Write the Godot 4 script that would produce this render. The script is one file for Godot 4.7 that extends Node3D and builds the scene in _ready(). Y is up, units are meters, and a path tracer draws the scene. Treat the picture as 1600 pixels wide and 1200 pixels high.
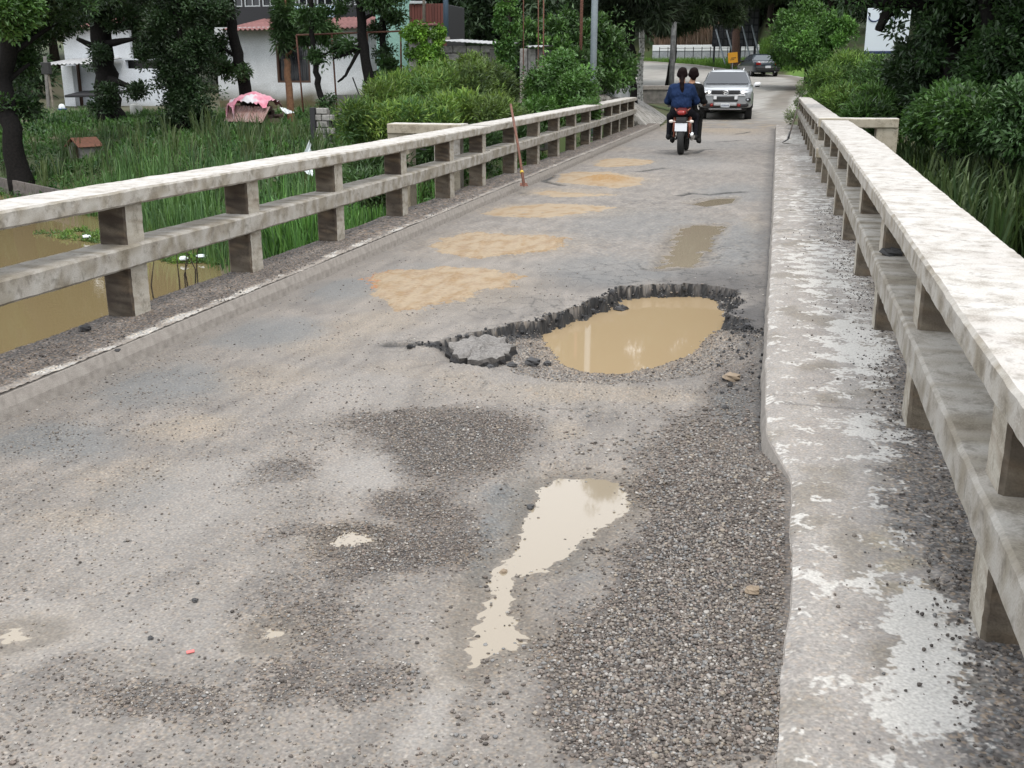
extends Node3D
# A worn concrete bridge with potholes, a pickup, a motorcycle and a muddy river.

var rng := RandomNumberGenerator.new()
var used := {}
var M := {}
var N := {}


# ---------------------------------------------------------------- naming
func numbered(n: String) -> String:
	used[n] = used.get(n, 0) + 1
	return n if used[n] == 1 else "%s_%03d" % [n, used[n] - 1]


func tag(o: Node, label: String, category := "", group := "", kind := "") -> Node:
	if label: o.set_meta("label", label)
	if category: o.set_meta("category", category)
	if group: o.set_meta("group", group)
	if kind: o.set_meta("kind", kind)
	return o


func thing(called: String, label: String, category: String, at := Vector3.ZERO, turn := 0.0, group := "") -> Node3D:
	var o := Node3D.new()
	o.name = numbered(called)
	add_child(o)
	o.position = at
	o.rotation.y = turn
	tag(o, label, category, group)
	return o


func put(called: String, mesh: Mesh, m: Material, parent: Node = null) -> MeshInstance3D:
	var o := MeshInstance3D.new()
	o.mesh = mesh
	o.material_override = m
	if parent == null:
		o.name = numbered(called)
		add_child(o)
	else:
		o.name = called
		parent.add_child(o, true)
	return o


func obj(called: String, st: SurfaceTool, m: Material, parent: Node = null) -> MeshInstance3D:
	st.generate_normals()
	return put(called, st.commit(), m, parent)


# ---------------------------------------------------------------- materials
func lin(r: float, g: float, b: float) -> Color:
	return Color(r, g, b).linear_to_srgb()


func mat(c: Color, rough := 0.8, metal := 0.0) -> StandardMaterial3D:
	var m := StandardMaterial3D.new()
	m.albedo_color = Color(c.r, c.g, c.b).linear_to_srgb()
	m.roughness = rough
	m.metallic = metal
	m.vertex_color_use_as_albedo = true
	m.cull_mode = BaseMaterial3D.CULL_DISABLED
	return m


func leaf_mat(rough := 0.55, through := 0.45) -> StandardMaterial3D:
	var m := mat(Color(1, 1, 1), rough)
	m.backlight_enabled = true
	m.backlight = Color(through, through, through * 0.5)
	return m


func noise(s: int, freq: float, octaves := 3, kind := FastNoiseLite.TYPE_SIMPLEX_SMOOTH) -> FastNoiseLite:
	var n := FastNoiseLite.new()
	n.seed = s
	n.frequency = freq
	n.noise_type = kind
	n.fractal_octaves = octaves
	n.fractal_type = FastNoiseLite.FRACTAL_FBM if octaves > 1 else FastNoiseLite.FRACTAL_NONE
	return n


func cells(s: int, freq: float, ret: int) -> FastNoiseLite:
	var n := noise(s, freq, 1, FastNoiseLite.TYPE_CELLULAR)
	n.cellular_return_type = ret
	n.cellular_jitter = 1.0
	return n


func grey(n: FastNoiseLite, w: int, h := 0, smooth := false) -> PackedByteArray:
	var im := n.get_seamless_image(w, h if h else w, false, false, 0.1, true) if smooth else n.get_image(w, h if h else w, false, false, true)
	im.convert(Image.FORMAT_L8)
	return im.get_data()


func tex_of(data: PackedByteArray, w: int, h: int, f := Image.FORMAT_RGB8) -> ImageTexture:
	return ImageTexture.create_from_image(Image.create_from_data(w, h, false, f, data))


# triplanar texture: value noise layers between given linear colours
func mottled(base: Array, size: int, metres: float, n1: FastNoiseLite, n2: FastNoiseLite, hard: float, relief := 0.0, rough := 0.85, spots := 0.0) -> StandardMaterial3D:
	var a := grey(n1, size, 0, true)
	var b := grey(n2, size, 0, true)
	var data := PackedByteArray()
	data.resize(size * size * 3)
	var hd := PackedByteArray()
	hd.resize(size * size)
	var sp := grey(noise(777, 18.0 / size, 5), size, 0, true) if spots > 0 else PackedByteArray()
	var sp2 := grey(noise(778, 70.0 / size, 3), size, 0, true) if spots > 0 else PackedByteArray()
	var lut := []
	for i in 256:
		var t := clampf((i / 255.0 - 0.5) * hard + 0.5, 0, 1) * (base.size() - 1)
		var k := mini(int(t), base.size() - 2)
		var c: Color = base[k].lerp(base[k + 1], t - k)
		lut.append(c)
	for i in size * size:
		var v := (a[i] * 3 + b[i]) >> 2
		var c: Color = lut[v]
		var f := 0.86 + b[i] * 0.0011
		if spots > 0:
			var e := (sp[i] - 140) * 0.022 + (sp2[i] - 132) * 0.014
			if e > 0: c = c.lerp(Color(0.16, 0.145, 0.12), minf(0.85, e * spots))
		data[i * 3] = int(255.0 * pow(minf(c.r * f, 1.0), 0.4545))
		data[i * 3 + 1] = int(255.0 * pow(minf(c.g * f, 1.0), 0.4545))
		data[i * 3 + 2] = int(255.0 * pow(minf(c.b * f, 1.0), 0.4545))
		hd[i] = clampi(128 + (v - 128) / 2 + (b[i] - 128) / 3, 0, 255)
	var m := mat(Color(1, 1, 1), rough)
	m.albedo_texture = tex_of(data, size, size)
	m.uv1_triplanar = true
	m.uv1_world_triplanar = true
	m.uv1_scale = Vector3.ONE / metres
	if relief > 0:
		m.heightmap_enabled = true
		m.heightmap_texture = tex_of(hd, size, size, Image.FORMAT_L8)
		m.heightmap_scale = relief
	return m


# ---------------------------------------------------------------- mesh tools
func mb(smooth := false) -> SurfaceTool:
	var st := SurfaceTool.new()
	st.begin(Mesh.PRIMITIVE_TRIANGLES)
	st.set_smooth_group(0 if smooth else -1)
	st.set_color(Color.WHITE)
	return st


func tri(st: SurfaceTool, a: Vector3, b: Vector3, c: Vector3, out: Vector3) -> void:
	if (c - a).cross(b - a).dot(out) < 0:
		var t := b
		b = c
		c = t
	st.add_vertex(a)
	st.add_vertex(b)
	st.add_vertex(c)


func quad(st: SurfaceTool, a: Vector3, b: Vector3, c: Vector3, d: Vector3, out: Vector3) -> void:
	tri(st, a, b, c, out)
	tri(st, a, c, d, out)


# a box with chamfered edges
func box(st: SurfaceTool, xf: Transform3D, s: Vector3, ch := 0.01) -> void:
	var h := s * 0.5
	ch = minf(ch, minf(h.x, minf(h.y, h.z)) * 0.9)
	if ch <= 0.0005:
		for ax in 3:
			for sg in [-1.0, 1.0]:
				var n := Vector3.ZERO
				n[ax] = sg
				var u := (ax + 1) % 3
				var w := (ax + 2) % 3
				var p := []
				for q in [[-1, -1], [1, -1], [1, 1], [-1, 1]]:
					var v := Vector3.ZERO
					v[ax] = sg * h[ax]
					v[u] = q[0] * h[u]
					v[w] = q[1] * h[w]
					p.append(xf * v)
				quad(st, p[0], p[1], p[2], p[3], xf.basis * n)
		return
	# corner c (sx, sy, sz) has three points: one on each face
	for ax in 3:
		var u := (ax + 1) % 3
		var w := (ax + 2) % 3
		for sg in [-1.0, 1.0]:
			var n := Vector3.ZERO
			n[ax] = sg
			var p := []
			for q in [[-1, -1], [1, -1], [1, 1], [-1, 1]]:
				var v := Vector3.ZERO
				v[ax] = sg * h[ax]
				v[u] = q[0] * (h[u] - ch)
				v[w] = q[1] * (h[w] - ch)
				p.append(xf * v)
			quad(st, p[0], p[1], p[2], p[3], xf.basis * n)
			for s2 in [-1.0, 1.0]:  # the edge between face ax and face u
				var q := []
				for k in [-1.0, 1.0]:
					var v := Vector3.ZERO
					v[ax] = sg * h[ax]
					v[u] = s2 * (h[u] - ch)
					v[w] = k * (h[w] - ch)
					q.append(xf * v)
					v[ax] = sg * (h[ax] - ch)
					v[u] = s2 * h[u]
					q.append(xf * v)
				var o := Vector3.ZERO
				o[ax] = sg
				o[u] = s2
				quad(st, q[0], q[1], q[3], q[2], xf.basis * o)
	for sx in [-1.0, 1.0]:
		for sy in [-1.0, 1.0]:
			for sz in [-1.0, 1.0]:
				var d := Vector3(sx, sy, sz)
				var a := Vector3(sx * h.x, sy * (h.y - ch), sz * (h.z - ch))
				var b := Vector3(sx * (h.x - ch), sy * h.y, sz * (h.z - ch))
				var c := Vector3(sx * (h.x - ch), sy * (h.y - ch), sz * h.z)
				tri(st, xf * a, xf * b, xf * c, xf.basis * d)


func bx(st: SurfaceTool, c: Vector3, s: Vector3, ch := 0.01, turn := Vector3.ZERO) -> void:
	box(st, Transform3D(Basis.from_euler(turn), c), s, ch)


# rings of equal length joined into a skin
func loft(st: SurfaceTool, rings: Array, caps := true, closed := true) -> void:
	var mid := []
	for r in rings:
		var c := Vector3.ZERO
		for p in r: c += p
		mid.append(c / r.size())
	for i in rings.size() - 1:
		var a: PackedVector3Array = rings[i]
		var b: PackedVector3Array = rings[i + 1]
		var m: Vector3 = (mid[i] + mid[i + 1]) * 0.5
		var n := a.size()
		for k in (n if closed else n - 1):
			var l := (k + 1) % n
			var out := (a[k] + a[l] + b[k] + b[l]) * 0.25 - m
			quad(st, a[k], a[l], b[l], b[k], out)
	if caps and rings.size() > 1:
		for e in [[0, 1], [rings.size() - 1, rings.size() - 2]]:
			var r: PackedVector3Array = rings[e[0]]
			for k in r.size():
				tri(st, r[k], r[(k + 1) % r.size()], mid[e[0]], mid[e[0]] - mid[e[1]])


func tube(st: SurfaceTool, pts: Array, radii: Array, sides := 8, rough := 0.0) -> void:
	var rings := []
	var up := Vector3(0.13, 0.2, 0.97)
	for i in pts.size():
		var d: Vector3 = pts[mini(i + 1, pts.size() - 1)] - pts[maxi(i - 1, 0)]
		d = d.normalized()
		var x := d.cross(up)
		if x.length() < 0.05: x = d.cross(Vector3(1, 0, 0))
		x = x.normalized()
		var y := d.cross(x)
		up = x.cross(d)
		var ring := PackedVector3Array()
		for k in sides:
			var t := TAU * k / sides
			var r: float = radii[mini(i, radii.size() - 1)] * (1.0 + rough * rng.randf_range(-1, 1))
			ring.append(pts[i] + (x * cos(t) + y * sin(t)) * r)
		rings.append(ring)
	loft(st, rings)


func bar(st: SurfaceTool, a: Vector3, b: Vector3, r: float, sides := 6) -> void:
	tube(st, [a, b], [r, r], sides)


# a surface of revolution round y (profile: Vector2(radius, height))
func lathe(st: SurfaceTool, xf: Transform3D, prof: Array, sides := 20) -> void:
	var rings := []
	for p in prof:
		var ring := PackedVector3Array()
		for k in sides:
			ring.append(xf * Vector3(maxf(p.x, 0.0005) * cos(TAU * k / sides), p.y, maxf(p.x, 0.0005) * sin(TAU * k / sides)))
		rings.append(ring)
	loft_fixed(st, rings, xf.basis.y)


func loft_fixed(st: SurfaceTool, rings: Array, axis: Vector3) -> void:
	for i in rings.size() - 1:
		var a: PackedVector3Array = rings[i]
		var b: PackedVector3Array = rings[i + 1]
		var n := a.size()
		for k in n:
			var l := (k + 1) % n
			st.add_vertex(a[k]); st.add_vertex(b[k]); st.add_vertex(b[l])
			st.add_vertex(a[k]); st.add_vertex(b[l]); st.add_vertex(a[l])


# a flat polygon (Vector2 = x, z) at height y
func sheet(st: SurfaceTool, poly: PackedVector2Array, y: float) -> void:
	var ix := Geometry2D.triangulate_polygon(poly)
	for i in range(0, ix.size(), 3):
		var p := []
		for k in 3:
			p.append(Vector3(poly[ix[i + k]].x, y, poly[ix[i + k]].y))
		tri(st, p[0], p[1], p[2], Vector3.UP)


# an extruded outline: poly in the x-y plane of xf, thickness along its z
func slab(st: SurfaceTool, xf: Transform3D, poly: PackedVector2Array, thick: float) -> void:
	var ix := Geometry2D.triangulate_polygon(poly)
	for s in [-0.5, 0.5]:
		for i in range(0, ix.size(), 3):
			var p := []
			for k in 3:
				p.append(xf * Vector3(poly[ix[i + k]].x, poly[ix[i + k]].y, s * thick))
			tri(st, p[0], p[1], p[2], xf.basis.z * s)
	var cw := Geometry2D.is_polygon_clockwise(poly)
	for i in poly.size():
		var a := poly[i]
		var b := poly[(i + 1) % poly.size()]
		var o := (b - a).orthogonal() * (1.0 if cw else -1.0)
		quad(st, xf * Vector3(a.x, a.y, -0.5 * thick), xf * Vector3(b.x, b.y, -0.5 * thick), xf * Vector3(b.x, b.y, 0.5 * thick), xf * Vector3(a.x, a.y, 0.5 * thick), -(xf.basis * Vector3(o.x, o.y, 0)) if Geometry2D.is_point_in_polygon((a + b) * 0.5 + o.normalized() * 0.002, poly) else xf.basis * Vector3(o.x, o.y, 0))


# a grid of heights: xs, zs, h(x, z) -> y, col(x, z) -> Color
func field(xs: PackedFloat32Array, zs: PackedFloat32Array, ys: PackedFloat32Array, cols: PackedColorArray, uv_of = null, tris_from := 0, tris_to := -1) -> Array:
	var nx := xs.size()
	var nz := zs.size()
	var v := PackedVector3Array()
	var n := PackedVector3Array()
	var uv := PackedVector2Array()
	v.resize(nx * nz)
	n.resize(nx * nz)
	uv.resize(nx * nz)
	for j in nz:
		for i in nx:
			var q := j * nx + i
			v[q] = Vector3(xs[i], ys[q], zs[j])
			var i0 := maxi(i - 1, 0)
			var i1 := mini(i + 1, nx - 1)
			var j0 := maxi(j - 1, 0)
			var j1 := mini(j + 1, nz - 1)
			var gx := (ys[j * nx + i1] - ys[j * nx + i0]) / (xs[i1] - xs[i0])
			var gz := (ys[j1 * nx + i] - ys[j0 * nx + i]) / (zs[j1] - zs[j0])
			n[q] = Vector3(-gx, 1, -gz).normalized()
			uv[q] = Vector2((xs[i] - uv_of[0]) / uv_of[2], (zs[j] - uv_of[1]) / uv_of[3]) if uv_of else Vector2(xs[i], zs[j])
	var ix := PackedInt32Array()
	var up := zs[1] > zs[0]
	for j in range(tris_from, (nz - 1) if tris_to < 0 else tris_to):
		for i in nx - 1:
			var a := j * nx + i
			var b := a + 1
			var c := a + nx
			var d := c + 1
			if up:
				ix.append_array([a, b, d, a, d, c])
			else:
				ix.append_array([a, d, b, a, c, d])
	var arr := []
	arr.resize(Mesh.ARRAY_MAX)
	arr[Mesh.ARRAY_VERTEX] = v
	arr[Mesh.ARRAY_NORMAL] = n
	arr[Mesh.ARRAY_TEX_UV] = uv
	if cols.size(): arr[Mesh.ARRAY_COLOR] = cols
	arr[Mesh.ARRAY_INDEX] = ix
	return arr


func multi(called: String, mesh: Mesh, m: Material, xfs: Array, cols: Array, parent: Node = null) -> MultiMeshInstance3D:
	var mm := MultiMesh.new()
	mm.transform_format = MultiMesh.TRANSFORM_3D
	mm.use_colors = true
	mm.mesh = mesh
	mm.instance_count = xfs.size()
	for i in xfs.size():
		mm.set_instance_transform(i, xfs[i])
		mm.set_instance_color(i, cols[i])
	var o := MultiMeshInstance3D.new()
	o.multimesh = mm
	o.material_override = m
	if parent == null:
		o.name = numbered(called)
		add_child(o)
	else:
		o.name = called
		parent.add_child(o, true)
	return o


# ---------------------------------------------------------------- 2D distances
func sd_poly(p: Vector2, poly: Array) -> float:
	var d := INF
	var inside := false
	var n := poly.size()
	var b: Vector2 = poly[n - 1]
	for i in n:
		var a: Vector2 = poly[i]
		var e := b - a
		var w := p - a
		var t := clampf(w.dot(e) / e.length_squared(), 0, 1)
		d = minf(d, (w - e * t).length_squared())
		if (a.y > p.y) != (b.y > p.y) and p.x < (b.x - a.x) * (p.y - a.y) / (b.y - a.y) + a.x:
			inside = not inside
		b = a
	return -sqrt(d) if inside else sqrt(d)


func d_line(p: Vector2, line: Array) -> float:
	var d := INF
	for i in line.size() - 1:
		var e: Vector2 = line[i + 1] - line[i]
		var w: Vector2 = p - line[i]
		d = minf(d, (w - e * clampf(w.dot(e) / e.length_squared(), 0, 1)).length_squared())
	return sqrt(d)


func bounds(poly: Array, m: float) -> Rect2:
	var r := Rect2(poly[0], Vector2.ZERO)
	for p in poly: r = r.expand(p)
	return r.grow(m)


func rounded(poly: Array, grow := 0.0) -> PackedVector2Array:
	var out := PackedVector2Array()
	for i in poly.size():
		var a: Vector2 = poly[i]
		var b: Vector2 = poly[(i + 1) % poly.size()]
		out.append(a.lerp(b, 0.25))
		out.append(a.lerp(b, 0.75))
	if grow:
		var g := Geometry2D.offset_polygon(out, grow, Geometry2D.JOIN_ROUND)
		if g.size(): out = g[0]
	return out


func table(keys: Array, t: float) -> float:  # [[t, value], ...] in rising t
	if t <= keys[0][0]: return keys[0][1]
	for i in keys.size() - 1:
		if t <= keys[i + 1][0]:
			return lerpf(keys[i][1], keys[i + 1][1], (t - keys[i][0]) / (keys[i + 1][0] - keys[i][0]))
	return keys[-1][1]



# ---------------------------------------------------------------- the bridge deck
const KERB := 0.12
const T0 := -0.9      # where the finely textured stretch of ground begins
var pots := []      # basins cut into the road: [poly, water level, slope, rect, drawn as water]
var far_edge := [Vector2(-2.03, -5.80), Vector2(-1.83, -6.01), Vector2(-1.61, -6.32), Vector2(-1.44, -6.60), Vector2(-1.31, -6.92), Vector2(-1.21, -7.20), Vector2(-1.10, -7.55), Vector2(-1.06, -7.86), Vector2(-0.92, -7.97), Vector2(-0.64, -8.09), Vector2(-0.39, -8.12), Vector2(-0.25, -8.00), Vector2(-0.16, -7.59), Vector2(-0.19, -7.15), Vector2(-0.09, -6.78), Vector2(-0.00, -6.73)]
var near_edge := [Vector2(-2.03, -5.80), Vector2(-1.75, -5.53), Vector2(-1.40, -5.23), Vector2(-1.03, -4.94), Vector2(-0.66, -4.84), Vector2(-0.31, -5.01), Vector2(-0.10, -5.42), Vector2(0.02, -5.99), Vector2(0.02, -6.63)]
var lower := []
var big_pool := [Vector2(-1.42, -6.62), Vector2(-1.38, -6.88), Vector2(-1.33, -7.11), Vector2(-1.25, -7.39), Vector2(-1.17, -7.66), Vector2(-1.11, -7.95), Vector2(-0.94, -8.20), Vector2(-0.71, -8.36), Vector2(-0.49, -8.36), Vector2(-0.36, -8.08), Vector2(-0.28, -7.60), Vector2(-0.23, -7.18), Vector2(-0.27, -6.83), Vector2(-0.34, -6.53), Vector2(-0.44, -6.21), Vector2(-0.59, -5.94), Vector2(-0.79, -5.78), Vector2(-0.99, -5.76), Vector2(-1.14, -5.92), Vector2(-1.22, -6.18), Vector2(-1.34, -6.39)]
var island := [Vector2(-1.77, -5.83), Vector2(-1.72, -6.05), Vector2(-1.63, -6.17), Vector2(-1.52, -6.13), Vector2(-1.47, -5.96), Vector2(-1.46, -5.75), Vector2(-1.53, -5.61), Vector2(-1.65, -5.63)]
var blobs := [
	["g", -1.33, -4.20, 0.32, 0.45, 0.9], ["g", -1.69, -4.44, 0.27, 0.20, 0.8], ["g", -1.12, -4.16, 0.19, 0.48, 0.7], ["g", -1.85, -3.69, 0.14, 0.17, 0.7], ["g", -1.21, -3.49, 0.22, 0.18, 0.8],
	["g", -1.28, -3.07, 0.33, 0.20, 0.95], ["g", -1.02, -3.18, 0.18, 0.25, 0.75], ["g", -1.26, -2.62, 0.21, 0.22, 0.55], ["g", -1.05, -2.31, 0.22, 0.18, 0.5], ["g", -1.42, -2.07, 0.24, 0.13, 0.45],
	["g", -0.15, -3.94, 0.33, 0.41, 0.9], ["g", -0.11, -3.25, 0.32, 0.44, 1.0], ["g", -0.17, -2.69, 0.34, 0.32, 1.0], ["g", -0.10, -2.30, 0.32, 0.24, 0.9], ["g", -0.36, -2.41, 0.15, 0.27, 0.6], ["g", -0.16, -4.57, 0.26, 0.36, 0.6], ["g", -0.10, -5.42, 0.17, 0.74, 0.5],
	["d", -1.33, -4.20, 0.28, 0.37, 0.4], ["d", -1.26, -3.02, 0.24, 0.14, 0.45], ["d", -0.13, -3.25, 0.28, 0.39, 0.5], ["d", -0.12, -2.60, 0.26, 0.37, 0.4], ["d", -0.10, -5.19, 0.16, 0.57, 0.5], ["d", -1.85, -3.69, 0.12, 0.12, 0.4], ["d", -0.86, -3.51, 0.07, 0.35, 0.55], ["d", -0.85, -3.07, 0.06, 0.18, 0.5], ["d", -1.74, -7.21, 0.41, 0.54, 0.25], ["d", -0.31, -8.30, 0.35, 0.54, 0.6], ["d", -0.07, -6.97, 0.14, 0.66, 0.9], ["d", -0.52, -8.53, 0.62, 0.58, 0.4], ["d", -1.42, -8.03, 0.45, 0.47, 0.35],
	["p", -1.54, -3.78, 0.20, 0.29, 0.9], ["p", -2.05, -3.48, 0.30, 0.37, 0.6], ["p", -2.07, -2.93, 0.37, 0.32, 0.5], ["p", -1.96, -2.37, 0.21, 0.13, 0.9], ["p", -1.69, -2.51, 0.29, 0.18, 0.5], ["p", -0.80, -2.54, 0.09, 0.20, 0.6], ["p", -0.71, -2.34, 0.04, 0.15, 1.0], ["p", -0.72, -2.18, 0.05, 0.13, 1.0], ["p", -0.75, -2.04, 0.06, 0.09, 1.0], ["p", -0.71, -3.11, 0.08, 0.19, 0.4], ["p", -1.98, -4.85, 0.29, 0.43, 0.4], ["p", -1.55, -3.00, 0.09, 0.07, 0.5], ["p", -1.32, -2.49, 0.15, 0.13, 0.7], ["p", -1.08, -5.19, 0.50, 0.35, 0.35], ["p", -3.69, -12.05, 0.68, 0.59, 0.3], ["p", -0.83, -19.31, 0.68, 1.11, 0.5], ["p", -1.42, -28.34, 1.32, 1.77, 0.6],
	["t", -2.50, -4.11, 0.22, 0.22, 0.75], ["t", -2.45, -3.53, 0.23, 0.19, 0.4], ["t", -2.37, -3.08, 0.23, 0.18, 0.45], ["t", -2.57, -4.95, 0.31, 0.34, 0.45], ["t", -2.61, -5.82, 0.31, 0.37, 0.5], ["t", -2.41, -6.41, 0.30, 0.39, 0.6], ["t", -2.32, -7.55, 0.73, 0.97, 0.4], ["t", -1.22, -5.03, 0.39, 0.24, 0.35], ["t", -0.71, -5.16, 0.46, 0.25, 0.6], ["t", -1.89, -5.38, 0.25, 0.26, 0.3], ["t", -2.49, -9.79, 0.86, 0.94, 0.4], ["t", -2.61, -12.44, 1.07, 0.73, 0.5], ["t", -2.77, -14.47, 0.79, 0.57, 0.6], ["t", -2.54, -16.44, 0.89, 1.25, 0.5], ["t", -2.74, -20.03, 0.84, 1.06, 0.5], ["t", -2.07, -33.45, 1.75, 2.46, 0.6], ["t", -1.05, -31.74, 0.92, 2.20, 0.5], ["t", -3.78, -23.46, 0.84, 1.04, 0.4], ["t", -0.84, -4.49, 0.09, 0.13, 0.5], ["t", -1.60, -5.19, 0.20, 0.17, 0.4], ["t", -4.05, -14.16, 0.53, 0.48, 0.4], ["t", -0.13, -11.76, 0.14, 0.84, 0.4],
	["b", -3.06, -3.78, 0.39, 0.30, 0.7], ["b", -3.03, -4.72, 0.40, 0.39, 0.7], ["b", -2.99, -5.90, 0.36, 0.41, 0.7], ["b", -3.08, -7.37, 0.34, 0.47, 0.7], ["b", -0.86, -3.57, 0.10, 0.36, 0.8], ["b", -0.83, -3.08, 0.07, 0.18, 0.9], ["b", -1.21, -8.67, 0.64, 0.79, 0.5], ["b", -0.28, -10.33, 0.37, 1.68, 0.6], ["b", -1.34, -11.47, 0.76, 1.35, 0.4], ["b", -0.45, -15.03, 0.53, 1.36, 0.5], ["b", -1.84, -20.57, 1.09, 1.91, 0.35], ["b", -0.09, -4.97, 0.12, 0.42, 0.5], ["b", -2.30, -3.42, 0.15, 0.14, 0.3], ["b", -0.56, -3.24, 0.09, 0.15, 0.5], ["b", -2.87, -8.27, 0.21, 0.29, 0.3], ["b", -1.86, -25.53, 1.79, 1.93, 0.35],
	["c", -0.97, -8.42, 0.98, 0.74, 1.0], ["c", -0.55, -9.86, 0.65, 1.15, 0.9], ["c", -1.60, -7.02, 0.67, 0.50, 0.9], ["c", -1.17, -13.32, 0.95, 1.51, 0.8], ["c", -0.15, -8.07, 0.19, 1.59, 0.9], ["c", -1.59, -17.82, 1.37, 2.43, 0.5], ["c", -3.06, -3.78, 0.17, 0.15, 0.5], ["c", -1.48, -10.47, 0.51, 0.87, 0.6],
]
# thin dark lips where a layer of asphalt has broken away
var lips := [
	[Vector2(-1.16, -14.37), Vector2(-1.04, -14.72), Vector2(-0.78, -14.62), Vector2(-0.53, -14.85), Vector2(-0.32, -15.06)], [Vector2(-2.03, -5.80), Vector2(-2.15, -5.80)], [Vector2(-1.54, -22.38), Vector2(-1.46, -23.59), Vector2(-1.29, -23.85)],
	[Vector2(-0.99, -30.01), Vector2(-0.43, -32.26), Vector2(-0.08, -33.12)], [Vector2(-1.31, -26.42), Vector2(-0.74, -27.36)], [Vector2(-4.94, -18.31), Vector2(-5.02, -17.75)], [Vector2(-2.13, -17.94), Vector2(-1.79, -18.80)], [Vector2(-2.93, -15.34), Vector2(-3.35, -15.93), Vector2(-3.41, -17.14), Vector2(-3.34, -17.90)],
]


func road_features() -> void:
	lower = far_edge.duplicate()
	var back := near_edge.duplicate()
	back.reverse()
	lower.append_array(back.slice(1, back.size() - 1))
	for q in [
		[[Vector2(-0.82, -3.86), Vector2(-0.78, -3.93), Vector2(-0.73, -3.96), Vector2(-0.63, -3.99), Vector2(-0.52, -3.96), Vector2(-0.43, -3.86), Vector2(-0.42, -3.71), Vector2(-0.46, -3.56), Vector2(-0.51, -3.43), Vector2(-0.55, -3.28), Vector2(-0.59, -3.18), Vector2(-0.64, -3.09), Vector2(-0.70, -3.02), Vector2(-0.70, -2.95), Vector2(-0.69, -2.87), Vector2(-0.68, -2.80), Vector2(-0.64, -2.74), Vector2(-0.59, -2.68), Vector2(-0.59, -2.60), Vector2(-0.64, -2.55), Vector2(-0.69, -2.49), Vector2(-0.73, -2.43), Vector2(-0.75, -2.46), Vector2(-0.75, -2.55), Vector2(-0.76, -2.66), Vector2(-0.78, -2.77), Vector2(-0.81, -2.90), Vector2(-0.82, -2.98), Vector2(-0.82, -3.05), Vector2(-0.80, -3.17), Vector2(-0.79, -3.26), Vector2(-0.79, -3.40), Vector2(-0.83, -3.51), Vector2(-0.83, -3.68)], -0.022, 0.1],
		[[Vector2(-1.45, -3.14), Vector2(-1.43, -3.19), Vector2(-1.39, -3.24), Vector2(-1.33, -3.24), Vector2(-1.26, -3.19), Vector2(-1.27, -3.13), Vector2(-1.32, -3.09), Vector2(-1.39, -3.09)], -0.012, 0.12],
		[[Vector2(-1.36, -2.50), Vector2(-1.32, -2.53), Vector2(-1.26, -2.49), Vector2(-1.27, -2.43), Vector2(-1.33, -2.44)], -0.010, 0.09],
		[[Vector2(-0.87, -8.75), Vector2(-0.88, -9.42), Vector2(-0.90, -10.43), Vector2(-0.92, -11.36), Vector2(-0.72, -11.62), Vector2(-0.44, -11.69), Vector2(-0.46, -11.08), Vector2(-0.52, -10.44), Vector2(-0.50, -9.65), Vector2(-0.54, -9.09), Vector2(-0.70, -8.88)], -0.016, 0.08],
		[[Vector2(-0.97, -13.58), Vector2(-0.74, -14.23), Vector2(-0.41, -14.47), Vector2(-0.44, -13.85), Vector2(-0.75, -13.35)], -0.02, 0.1],
		[[Vector2(-2.09, -2.32), Vector2(-2.05, -2.37), Vector2(-1.97, -2.38), Vector2(-1.92, -2.36), Vector2(-1.95, -2.30), Vector2(-2.00, -2.26), Vector2(-2.08, -2.23)], -0.006, 0.05],
	]:
		pots.append([q[0], q[1], q[2], bounds(q[0], 0.35)])


func warp(p: Vector2) -> Vector2:
	return p + Vector2(N.warp.get_noise_2d(p.x, p.y), N.warp.get_noise_2d(p.x + 40, p.y)) * 0.045 + Vector2(N.chip.get_noise_2d(p.x, p.y), N.chip.get_noise_2d(p.x, p.y + 9)) * 0.022


func road_h(x: float, z: float) -> float:
	var p := Vector2(x, z)
	var h: float = N.low.get_noise_2d(x, z) * 0.010
	if z > -5.2: h += 0.10 * smoothstep(-0.45, 0.1, x) * smoothstep(-4.7, -3.7, z)
	var q := p
	var near := z > -13.0
	if near: q = warp(p)
	if z < -4.4 and z > -8.6 and x > -2.3:
		var sl := sd_poly(p + (q - p) * 1.9, lower)
		if sl < 0:
			var dn := d_line(p, near_edge)
			var in_: float = -sl + 0.035 * N.chip.get_noise_2d(x * 1.3, z * 1.3) + 0.02 * N.grit.get_noise_2d(x, z)
			var depth := 0.125 * smoothstep(0.0, 0.7, dn) * (0.42 * smoothstep(0.0, 0.015, -sl) + 0.58 * smoothstep(0.02, 0.085, in_))
			var sp := sd_poly(q, big_pool)
			var floor_at := -0.085 + clampf(sp * 0.13, -0.03, 0.08)
			h = minf(h - depth, lerpf(h - depth, floor_at, smoothstep(0.0, 0.05, in_))) if sp < 0 else maxf(h - depth, floor_at)
			if sp > 0: h += N.chip.get_noise_2d(x * 2.0, z * 2.0) * 0.012 * smoothstep(0.0, 0.1, sp)
			var si := sd_poly(p, island)
			if si < 0.16: h = lerpf(minf(h, -0.062), h, smoothstep(0.03, 0.16, si))
		elif sl < 0.12:
			h += 0.006 * (1.0 - sl / 0.12)
	for pot in pots:
		if pot[3].has_point(p):
			var s := sd_poly(q if z > -8.0 else p + (q - p) * 2.6, pot[0])
			h = minf(h, pot[1] + clampf(s * pot[2], -0.02, 0.3) + 0.002 + maxf(0.0, s - 0.10) * 0.7)
	if near:
		h += N.grit.get_noise_2d(x, z) * 0.0022
	for l in lips:
		if absf(l[0].y - z) < 1.6:
			var d := d_line(q, l)
			if d < 0.05: h -= 0.03 * (1.0 - d / 0.05)
	return h


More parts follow.
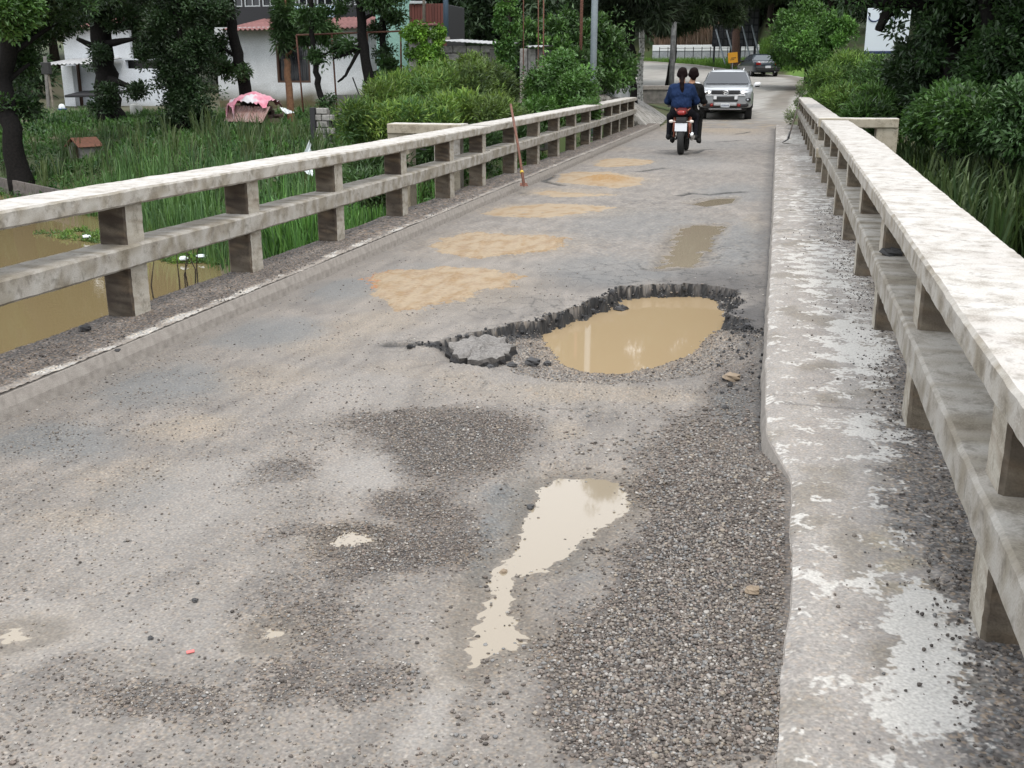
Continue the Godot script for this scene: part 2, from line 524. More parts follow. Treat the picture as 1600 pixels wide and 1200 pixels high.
# linear colour, gravel 0..1, cracks 0..1
func road_look(x: float, z: float) -> Array:
	var p := Vector2(x, z)
	var n: float = N.mid.get_noise_2d(x, z)
	var n2: float = N.warp.get_noise_2d(x * 0.7, z * 0.7)
	var n3: float = N.streak.get_noise_2d(x * 3.0, z * 0.7)
	var c := Color(0.163, 0.147, 0.131)
	c = c.lerp(Color(0.205, 0.183, 0.163), clampf(n * 0.5 + n3 * 1.1, 0, 1)).lerp(Color(0.115, 0.103, 0.094), clampf(-n * 0.5 - n3 * 1.1, 0, 1))
	var g := lerpf(0.20, 0.32, smoothstep(-6.5, -4.2, z)) + n2 * 0.15
	var cr := 0.05
	var jx: float = x + n2 * 0.10 + N.chip.get_noise_2d(x, z) * 0.03
	var jz: float = z + n * 0.16 + N.chip.get_noise_2d(z, x) * 0.04
	for b in blobs:
		var ex: float = (jx - b[1]) / b[3]
		if absf(ex) > 1.5: continue
		var ez: float = (jz - b[2]) / b[4]
		if absf(ez) > 1.5: continue
		var w: float = b[5] * (1.0 - smoothstep(0.45, 1.35, sqrt(ex * ex + ez * ez)))
		if w <= 0: continue
		match b[0]:
			"g":
				g = lerpf(g, 1.0, w)
				c = c.lerp(Color(0.076, 0.061, 0.052), w * 0.9)
			"d": c = c.lerp(Color(0.045, 0.042, 0.042), w)
			"p":
				c = c.lerp(Color(0.208, 0.192, 0.175), w)
				g = lerpf(g, 0.15, w)
			"t":
				c = c.lerp(Color(0.25, 0.20, 0.14), w * (0.7 if z < -7.0 else 0.5))
				g = lerpf(g, 0.4, w * 0.5)
			"b": c = c.lerp(Color(0.115, 0.12, 0.122), w)
			"c": cr = maxf(cr, w)
	if x < -3.25: c = c.lerp(Color(0.15, 0.135, 0.12), 0.5)
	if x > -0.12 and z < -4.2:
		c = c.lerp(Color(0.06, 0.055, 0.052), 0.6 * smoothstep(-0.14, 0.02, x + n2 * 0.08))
	if z < -4.4 and z > -8.6 and x > -2.4:
		var q := warp(p)
		var sl := sd_poly(p + (q - p) * 1.9, lower)
		if sl < 0.02:
			var e := d_line(p + (q - p) * 1.9, far_edge)
			var dn := d_line(p, near_edge)
			var sp := sd_poly(q, big_pool)
			if sp < 0.4:
				c = c.lerp(Color(0.20, 0.155, 0.11), (1.0 - smoothstep(-0.05, 0.22, sp)) * 0.6)
				g = maxf(g, 0.8)
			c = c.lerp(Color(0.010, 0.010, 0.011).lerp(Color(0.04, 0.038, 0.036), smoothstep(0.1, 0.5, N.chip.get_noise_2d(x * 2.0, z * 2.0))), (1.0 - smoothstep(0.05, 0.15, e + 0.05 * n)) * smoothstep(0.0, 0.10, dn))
		elif sl < 0.35:
			cr = maxf(cr, 0.9 * (1.0 - sl / 0.35))
	for pot in pots:
		if pot[3].has_point(p):
			var s := sd_poly(warp(p), pot[0])
			var wet := 1.0 - smoothstep(-0.02, 0.16, s)
			c = c.lerp(Color(0.19, 0.155, 0.115), wet * 0.45) * (1.0 - 0.28 * (1.0 - smoothstep(0.01, 0.06, absf(s - 0.01))))
	for l in lips:
		if absf(l[0].y - z) < 1.6:
			var d := d_line(warp(p), l)
			if d < 0.12: c = c.lerp(Color(0.02, 0.02, 0.02), 0.85 * (1.0 - smoothstep(0.02, 0.10, d)))
	return [c, clampf(g, 0, 1), cr]


func kerb_x(z: float) -> float:
	return table([[-34, 0.06], [-12, 0.06], [-5.5, 0.04], [-4.3, 0.06], [-3.8, 0.15], [-2.9, 0.14], [-2.2, 0.10], [2, 0.08]], z) + N.chip.get_noise_2d(z * 0.25, 3.0) * 0.006 + N.mid.get_noise_2d(z, 3.0) * 0.008


func walk_look(x: float, z: float) -> Array:
	var n: float = N.mid.get_noise_2d(x * 2.0, z)
	var f: float = N.flake.get_noise_2d(x * 0.8, z)
	var f2: float = N.chip.get_noise_2d(x, z * 0.7)
	var s: float = N.streak.get_noise_2d(x * 0.6, z * 3.0)
	var c := Color(0.215, 0.197, 0.181).lerp(Color(0.268, 0.25, 0.231), clampf(0.5 + n, 0, 1))
	var g := 0.22
	# white lime where the paint still holds
	var e := x - kerb_x(z)
	var lime := 0.0
	for b in [["l", 0.54, -5.97, 0.21, 0.86, 0.9], ["l", 0.56, -4.41, 0.19, 0.32, 1.0], ["l", 0.59, -3.98, 0.15, 0.20, 0.6], ["l", 0.47, -8.49, 0.35, 1.72, 0.6], ["l", 0.51, -2.69, 0.14, 0.37, 1.2], ["l", 0.44, -2.33, 0.15, 0.16, 1.2], ["l", 0.55, -2.57, 0.13, 0.18, 1.0], ["l", 0.28, -2.99, 0.19, 0.12, 0.5], ["l", 0.51, -13.07, 0.38, 1.94, 0.5], ["l", 0.62, -26.13, 0.60, 2.48, 0.7], ["l", 0.72, -19.96, 0.46, 0.87, 0.7]]:
		var r := Vector2((x - b[1]) / b[3], (z - b[2]) / b[4]).length()
		lime = maxf(lime, b[5] * (1.0 - smoothstep(0.5, 1.3, r)))
	lime = maxf(lime, 0.10 * (1.0 - smoothstep(0.02, 0.16, e)) + 0.10)
	lime = maxf(lime, 0.5 * smoothstep(0.18, 0.3, e) * (1.0 - smoothstep(0.4, 0.55, e)) * smoothstep(-0.4, 0.5, n) * (1.0 - smoothstep(-11.0, -15.0, z) * 0.5))
	var flakes := clampf(lime * 0.62 + f * 0.30 + s * 0.14 + 0.16, 0, 1)
	var paint := 0.0
	# yellow stain
	var y := Vector2((x - 0.47) / 0.14, (z + 3.15) / 0.35).length()
	c = c.lerp(Color(0.32, 0.27, 0.17), (1.0 - smoothstep(0.3, 1.2, y)) * 0.5 * smoothstep(-0.2, 0.3, f))
	# grit gathered along the posts
	var grit := smoothstep(0.46, 0.64, x - 0.28 * smoothstep(-4.2, -6.5, z) + f * 0.10 + n * 0.08 + 0.08 * (1.0 - absf(fposmod(z + 0.92, 1.8) - 0.9) / 0.9)) * (0.85 if z > -12 else 0.95)
	grit = maxf(grit, smoothstep(0.2, 0.5, f + s * 0.4 - 0.15) * (0.45 if z < -11 else 0.2))
	c = c.lerp(Color(0.12, 0.108, 0.10), grit)
	g = lerpf(g, 1.0, grit)
	# damp film
	var damp := smoothstep(0.15, 0.5, N.warp.get_noise_2d(x * 0.6, z * 0.5) + 0.1) * (1.0 - paint) * 0.35
	c = c.lerp(Color(0.13, 0.112, 0.085), damp * 1.5)
	if absf(fposmod(z + 3.3, 2.9) - 1.45 + 0.01 * f) < 0.012: c = c * 0.6
	var cr := 0.35 if absf(e - 0.13 - 0.05 * N.low.get_noise_2d(0, z * 3)) < 0.02 else 0.1
	return [c, g, cr, flakes]


func ledge_look(x: float, z: float) -> Array:
	var n: float = N.mid.get_noise_2d(x * 2.0, z)
	var f: float = N.flake.get_noise_2d(x, z)
	var c := Color(0.115, 0.099, 0.089).lerp(Color(0.165, 0.143, 0.127), clampf(0.4 + n, 0, 1))
	var g := 0.9
	var e := x + 3.43
	if e > -0.09:
		var w := smoothstep(-0.09, -0.02, e + 0.03 * f)
		c = c.lerp(Color(0.25, 0.225, 0.20), w * 0.8)
		g = lerpf(g, 0.3, w)
		var lime := smoothstep(0.05, 0.25, N.flake.get_noise_2d(x * 0.5, z * 0.35) + 0.12 - absf(e + 0.035) * 4.0)
		c = c.lerp(Color(0.42, 0.405, 0.38), lime * (0.8 if z > -11.0 else 0.3))
	return [c, g, 0.05]


var loose := PackedFloat32Array()
var loose_w := 1
var loose_px := 1.0
var deck_ys := PackedFloat32Array()
var deck_zs := PackedFloat32Array()


func gravel_at(x: float, z: float) -> float:
	var i := clampi(int((x + 3.5) / loose_px), 0, loose_w - 1)
	var j := clampi(int((T0 - z) / loose_px), 0, loose.size() / 4 / loose_w - 1)
	return loose[(j * loose_w + i) * 4 + 3]


func height_at(x: float, z: float) -> float:
	var j := find_z(z)
	var i := clampi(int(round((x + 3.47) / 3.69 * 246)), 0, 246)
	return deck_ys[j * 247 + i]


func find_z(z: float) -> int:
	var a := 0
	var b := deck_zs.size() - 1
	while b - a > 1:
		var m := (a + b) / 2
		if deck_zs[m] > z: a = m
		else: b = m
	return b


func stones_lut() -> Array:
	var r := RandomNumberGenerator.new()
	r.seed = 77
	var lut := []
	for i in 256:
		var t := r.randf()
		var k := Color(1, 1, 1)
		if t < 0.35: k = Color(0.62, 0.60, 0.60) * r.randf_range(0.5, 1.0)
		elif t < 0.6: k = Color(1.05, 1.02, 1.0) * r.randf_range(0.8, 1.2)
		elif t < 0.76: k = Color(1.35, 1.12, 0.85) * r.randf_range(0.8, 1.2)
		elif t < 0.9: k = Color(0.85, 0.95, 1.02) * r.randf_range(0.7, 1.2)
		else: k = Color(1.0, 0.98, 0.93) * r.randf_range(1.5, 2.3)
		lut.append(k)
	return lut


# a surface texture computed over a rectangle of the ground, in metres
func paint(x0: float, z0: float, wide: float, long: float, px: float, what: String, sd: int, freq: float, relief: float, rough: float) -> StandardMaterial3D:
	var w := int(wide / px)
	var h := int(long / px)
	var st := 5 if px < 0.008 else 3
	var mw := w / st + 1
	var mh := h / st + 1
	var mac := PackedFloat32Array()
	mac.resize(mw * mh * 4)
	var crk := PackedFloat32Array()
	crk.resize(mw * mh)
	var flk := PackedFloat32Array()
	flk.resize(mw * mh)
	for j in mh:
		for i in mw:
			var x := x0 + (i + 0.5) * st * px
			var z := z0 - (j + 0.5) * st * px
			var r: Array = road_look(x, z) if what == "road" else walk_look(x, z) if what == "walk" else ledge_look(x, z)
			var q := (j * mw + i) * 4
			mac[q] = r[0].r; mac[q + 1] = r[0].g; mac[q + 2] = r[0].b; mac[q + 3] = r[1]
			crk[j * mw + i] = r[2]
			if r.size() > 3: flk[j * mw + i] = r[3] * (1.0 - 0.75 * r[1] * r[1])
	if what == "road" and px < 0.008:
		loose = mac.duplicate()
		loose_w = mw
		loose_px = st * px
	var im := Image.create_from_data(mw, mh, false, Image.FORMAT_RGBAF, mac.to_byte_array())
	im.resize(w, h, Image.INTERPOLATE_BILINEAR)
	mac = im.get_data().to_float32_array()
	im = Image.create_from_data(mw, mh, false, Image.FORMAT_RF, crk.to_byte_array())
	im.resize(w, h, Image.INTERPOLATE_BILINEAR)
	crk = im.get_data().to_float32_array()
	im = Image.create_from_data(mw, mh, false, Image.FORMAT_RF, flk.to_byte_array())
	im.resize(w, h, Image.INTERPOLATE_BILINEAR)
	flk = im.get_data().to_float32_array()
	var flaky := what == "walk"
	var chips := grey(noise(sd + 7, 0.022 if px < 0.008 else 0.06, 5), w, h)
	var flecks := grey(noise(sd + 8, 0.12, 3), w, h)
	var stone := grey(cells(sd, freq, FastNoiseLite.RETURN_CELL_VALUE), w, h)
	var dist := grey(cells(sd, freq, FastNoiseLite.RETURN_DISTANCE), w, h)
	var fine := grey(noise(sd + 3, 0.35, 2), w, h)
	var cn := cells(sd + 5, px * 5.0, FastNoiseLite.RETURN_DISTANCE2_SUB)
	cn.domain_warp_enabled = true
	cn.domain_warp_amplitude = 0.22 / px
	cn.domain_warp_frequency = px * 3.0
	var crack := grey(cn, w, h)
	var lut := stones_lut()
	var data := PackedByteArray()
	data.resize(w * h * 3)
	var hd := PackedByteArray()
	hd.resize(w * h)
	var gam := PackedByteArray()
	gam.resize(2048)
	for i in 2048: gam[i] = int(255.0 * pow(i / 2047.0, 1 / 2.2))
	for i in w * h:
		var q := i * 4
		var g := mac[q + 3]
		var k: Color = lut[stone[i]]
		var dark := 1.12 - dist[i] * 0.0030 * g
		var f := (0.66 + fine[i] * 0.0027) * dark
		var hh := 128.0 + (fine[i] - 128) * 0.25 + (110.0 - dist[i]) * 0.55 * g
		var cw := crk[i]
		if cw > 0.08:
			var edge := crack[i] / 255.0
			var lim := 0.075 * cw
			if edge < lim:
				var t := 1.0 - edge / lim
				f *= 1.0 - 0.62 * t * minf(1.0, cw * 1.2)
				hh -= 110.0 * t * cw
		if flaky:
			var u := flk[i] + (chips[i] - 128) * 0.0034 + (flecks[i] - 128) * (0.0022 if px < 0.008 else 0.001)
			if u > 0.46:
				var pt := minf(1.0, (u - 0.46) * 14.0)
				g *= 1.0 - 0.9 * pt
				mac[q] = lerpf(mac[q], 0.405, pt)
				mac[q + 1] = lerpf(mac[q + 1], 0.39, pt)
				mac[q + 2] = lerpf(mac[q + 2], 0.365, pt)
				hh += 10.0 * pt
		data[i * 3] = gam[clampi(int(mac[q] * f * (1.0 + (k.r - 1.0) * g) * 2047), 0, 2047)]
		data[i * 3 + 1] = gam[clampi(int(mac[q + 1] * f * (1.0 + (k.g - 1.0) * g) * 2047), 0, 2047)]
		data[i * 3 + 2] = gam[clampi(int(mac[q + 2] * f * (1.0 + (k.b - 1.0) * g) * 2047), 0, 2047)]
		hd[i] = clampi(int(hh), 0, 255)
	var m := mat(Color(1, 1, 1), rough)
	m.albedo_texture = tex_of(data, w, h)
	m.heightmap_enabled = true
	m.heightmap_texture = tex_of(hd, w, h, Image.FORMAT_L8)
	m.heightmap_scale = relief
	m.texture_repeat = false
	return m


func steps(from: float, to: float, near: float, far: float) -> PackedFloat32Array:
	var out := PackedFloat32Array()
	var z := from
	while z > to:
		out.append(z)
		z -= 0.12 if z > -1.7 else near if z > -9.0 else lerpf(near * 2.5, far, clampf((-z - 9.0) / 14.0, 0, 1))
	out.append(to)
	return out


func span(a: float, b: float, n: int) -> PackedFloat32Array:
	var out := PackedFloat32Array()
	for i in n + 1: out.append(lerpf(a, b, i / float(n)))
	return out


# one strip of ground whose near and far halves carry textures of their own scale
func strip(called: String, xs: PackedFloat32Array, zs: PackedFloat32Array, what: String, split: float, x0: float, wide: float, m_near: Material, m_far: Material) -> MeshInstance3D:
	var ys := PackedFloat32Array()
	ys.resize(xs.size() * zs.size())
	var q := 0
	for z in zs:
		var kx := kerb_x(z) if what == "walk" else 0.0
		for x in xs:
			if what == "road": ys[q] = road_h(x, z)
			elif what == "walk":
				var e := x - kx
				ys[q] = KERB + N.low.get_noise_2d(x * 2, z) * 0.006 + N.grit.get_noise_2d(x, z) * 0.003 - (0.0 if e > 0.03 else 0.012 * (1 - e / 0.03))
			else:
				ys[q] = KERB + N.low.get_noise_2d(x * 2, z) * 0.008 + N.grit.get_noise_2d(x * 1.3, z * 1.3) * 0.006
			q += 1
	if what == "road":
		deck_ys = ys
		deck_zs = zs
	var cut := 0
	while zs[cut] > split: cut += 1
	var mesh := ArrayMesh.new()
	mesh.add_surface_from_arrays(Mesh.PRIMITIVE_TRIANGLES, field(xs, zs, ys, PackedColorArray(), [x0, T0, wide, -(T0 - split)], 0, cut))
	mesh.add_surface_from_arrays(Mesh.PRIMITIVE_TRIANGLES, field(xs, zs, ys, PackedColorArray(), [x0, split, wide, -(split - zs[-1])], cut, -1))
	mesh.surface_set_material(0, m_near)
	mesh.surface_set_material(1, m_far)
	return put(called, mesh, null)


func pebble(seed_: int, flat := 0.7) -> Mesh:
	var r := RandomNumberGenerator.new()
	r.seed = seed_
	var st := mb(true)
	var rings := []
	for j in 4:
		var lat := lerpf(-1.25, 1.25, j / 3.0)
		var ring := PackedVector3Array()
		for k in 6:
			var t := TAU * k / 6 + j * 0.5
			ring.append(Vector3(cos(t) * cos(lat), sin(lat) * flat, sin(t) * cos(lat)) * r.randf_range(0.75, 1.15))
		rings.append(ring)
	loft(st, rings)
	st.generate_normals()
	return st.commit()


func rock_mesh(seed_: int) -> Mesh:
	var r := RandomNumberGenerator.new()
	r.seed = seed_
	var st := mb()
	var rings := []
	for j in 5:
		var lat := lerpf(-1.3, 1.3, j / 4.0)
		var ring := PackedVector3Array()
		for k in 8:
			var t := TAU * k / 8 + j * 0.3
			ring.append(Vector3(cos(t) * cos(lat), sin(lat) * 0.7, sin(t) * cos(lat)) * r.randf_range(0.68, 1.15))
		rings.append(ring)
	loft(st, rings)
	st.generate_normals()
	return st.commit()


func bridge_deck() -> void:
	road_features()
	var split := -9.0
	var m1 := paint(-3.5, T0, 3.75, T0 - split, 0.0041, "road", 11, 0.58, 0.6, 0.82)
	var m2 := paint(-3.5, split, 3.75, 24.5, 0.0122, "road", 12, 0.45, 0.9, 0.85)
	tag(strip("road", span(-3.47, 0.22, 246), steps(1.0, -33.5, 0.0145, 0.09), "road", split, -3.5, 3.75, m1, m2), "worn grey asphalt deck with potholes and loose gravel", "road", "", "structure")
	var w1 := paint(-0.02, T0, 1.1, T0 - split, 0.0041, "walk", 21, 0.42, 0.3, 0.86)
	var w2 := paint(-0.02, split, 1.1, 24.5, 0.0122, "walk", 22, 0.45, 0.6, 0.88)
	tag(walk_strip(w1, w2, split), "pale concrete sidewalk with flaking white lime beside the right railing", "sidewalk", "", "structure")
	var l1 := paint(-3.95, T0, 0.6, T0 - split, 0.0041, "ledge", 31, 0.40, 0.9, 0.92)
	var l2 := paint(-3.95, split, 0.6, 24.5, 0.0122, "ledge", 32, 0.45, 0.9, 0.92)
	tag(strip("sidewalk", span(-3.93, -3.43, 34), steps(1.0, -33.5, 0.02, 0.1), "ledge", split, -3.95, 0.6, l1, l2), "narrow gritty ledge under the left railing", "sidewalk", "", "structure")
	# kerb faces
	for side in [0, 1]:
		var st := mb()
		var rings := []
		for z in steps(1.0, -33.5, 0.05, 0.15):
			var c: float = N.chip.get_noise_2d(z * 0.8, side * 7.0 + 1.0) * 0.0015
			if side == 0:
				var x := -3.432
				rings.append(PackedVector3Array([Vector3(x - 0.02, KERB - 0.004, z), Vector3(x + 0.006 + c, KERB - 0.012, z), Vector3(x + 0.022 + c, 0.05, z), Vector3(x + 0.03 + c, -0.06, z), Vector3(x - 0.02, -0.06, z)]))
			else:
				var x := kerb_x(z)
				rings.append(PackedVector3Array([Vector3(x + 0.03, KERB - 0.006, z), Vector3(x - 0.004 + c, KERB - 0.018, z), Vector3(x - 0.018 + c, 0.04, z), Vector3(x - 0.022 + c, -0.08, z), Vector3(x + 0.03, -0.08, z)]))
		loft(st, rings)
		tag(obj("kerb", st, M.kerb), ["low grey concrete kerb along the left ledge", "chipped pale kerb edge along the right sidewalk"][side], "kerb", "", "structure")
	# the slab under it all, its abutments
	var st := mb()
	bx(st, Vector3(-1.43, -0.34, -16.2), Vector3(4.98, 0.40, 34.4), 0.02)
	for z in [-33.8, -8.0, 1.6]:
		bx(st, Vector3(-1.43, -1.9, z), Vector3(4.6, 2.9, 0.9), 0.03)
	tag(obj("bridge_slab", st, M.concrete_raw), "concrete bridge slab carrying the road", "bridge", "", "structure")
	# water in the potholes
	var labels := ["white reflecting puddle drawn out into a waisted tail in the near gravel", "tiny pale puddle amid dark gravel on the left lane", "tiny puddle among pebbles left of the pale trickle", "brown puddle with a square end behind the big pothole", "thin muddy puddle under a dark asphalt lip far along the right lane", "shallow pale film of water at the left edge near the camera"]
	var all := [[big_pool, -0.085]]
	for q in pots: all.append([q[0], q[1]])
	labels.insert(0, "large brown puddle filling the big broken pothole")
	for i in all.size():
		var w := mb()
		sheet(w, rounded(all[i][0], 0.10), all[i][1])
		tag(obj("puddle", w, M.mud_water if i == 0 else M.sky_toned_water), labels[i], "puddle", "puddles in the road", "structure")


func walk_strip(w1: Material, w2: Material, split: float) -> MeshInstance3D:
	var zs := steps(1.0, -33.5, 0.018, 0.1)
	var nx := 60
	var mesh := ArrayMesh.new()
	var cut := 0
	while zs[cut] > split: cut += 1
	for part in 2:
		var v := PackedVector3Array()
		var uv := PackedVector2Array()
		var ix := PackedInt32Array()
		var a := 0 if part == 0 else cut
		var b := cut if part == 0 else zs.size() - 1
		for j in range(a, b + 1):
			var z := zs[j]
			var kx := kerb_x(z)
			for i in nx + 1:
				var x := lerpf(kx, 1.02, i / float(nx))
				var e := x - kx
				var grit := smoothstep(0.45, 0.7, x)
				v.append(Vector3(x, KERB + N.low.get_noise_2d(x * 2, z) * 0.006 + N.grit.get_noise_2d(x, z) * (0.002 + 0.004 * grit) - (0.0 if e > 0.03 else 0.012 * (1 - e / 0.03)), z))
				uv.append(Vector2((x + 0.02) / 1.1, (T0 - z) / (T0 - split) if part == 0 else (split - z) / 24.5))
		for j in b - a:
			for i in nx:
				var p := j * (nx + 1) + i
				var q := p + nx + 1
				ix.append_array([p, q + 1, p + 1, p, q, q + 1])
		var arr := []
		arr.resize(Mesh.ARRAY_MAX)
		arr[Mesh.ARRAY_VERTEX] = v
		arr[Mesh.ARRAY_TEX_UV] = uv
		arr[Mesh.ARRAY_INDEX] = ix
		var st := SurfaceTool.new()
		st.create_from_arrays(arr)
		st.generate_normals()
		mesh.add_surface_from_arrays(Mesh.PRIMITIVE_TRIANGLES, st.commit_to_arrays())
	mesh.surface_set_material(0, w1)
	mesh.surface_set_material(1, w2)
	return put("sidewalk", mesh, null)


# ---------------------------------------------------------------- loose things on the road
func broken_slab() -> void:
	var outline := PackedVector2Array()
	for i in island.size():
		var a: Vector2 = island[i]
		var b: Vector2 = island[(i + 1) % island.size()]
		for k in 5: outline.append(a.lerp(b, k / 5.0))
	var c := Vector2.ZERO
	for p in outline: c += p / outline.size()
	var st := mb()
	var rings := []
	for lv in [[-0.085, 1.02], [-0.05, 1.05], [-0.02, 0.98], [0.0, 0.96], [0.006, 0.90], [0.010, 0.78], [0.012, 0.6], [0.012, 0.4], [0.014, 0.2]]:
		var r := PackedVector3Array()
		for i in outline.size():
			var p: Vector2 = c + (outline[i] - c) * Vector2(1.2, 1.05) * (lv[1] + (0.34 * N.chip.get_noise_2d(i * 0.22, 0.5) + 0.10 * N.chip.get_noise_2d(i * 1.1, lv[0] * 9.0) if lv[1] > 0.6 else 0.0))
			r.append(Vector3(p.x, lv[0] + 0.016 * N.chip.get_noise_2d(p.x * 2.0, p.y * 2.0) + 0.008 * N.grit.get_noise_2d(p.x * 2.0, p.y * 2.0) + 0.05 * (c.x - p.x) - 0.006, p.y))
		rings.append(r)
	for k in rings.size() - 1:
		st.set_color(Color(0.09, 0.09, 0.095) if k < 2 else Color(0.35, 0.34, 0.33) if k == 2 else Color(1, 1, 1))
		loft(st, [rings[k], rings[k + 1]], false)
	st.set_color(Color(1, 1, 1))
	var top := Vector3(c.x, 0.014, c.y)
	for i in outline.size(): tri(st, rings[-1][i], rings[-1][(i + 1) % outline.size()], top, Vector3.UP)
	tag(obj("asphalt_slab", st, M.slab), "broken slab of grey asphalt at the left tip of the big pothole", "asphalt slab")


func loose_stones() -> void:
	broken_slab()
	var tones := [Color(0.055, 0.046, 0.040), Color(0.108, 0.090, 0.077), Color(0.17, 0.148, 0.127), Color(0.20, 0.17, 0.135), Color(0.145, 0.143, 0.14), Color(0.28, 0.262, 0.24), Color(0.17, 0.135, 0.115)]
	var xfs := [[], [], []]
	var cols := [[], [], []]
	var made := 0
	for tries in 620000:
		if made > 190000: break
		# even in the picture: more tries close by
		var z := -1.75 - pow(rng.randf(), 2.2) * 7.0
		var x := rng.randf_range(-3.4, 0.12)
		if x < 1.02 * z - 0.3: continue
		var r := gravel_at(x, z)
		if rng.randf() > (pow(r, 2.8) * 0.95 + 0.002) * lerpf(0.35, 1.0, smoothstep(-5.8, -4.4, z)): continue
		var s := 0.0019 + 0.0028 * pow(rng.randf(), 2.0) + (0.003 if rng.randf() < 0.02 else 0.0)
		if x > -0.75 + 0.2 * sin(z * 3.0) and z > -5.0: s *= 1.35
		s *= 1.0 + clampf((-z - 3.0) * 0.12, 0, 0.5)
		var y := height_at(x, z)
		var k := rng.randi() % 3
		var b := Basis.from_euler(Vector3(rng.randf() * 0.6, rng.randf() * TAU, rng.randf() * 0.6)).scaled(Vector3(s * rng.randf_range(0.8, 1.4), s * rng.randf_range(0.7, 1.0), s * rng.randf_range(0.8, 1.3)))
		xfs[k].append(Transform3D(b, Vector3(x, y + s * 0.35, z)))
		var c: Color = tones[[0, 0, 1, 1, 1, 2, 2, 3, 4, 4, 2, 5, 6, 1][rng.randi() % 14]]
		cols[k].append(c * rng.randf_range(0.8, 1.3))
		made += 1
	# on the sidewalk and along the ledge
	for i in 26000:
		var z := -1.7 - pow(rng.randf(), 2.0) * 11.0
		var right := rng.randf() < 0.72
		var x := rng.randf_range(0.15, 1.0) if right else rng.randf_range(-3.9, -3.45)
		var keep := smoothstep(0.42, 0.68, x + 0.1 * N.flake.get_noise_2d(x, z)) * 0.9 + 0.035 if right else 0.55
		if rng.randf() > keep: continue
		var s := 0.0022 + 0.0045 * pow(rng.randf(), 3.0)
		var k := rng.randi() % 3
		xfs[k].append(Transform3D(Basis.from_euler(Vector3(0, rng.randf() * TAU, rng.randf() * 0.5)).scaled(Vector3(s, s, s) * rng.randf_range(0.8, 1.4)), Vector3(x, KERB + s * 0.5, z)))
		cols[k].append(tones[[0, 0, 0, 1, 1, 2, 4][rng.randi() % 7]] * rng.randf_range(0.7, 1.2))
	for k in 3:
		tag(multi("gravel", pebble(k + 5), M.stone, xfs[k], cols[k]), ["loose grey gravel strewn over the near road", "loose brown and dark gravel strewn over the near road", "fine mixed gravel strewn over the near road"][k], "gravel", "", "stuff")
	# crumbs of broken asphalt under the pothole's edge
	var cx := []
	var cc := []
	for i in 520:
		var t := rng.randf() * (far_edge.size() - 1.001)
		var a: Vector2 = far_edge[int(t)]
		var p: Vector2 = a.lerp(far_edge[int(t) + 1], t - int(t)) + Vector2(rng.randfn(0, 0.03), 0.045 + 0.10 * rng.randf() * rng.randf())
		if i > 450: p = Vector2(rng.randf_range(-0.25, 0.03), rng.randf_range(-6.7, -5.2))
		var s := 0.004 + 0.011 * pow(rng.randf(), 2.2) + (0.014 if rng.randf() < 0.05 else 0.0)
		cx.append(Transform3D(Basis.from_euler(Vector3(rng.randf() * 3, rng.randf() * 6, rng.randf() * 3)).scaled(Vector3.ONE * s), Vector3(p.x, height_at(p.x, p.y) + s * 0.4, p.y)))
		cc.append(Color(0.016, 0.016, 0.017) * rng.randf_range(0.5, 2.6))
	tag(multi("rubble", rock_mesh(3), M.stone, cx, cc), "black crumbs of asphalt under the broken edge of the big pothole", "rubble", "", "stuff")
	for c in [
		[Vector2(-0.99, -7.48), 0.045, "black asphalt lump at the far rim of the big puddle, the larger of two", 0.025], [Vector2(-1.01, -7.22), 0.036, "black asphalt lump at the far rim of the big puddle, the lower of two", 0.022],
		[Vector2(-1.26, -5.73), 0.042, "dark asphalt lump at the left shore of the big puddle", 0.03], [Vector2(-1.19, -5.81), 0.028, "small dark asphalt lump touching the left shore of the big puddle", 0.035], [Vector2(-0.68, -7.62), 0.02, "small dark stone poking out of the big puddle", 0.02],
		[Vector2(-1.35, -5.60), 0.03, "dark asphalt crumb below the broken slab", 0.03], [Vector2(-1.45, -5.49), 0.026, "flat dark crumb just under the broken slab", 0.05], [Vector2(-0.13, -5.49), 0.042, "grey brown stone in the gravel right of the big puddle", 0.16], [Vector2(-0.14, -4.98), 0.018, "little dark stone in the gravel by the right kerb", 0.05],
		[Vector2(0.03, -2.88), 0.022, "tan stone lying in the gravel beside the sidewalk", 0.24], [Vector2(-0.80, -3.61), 0.015, "dark pebble standing in the white puddle", 0.05], [Vector2(-0.77, -3.07), 0.014, "flat grey pebble at the tail of the white puddle", 0.14], [Vector2(-1.63, -2.61), 0.010, "black pebble on the pale left lane", 0.02], [Vector2(-1.64, -2.38), 0.009, "black pebble nearest the shallow pale film of water", 0.03],
	]:
		var o := put("stone", rock_mesh(int(c[1] * 1000)), M.stone_dark if c[3] < 0.1 else M.stone_tan)
		o.position = Vector3(c[0].x, height_at(c[0].x, c[0].y) + c[1] * 0.35, c[0].y)
		o.rotation.y = c[1] * 300.0
		o.scale = Vector3(c[1] * 1.3, c[1], c[1])
		tag(o, c[2], "stone", "stones lying on the road")



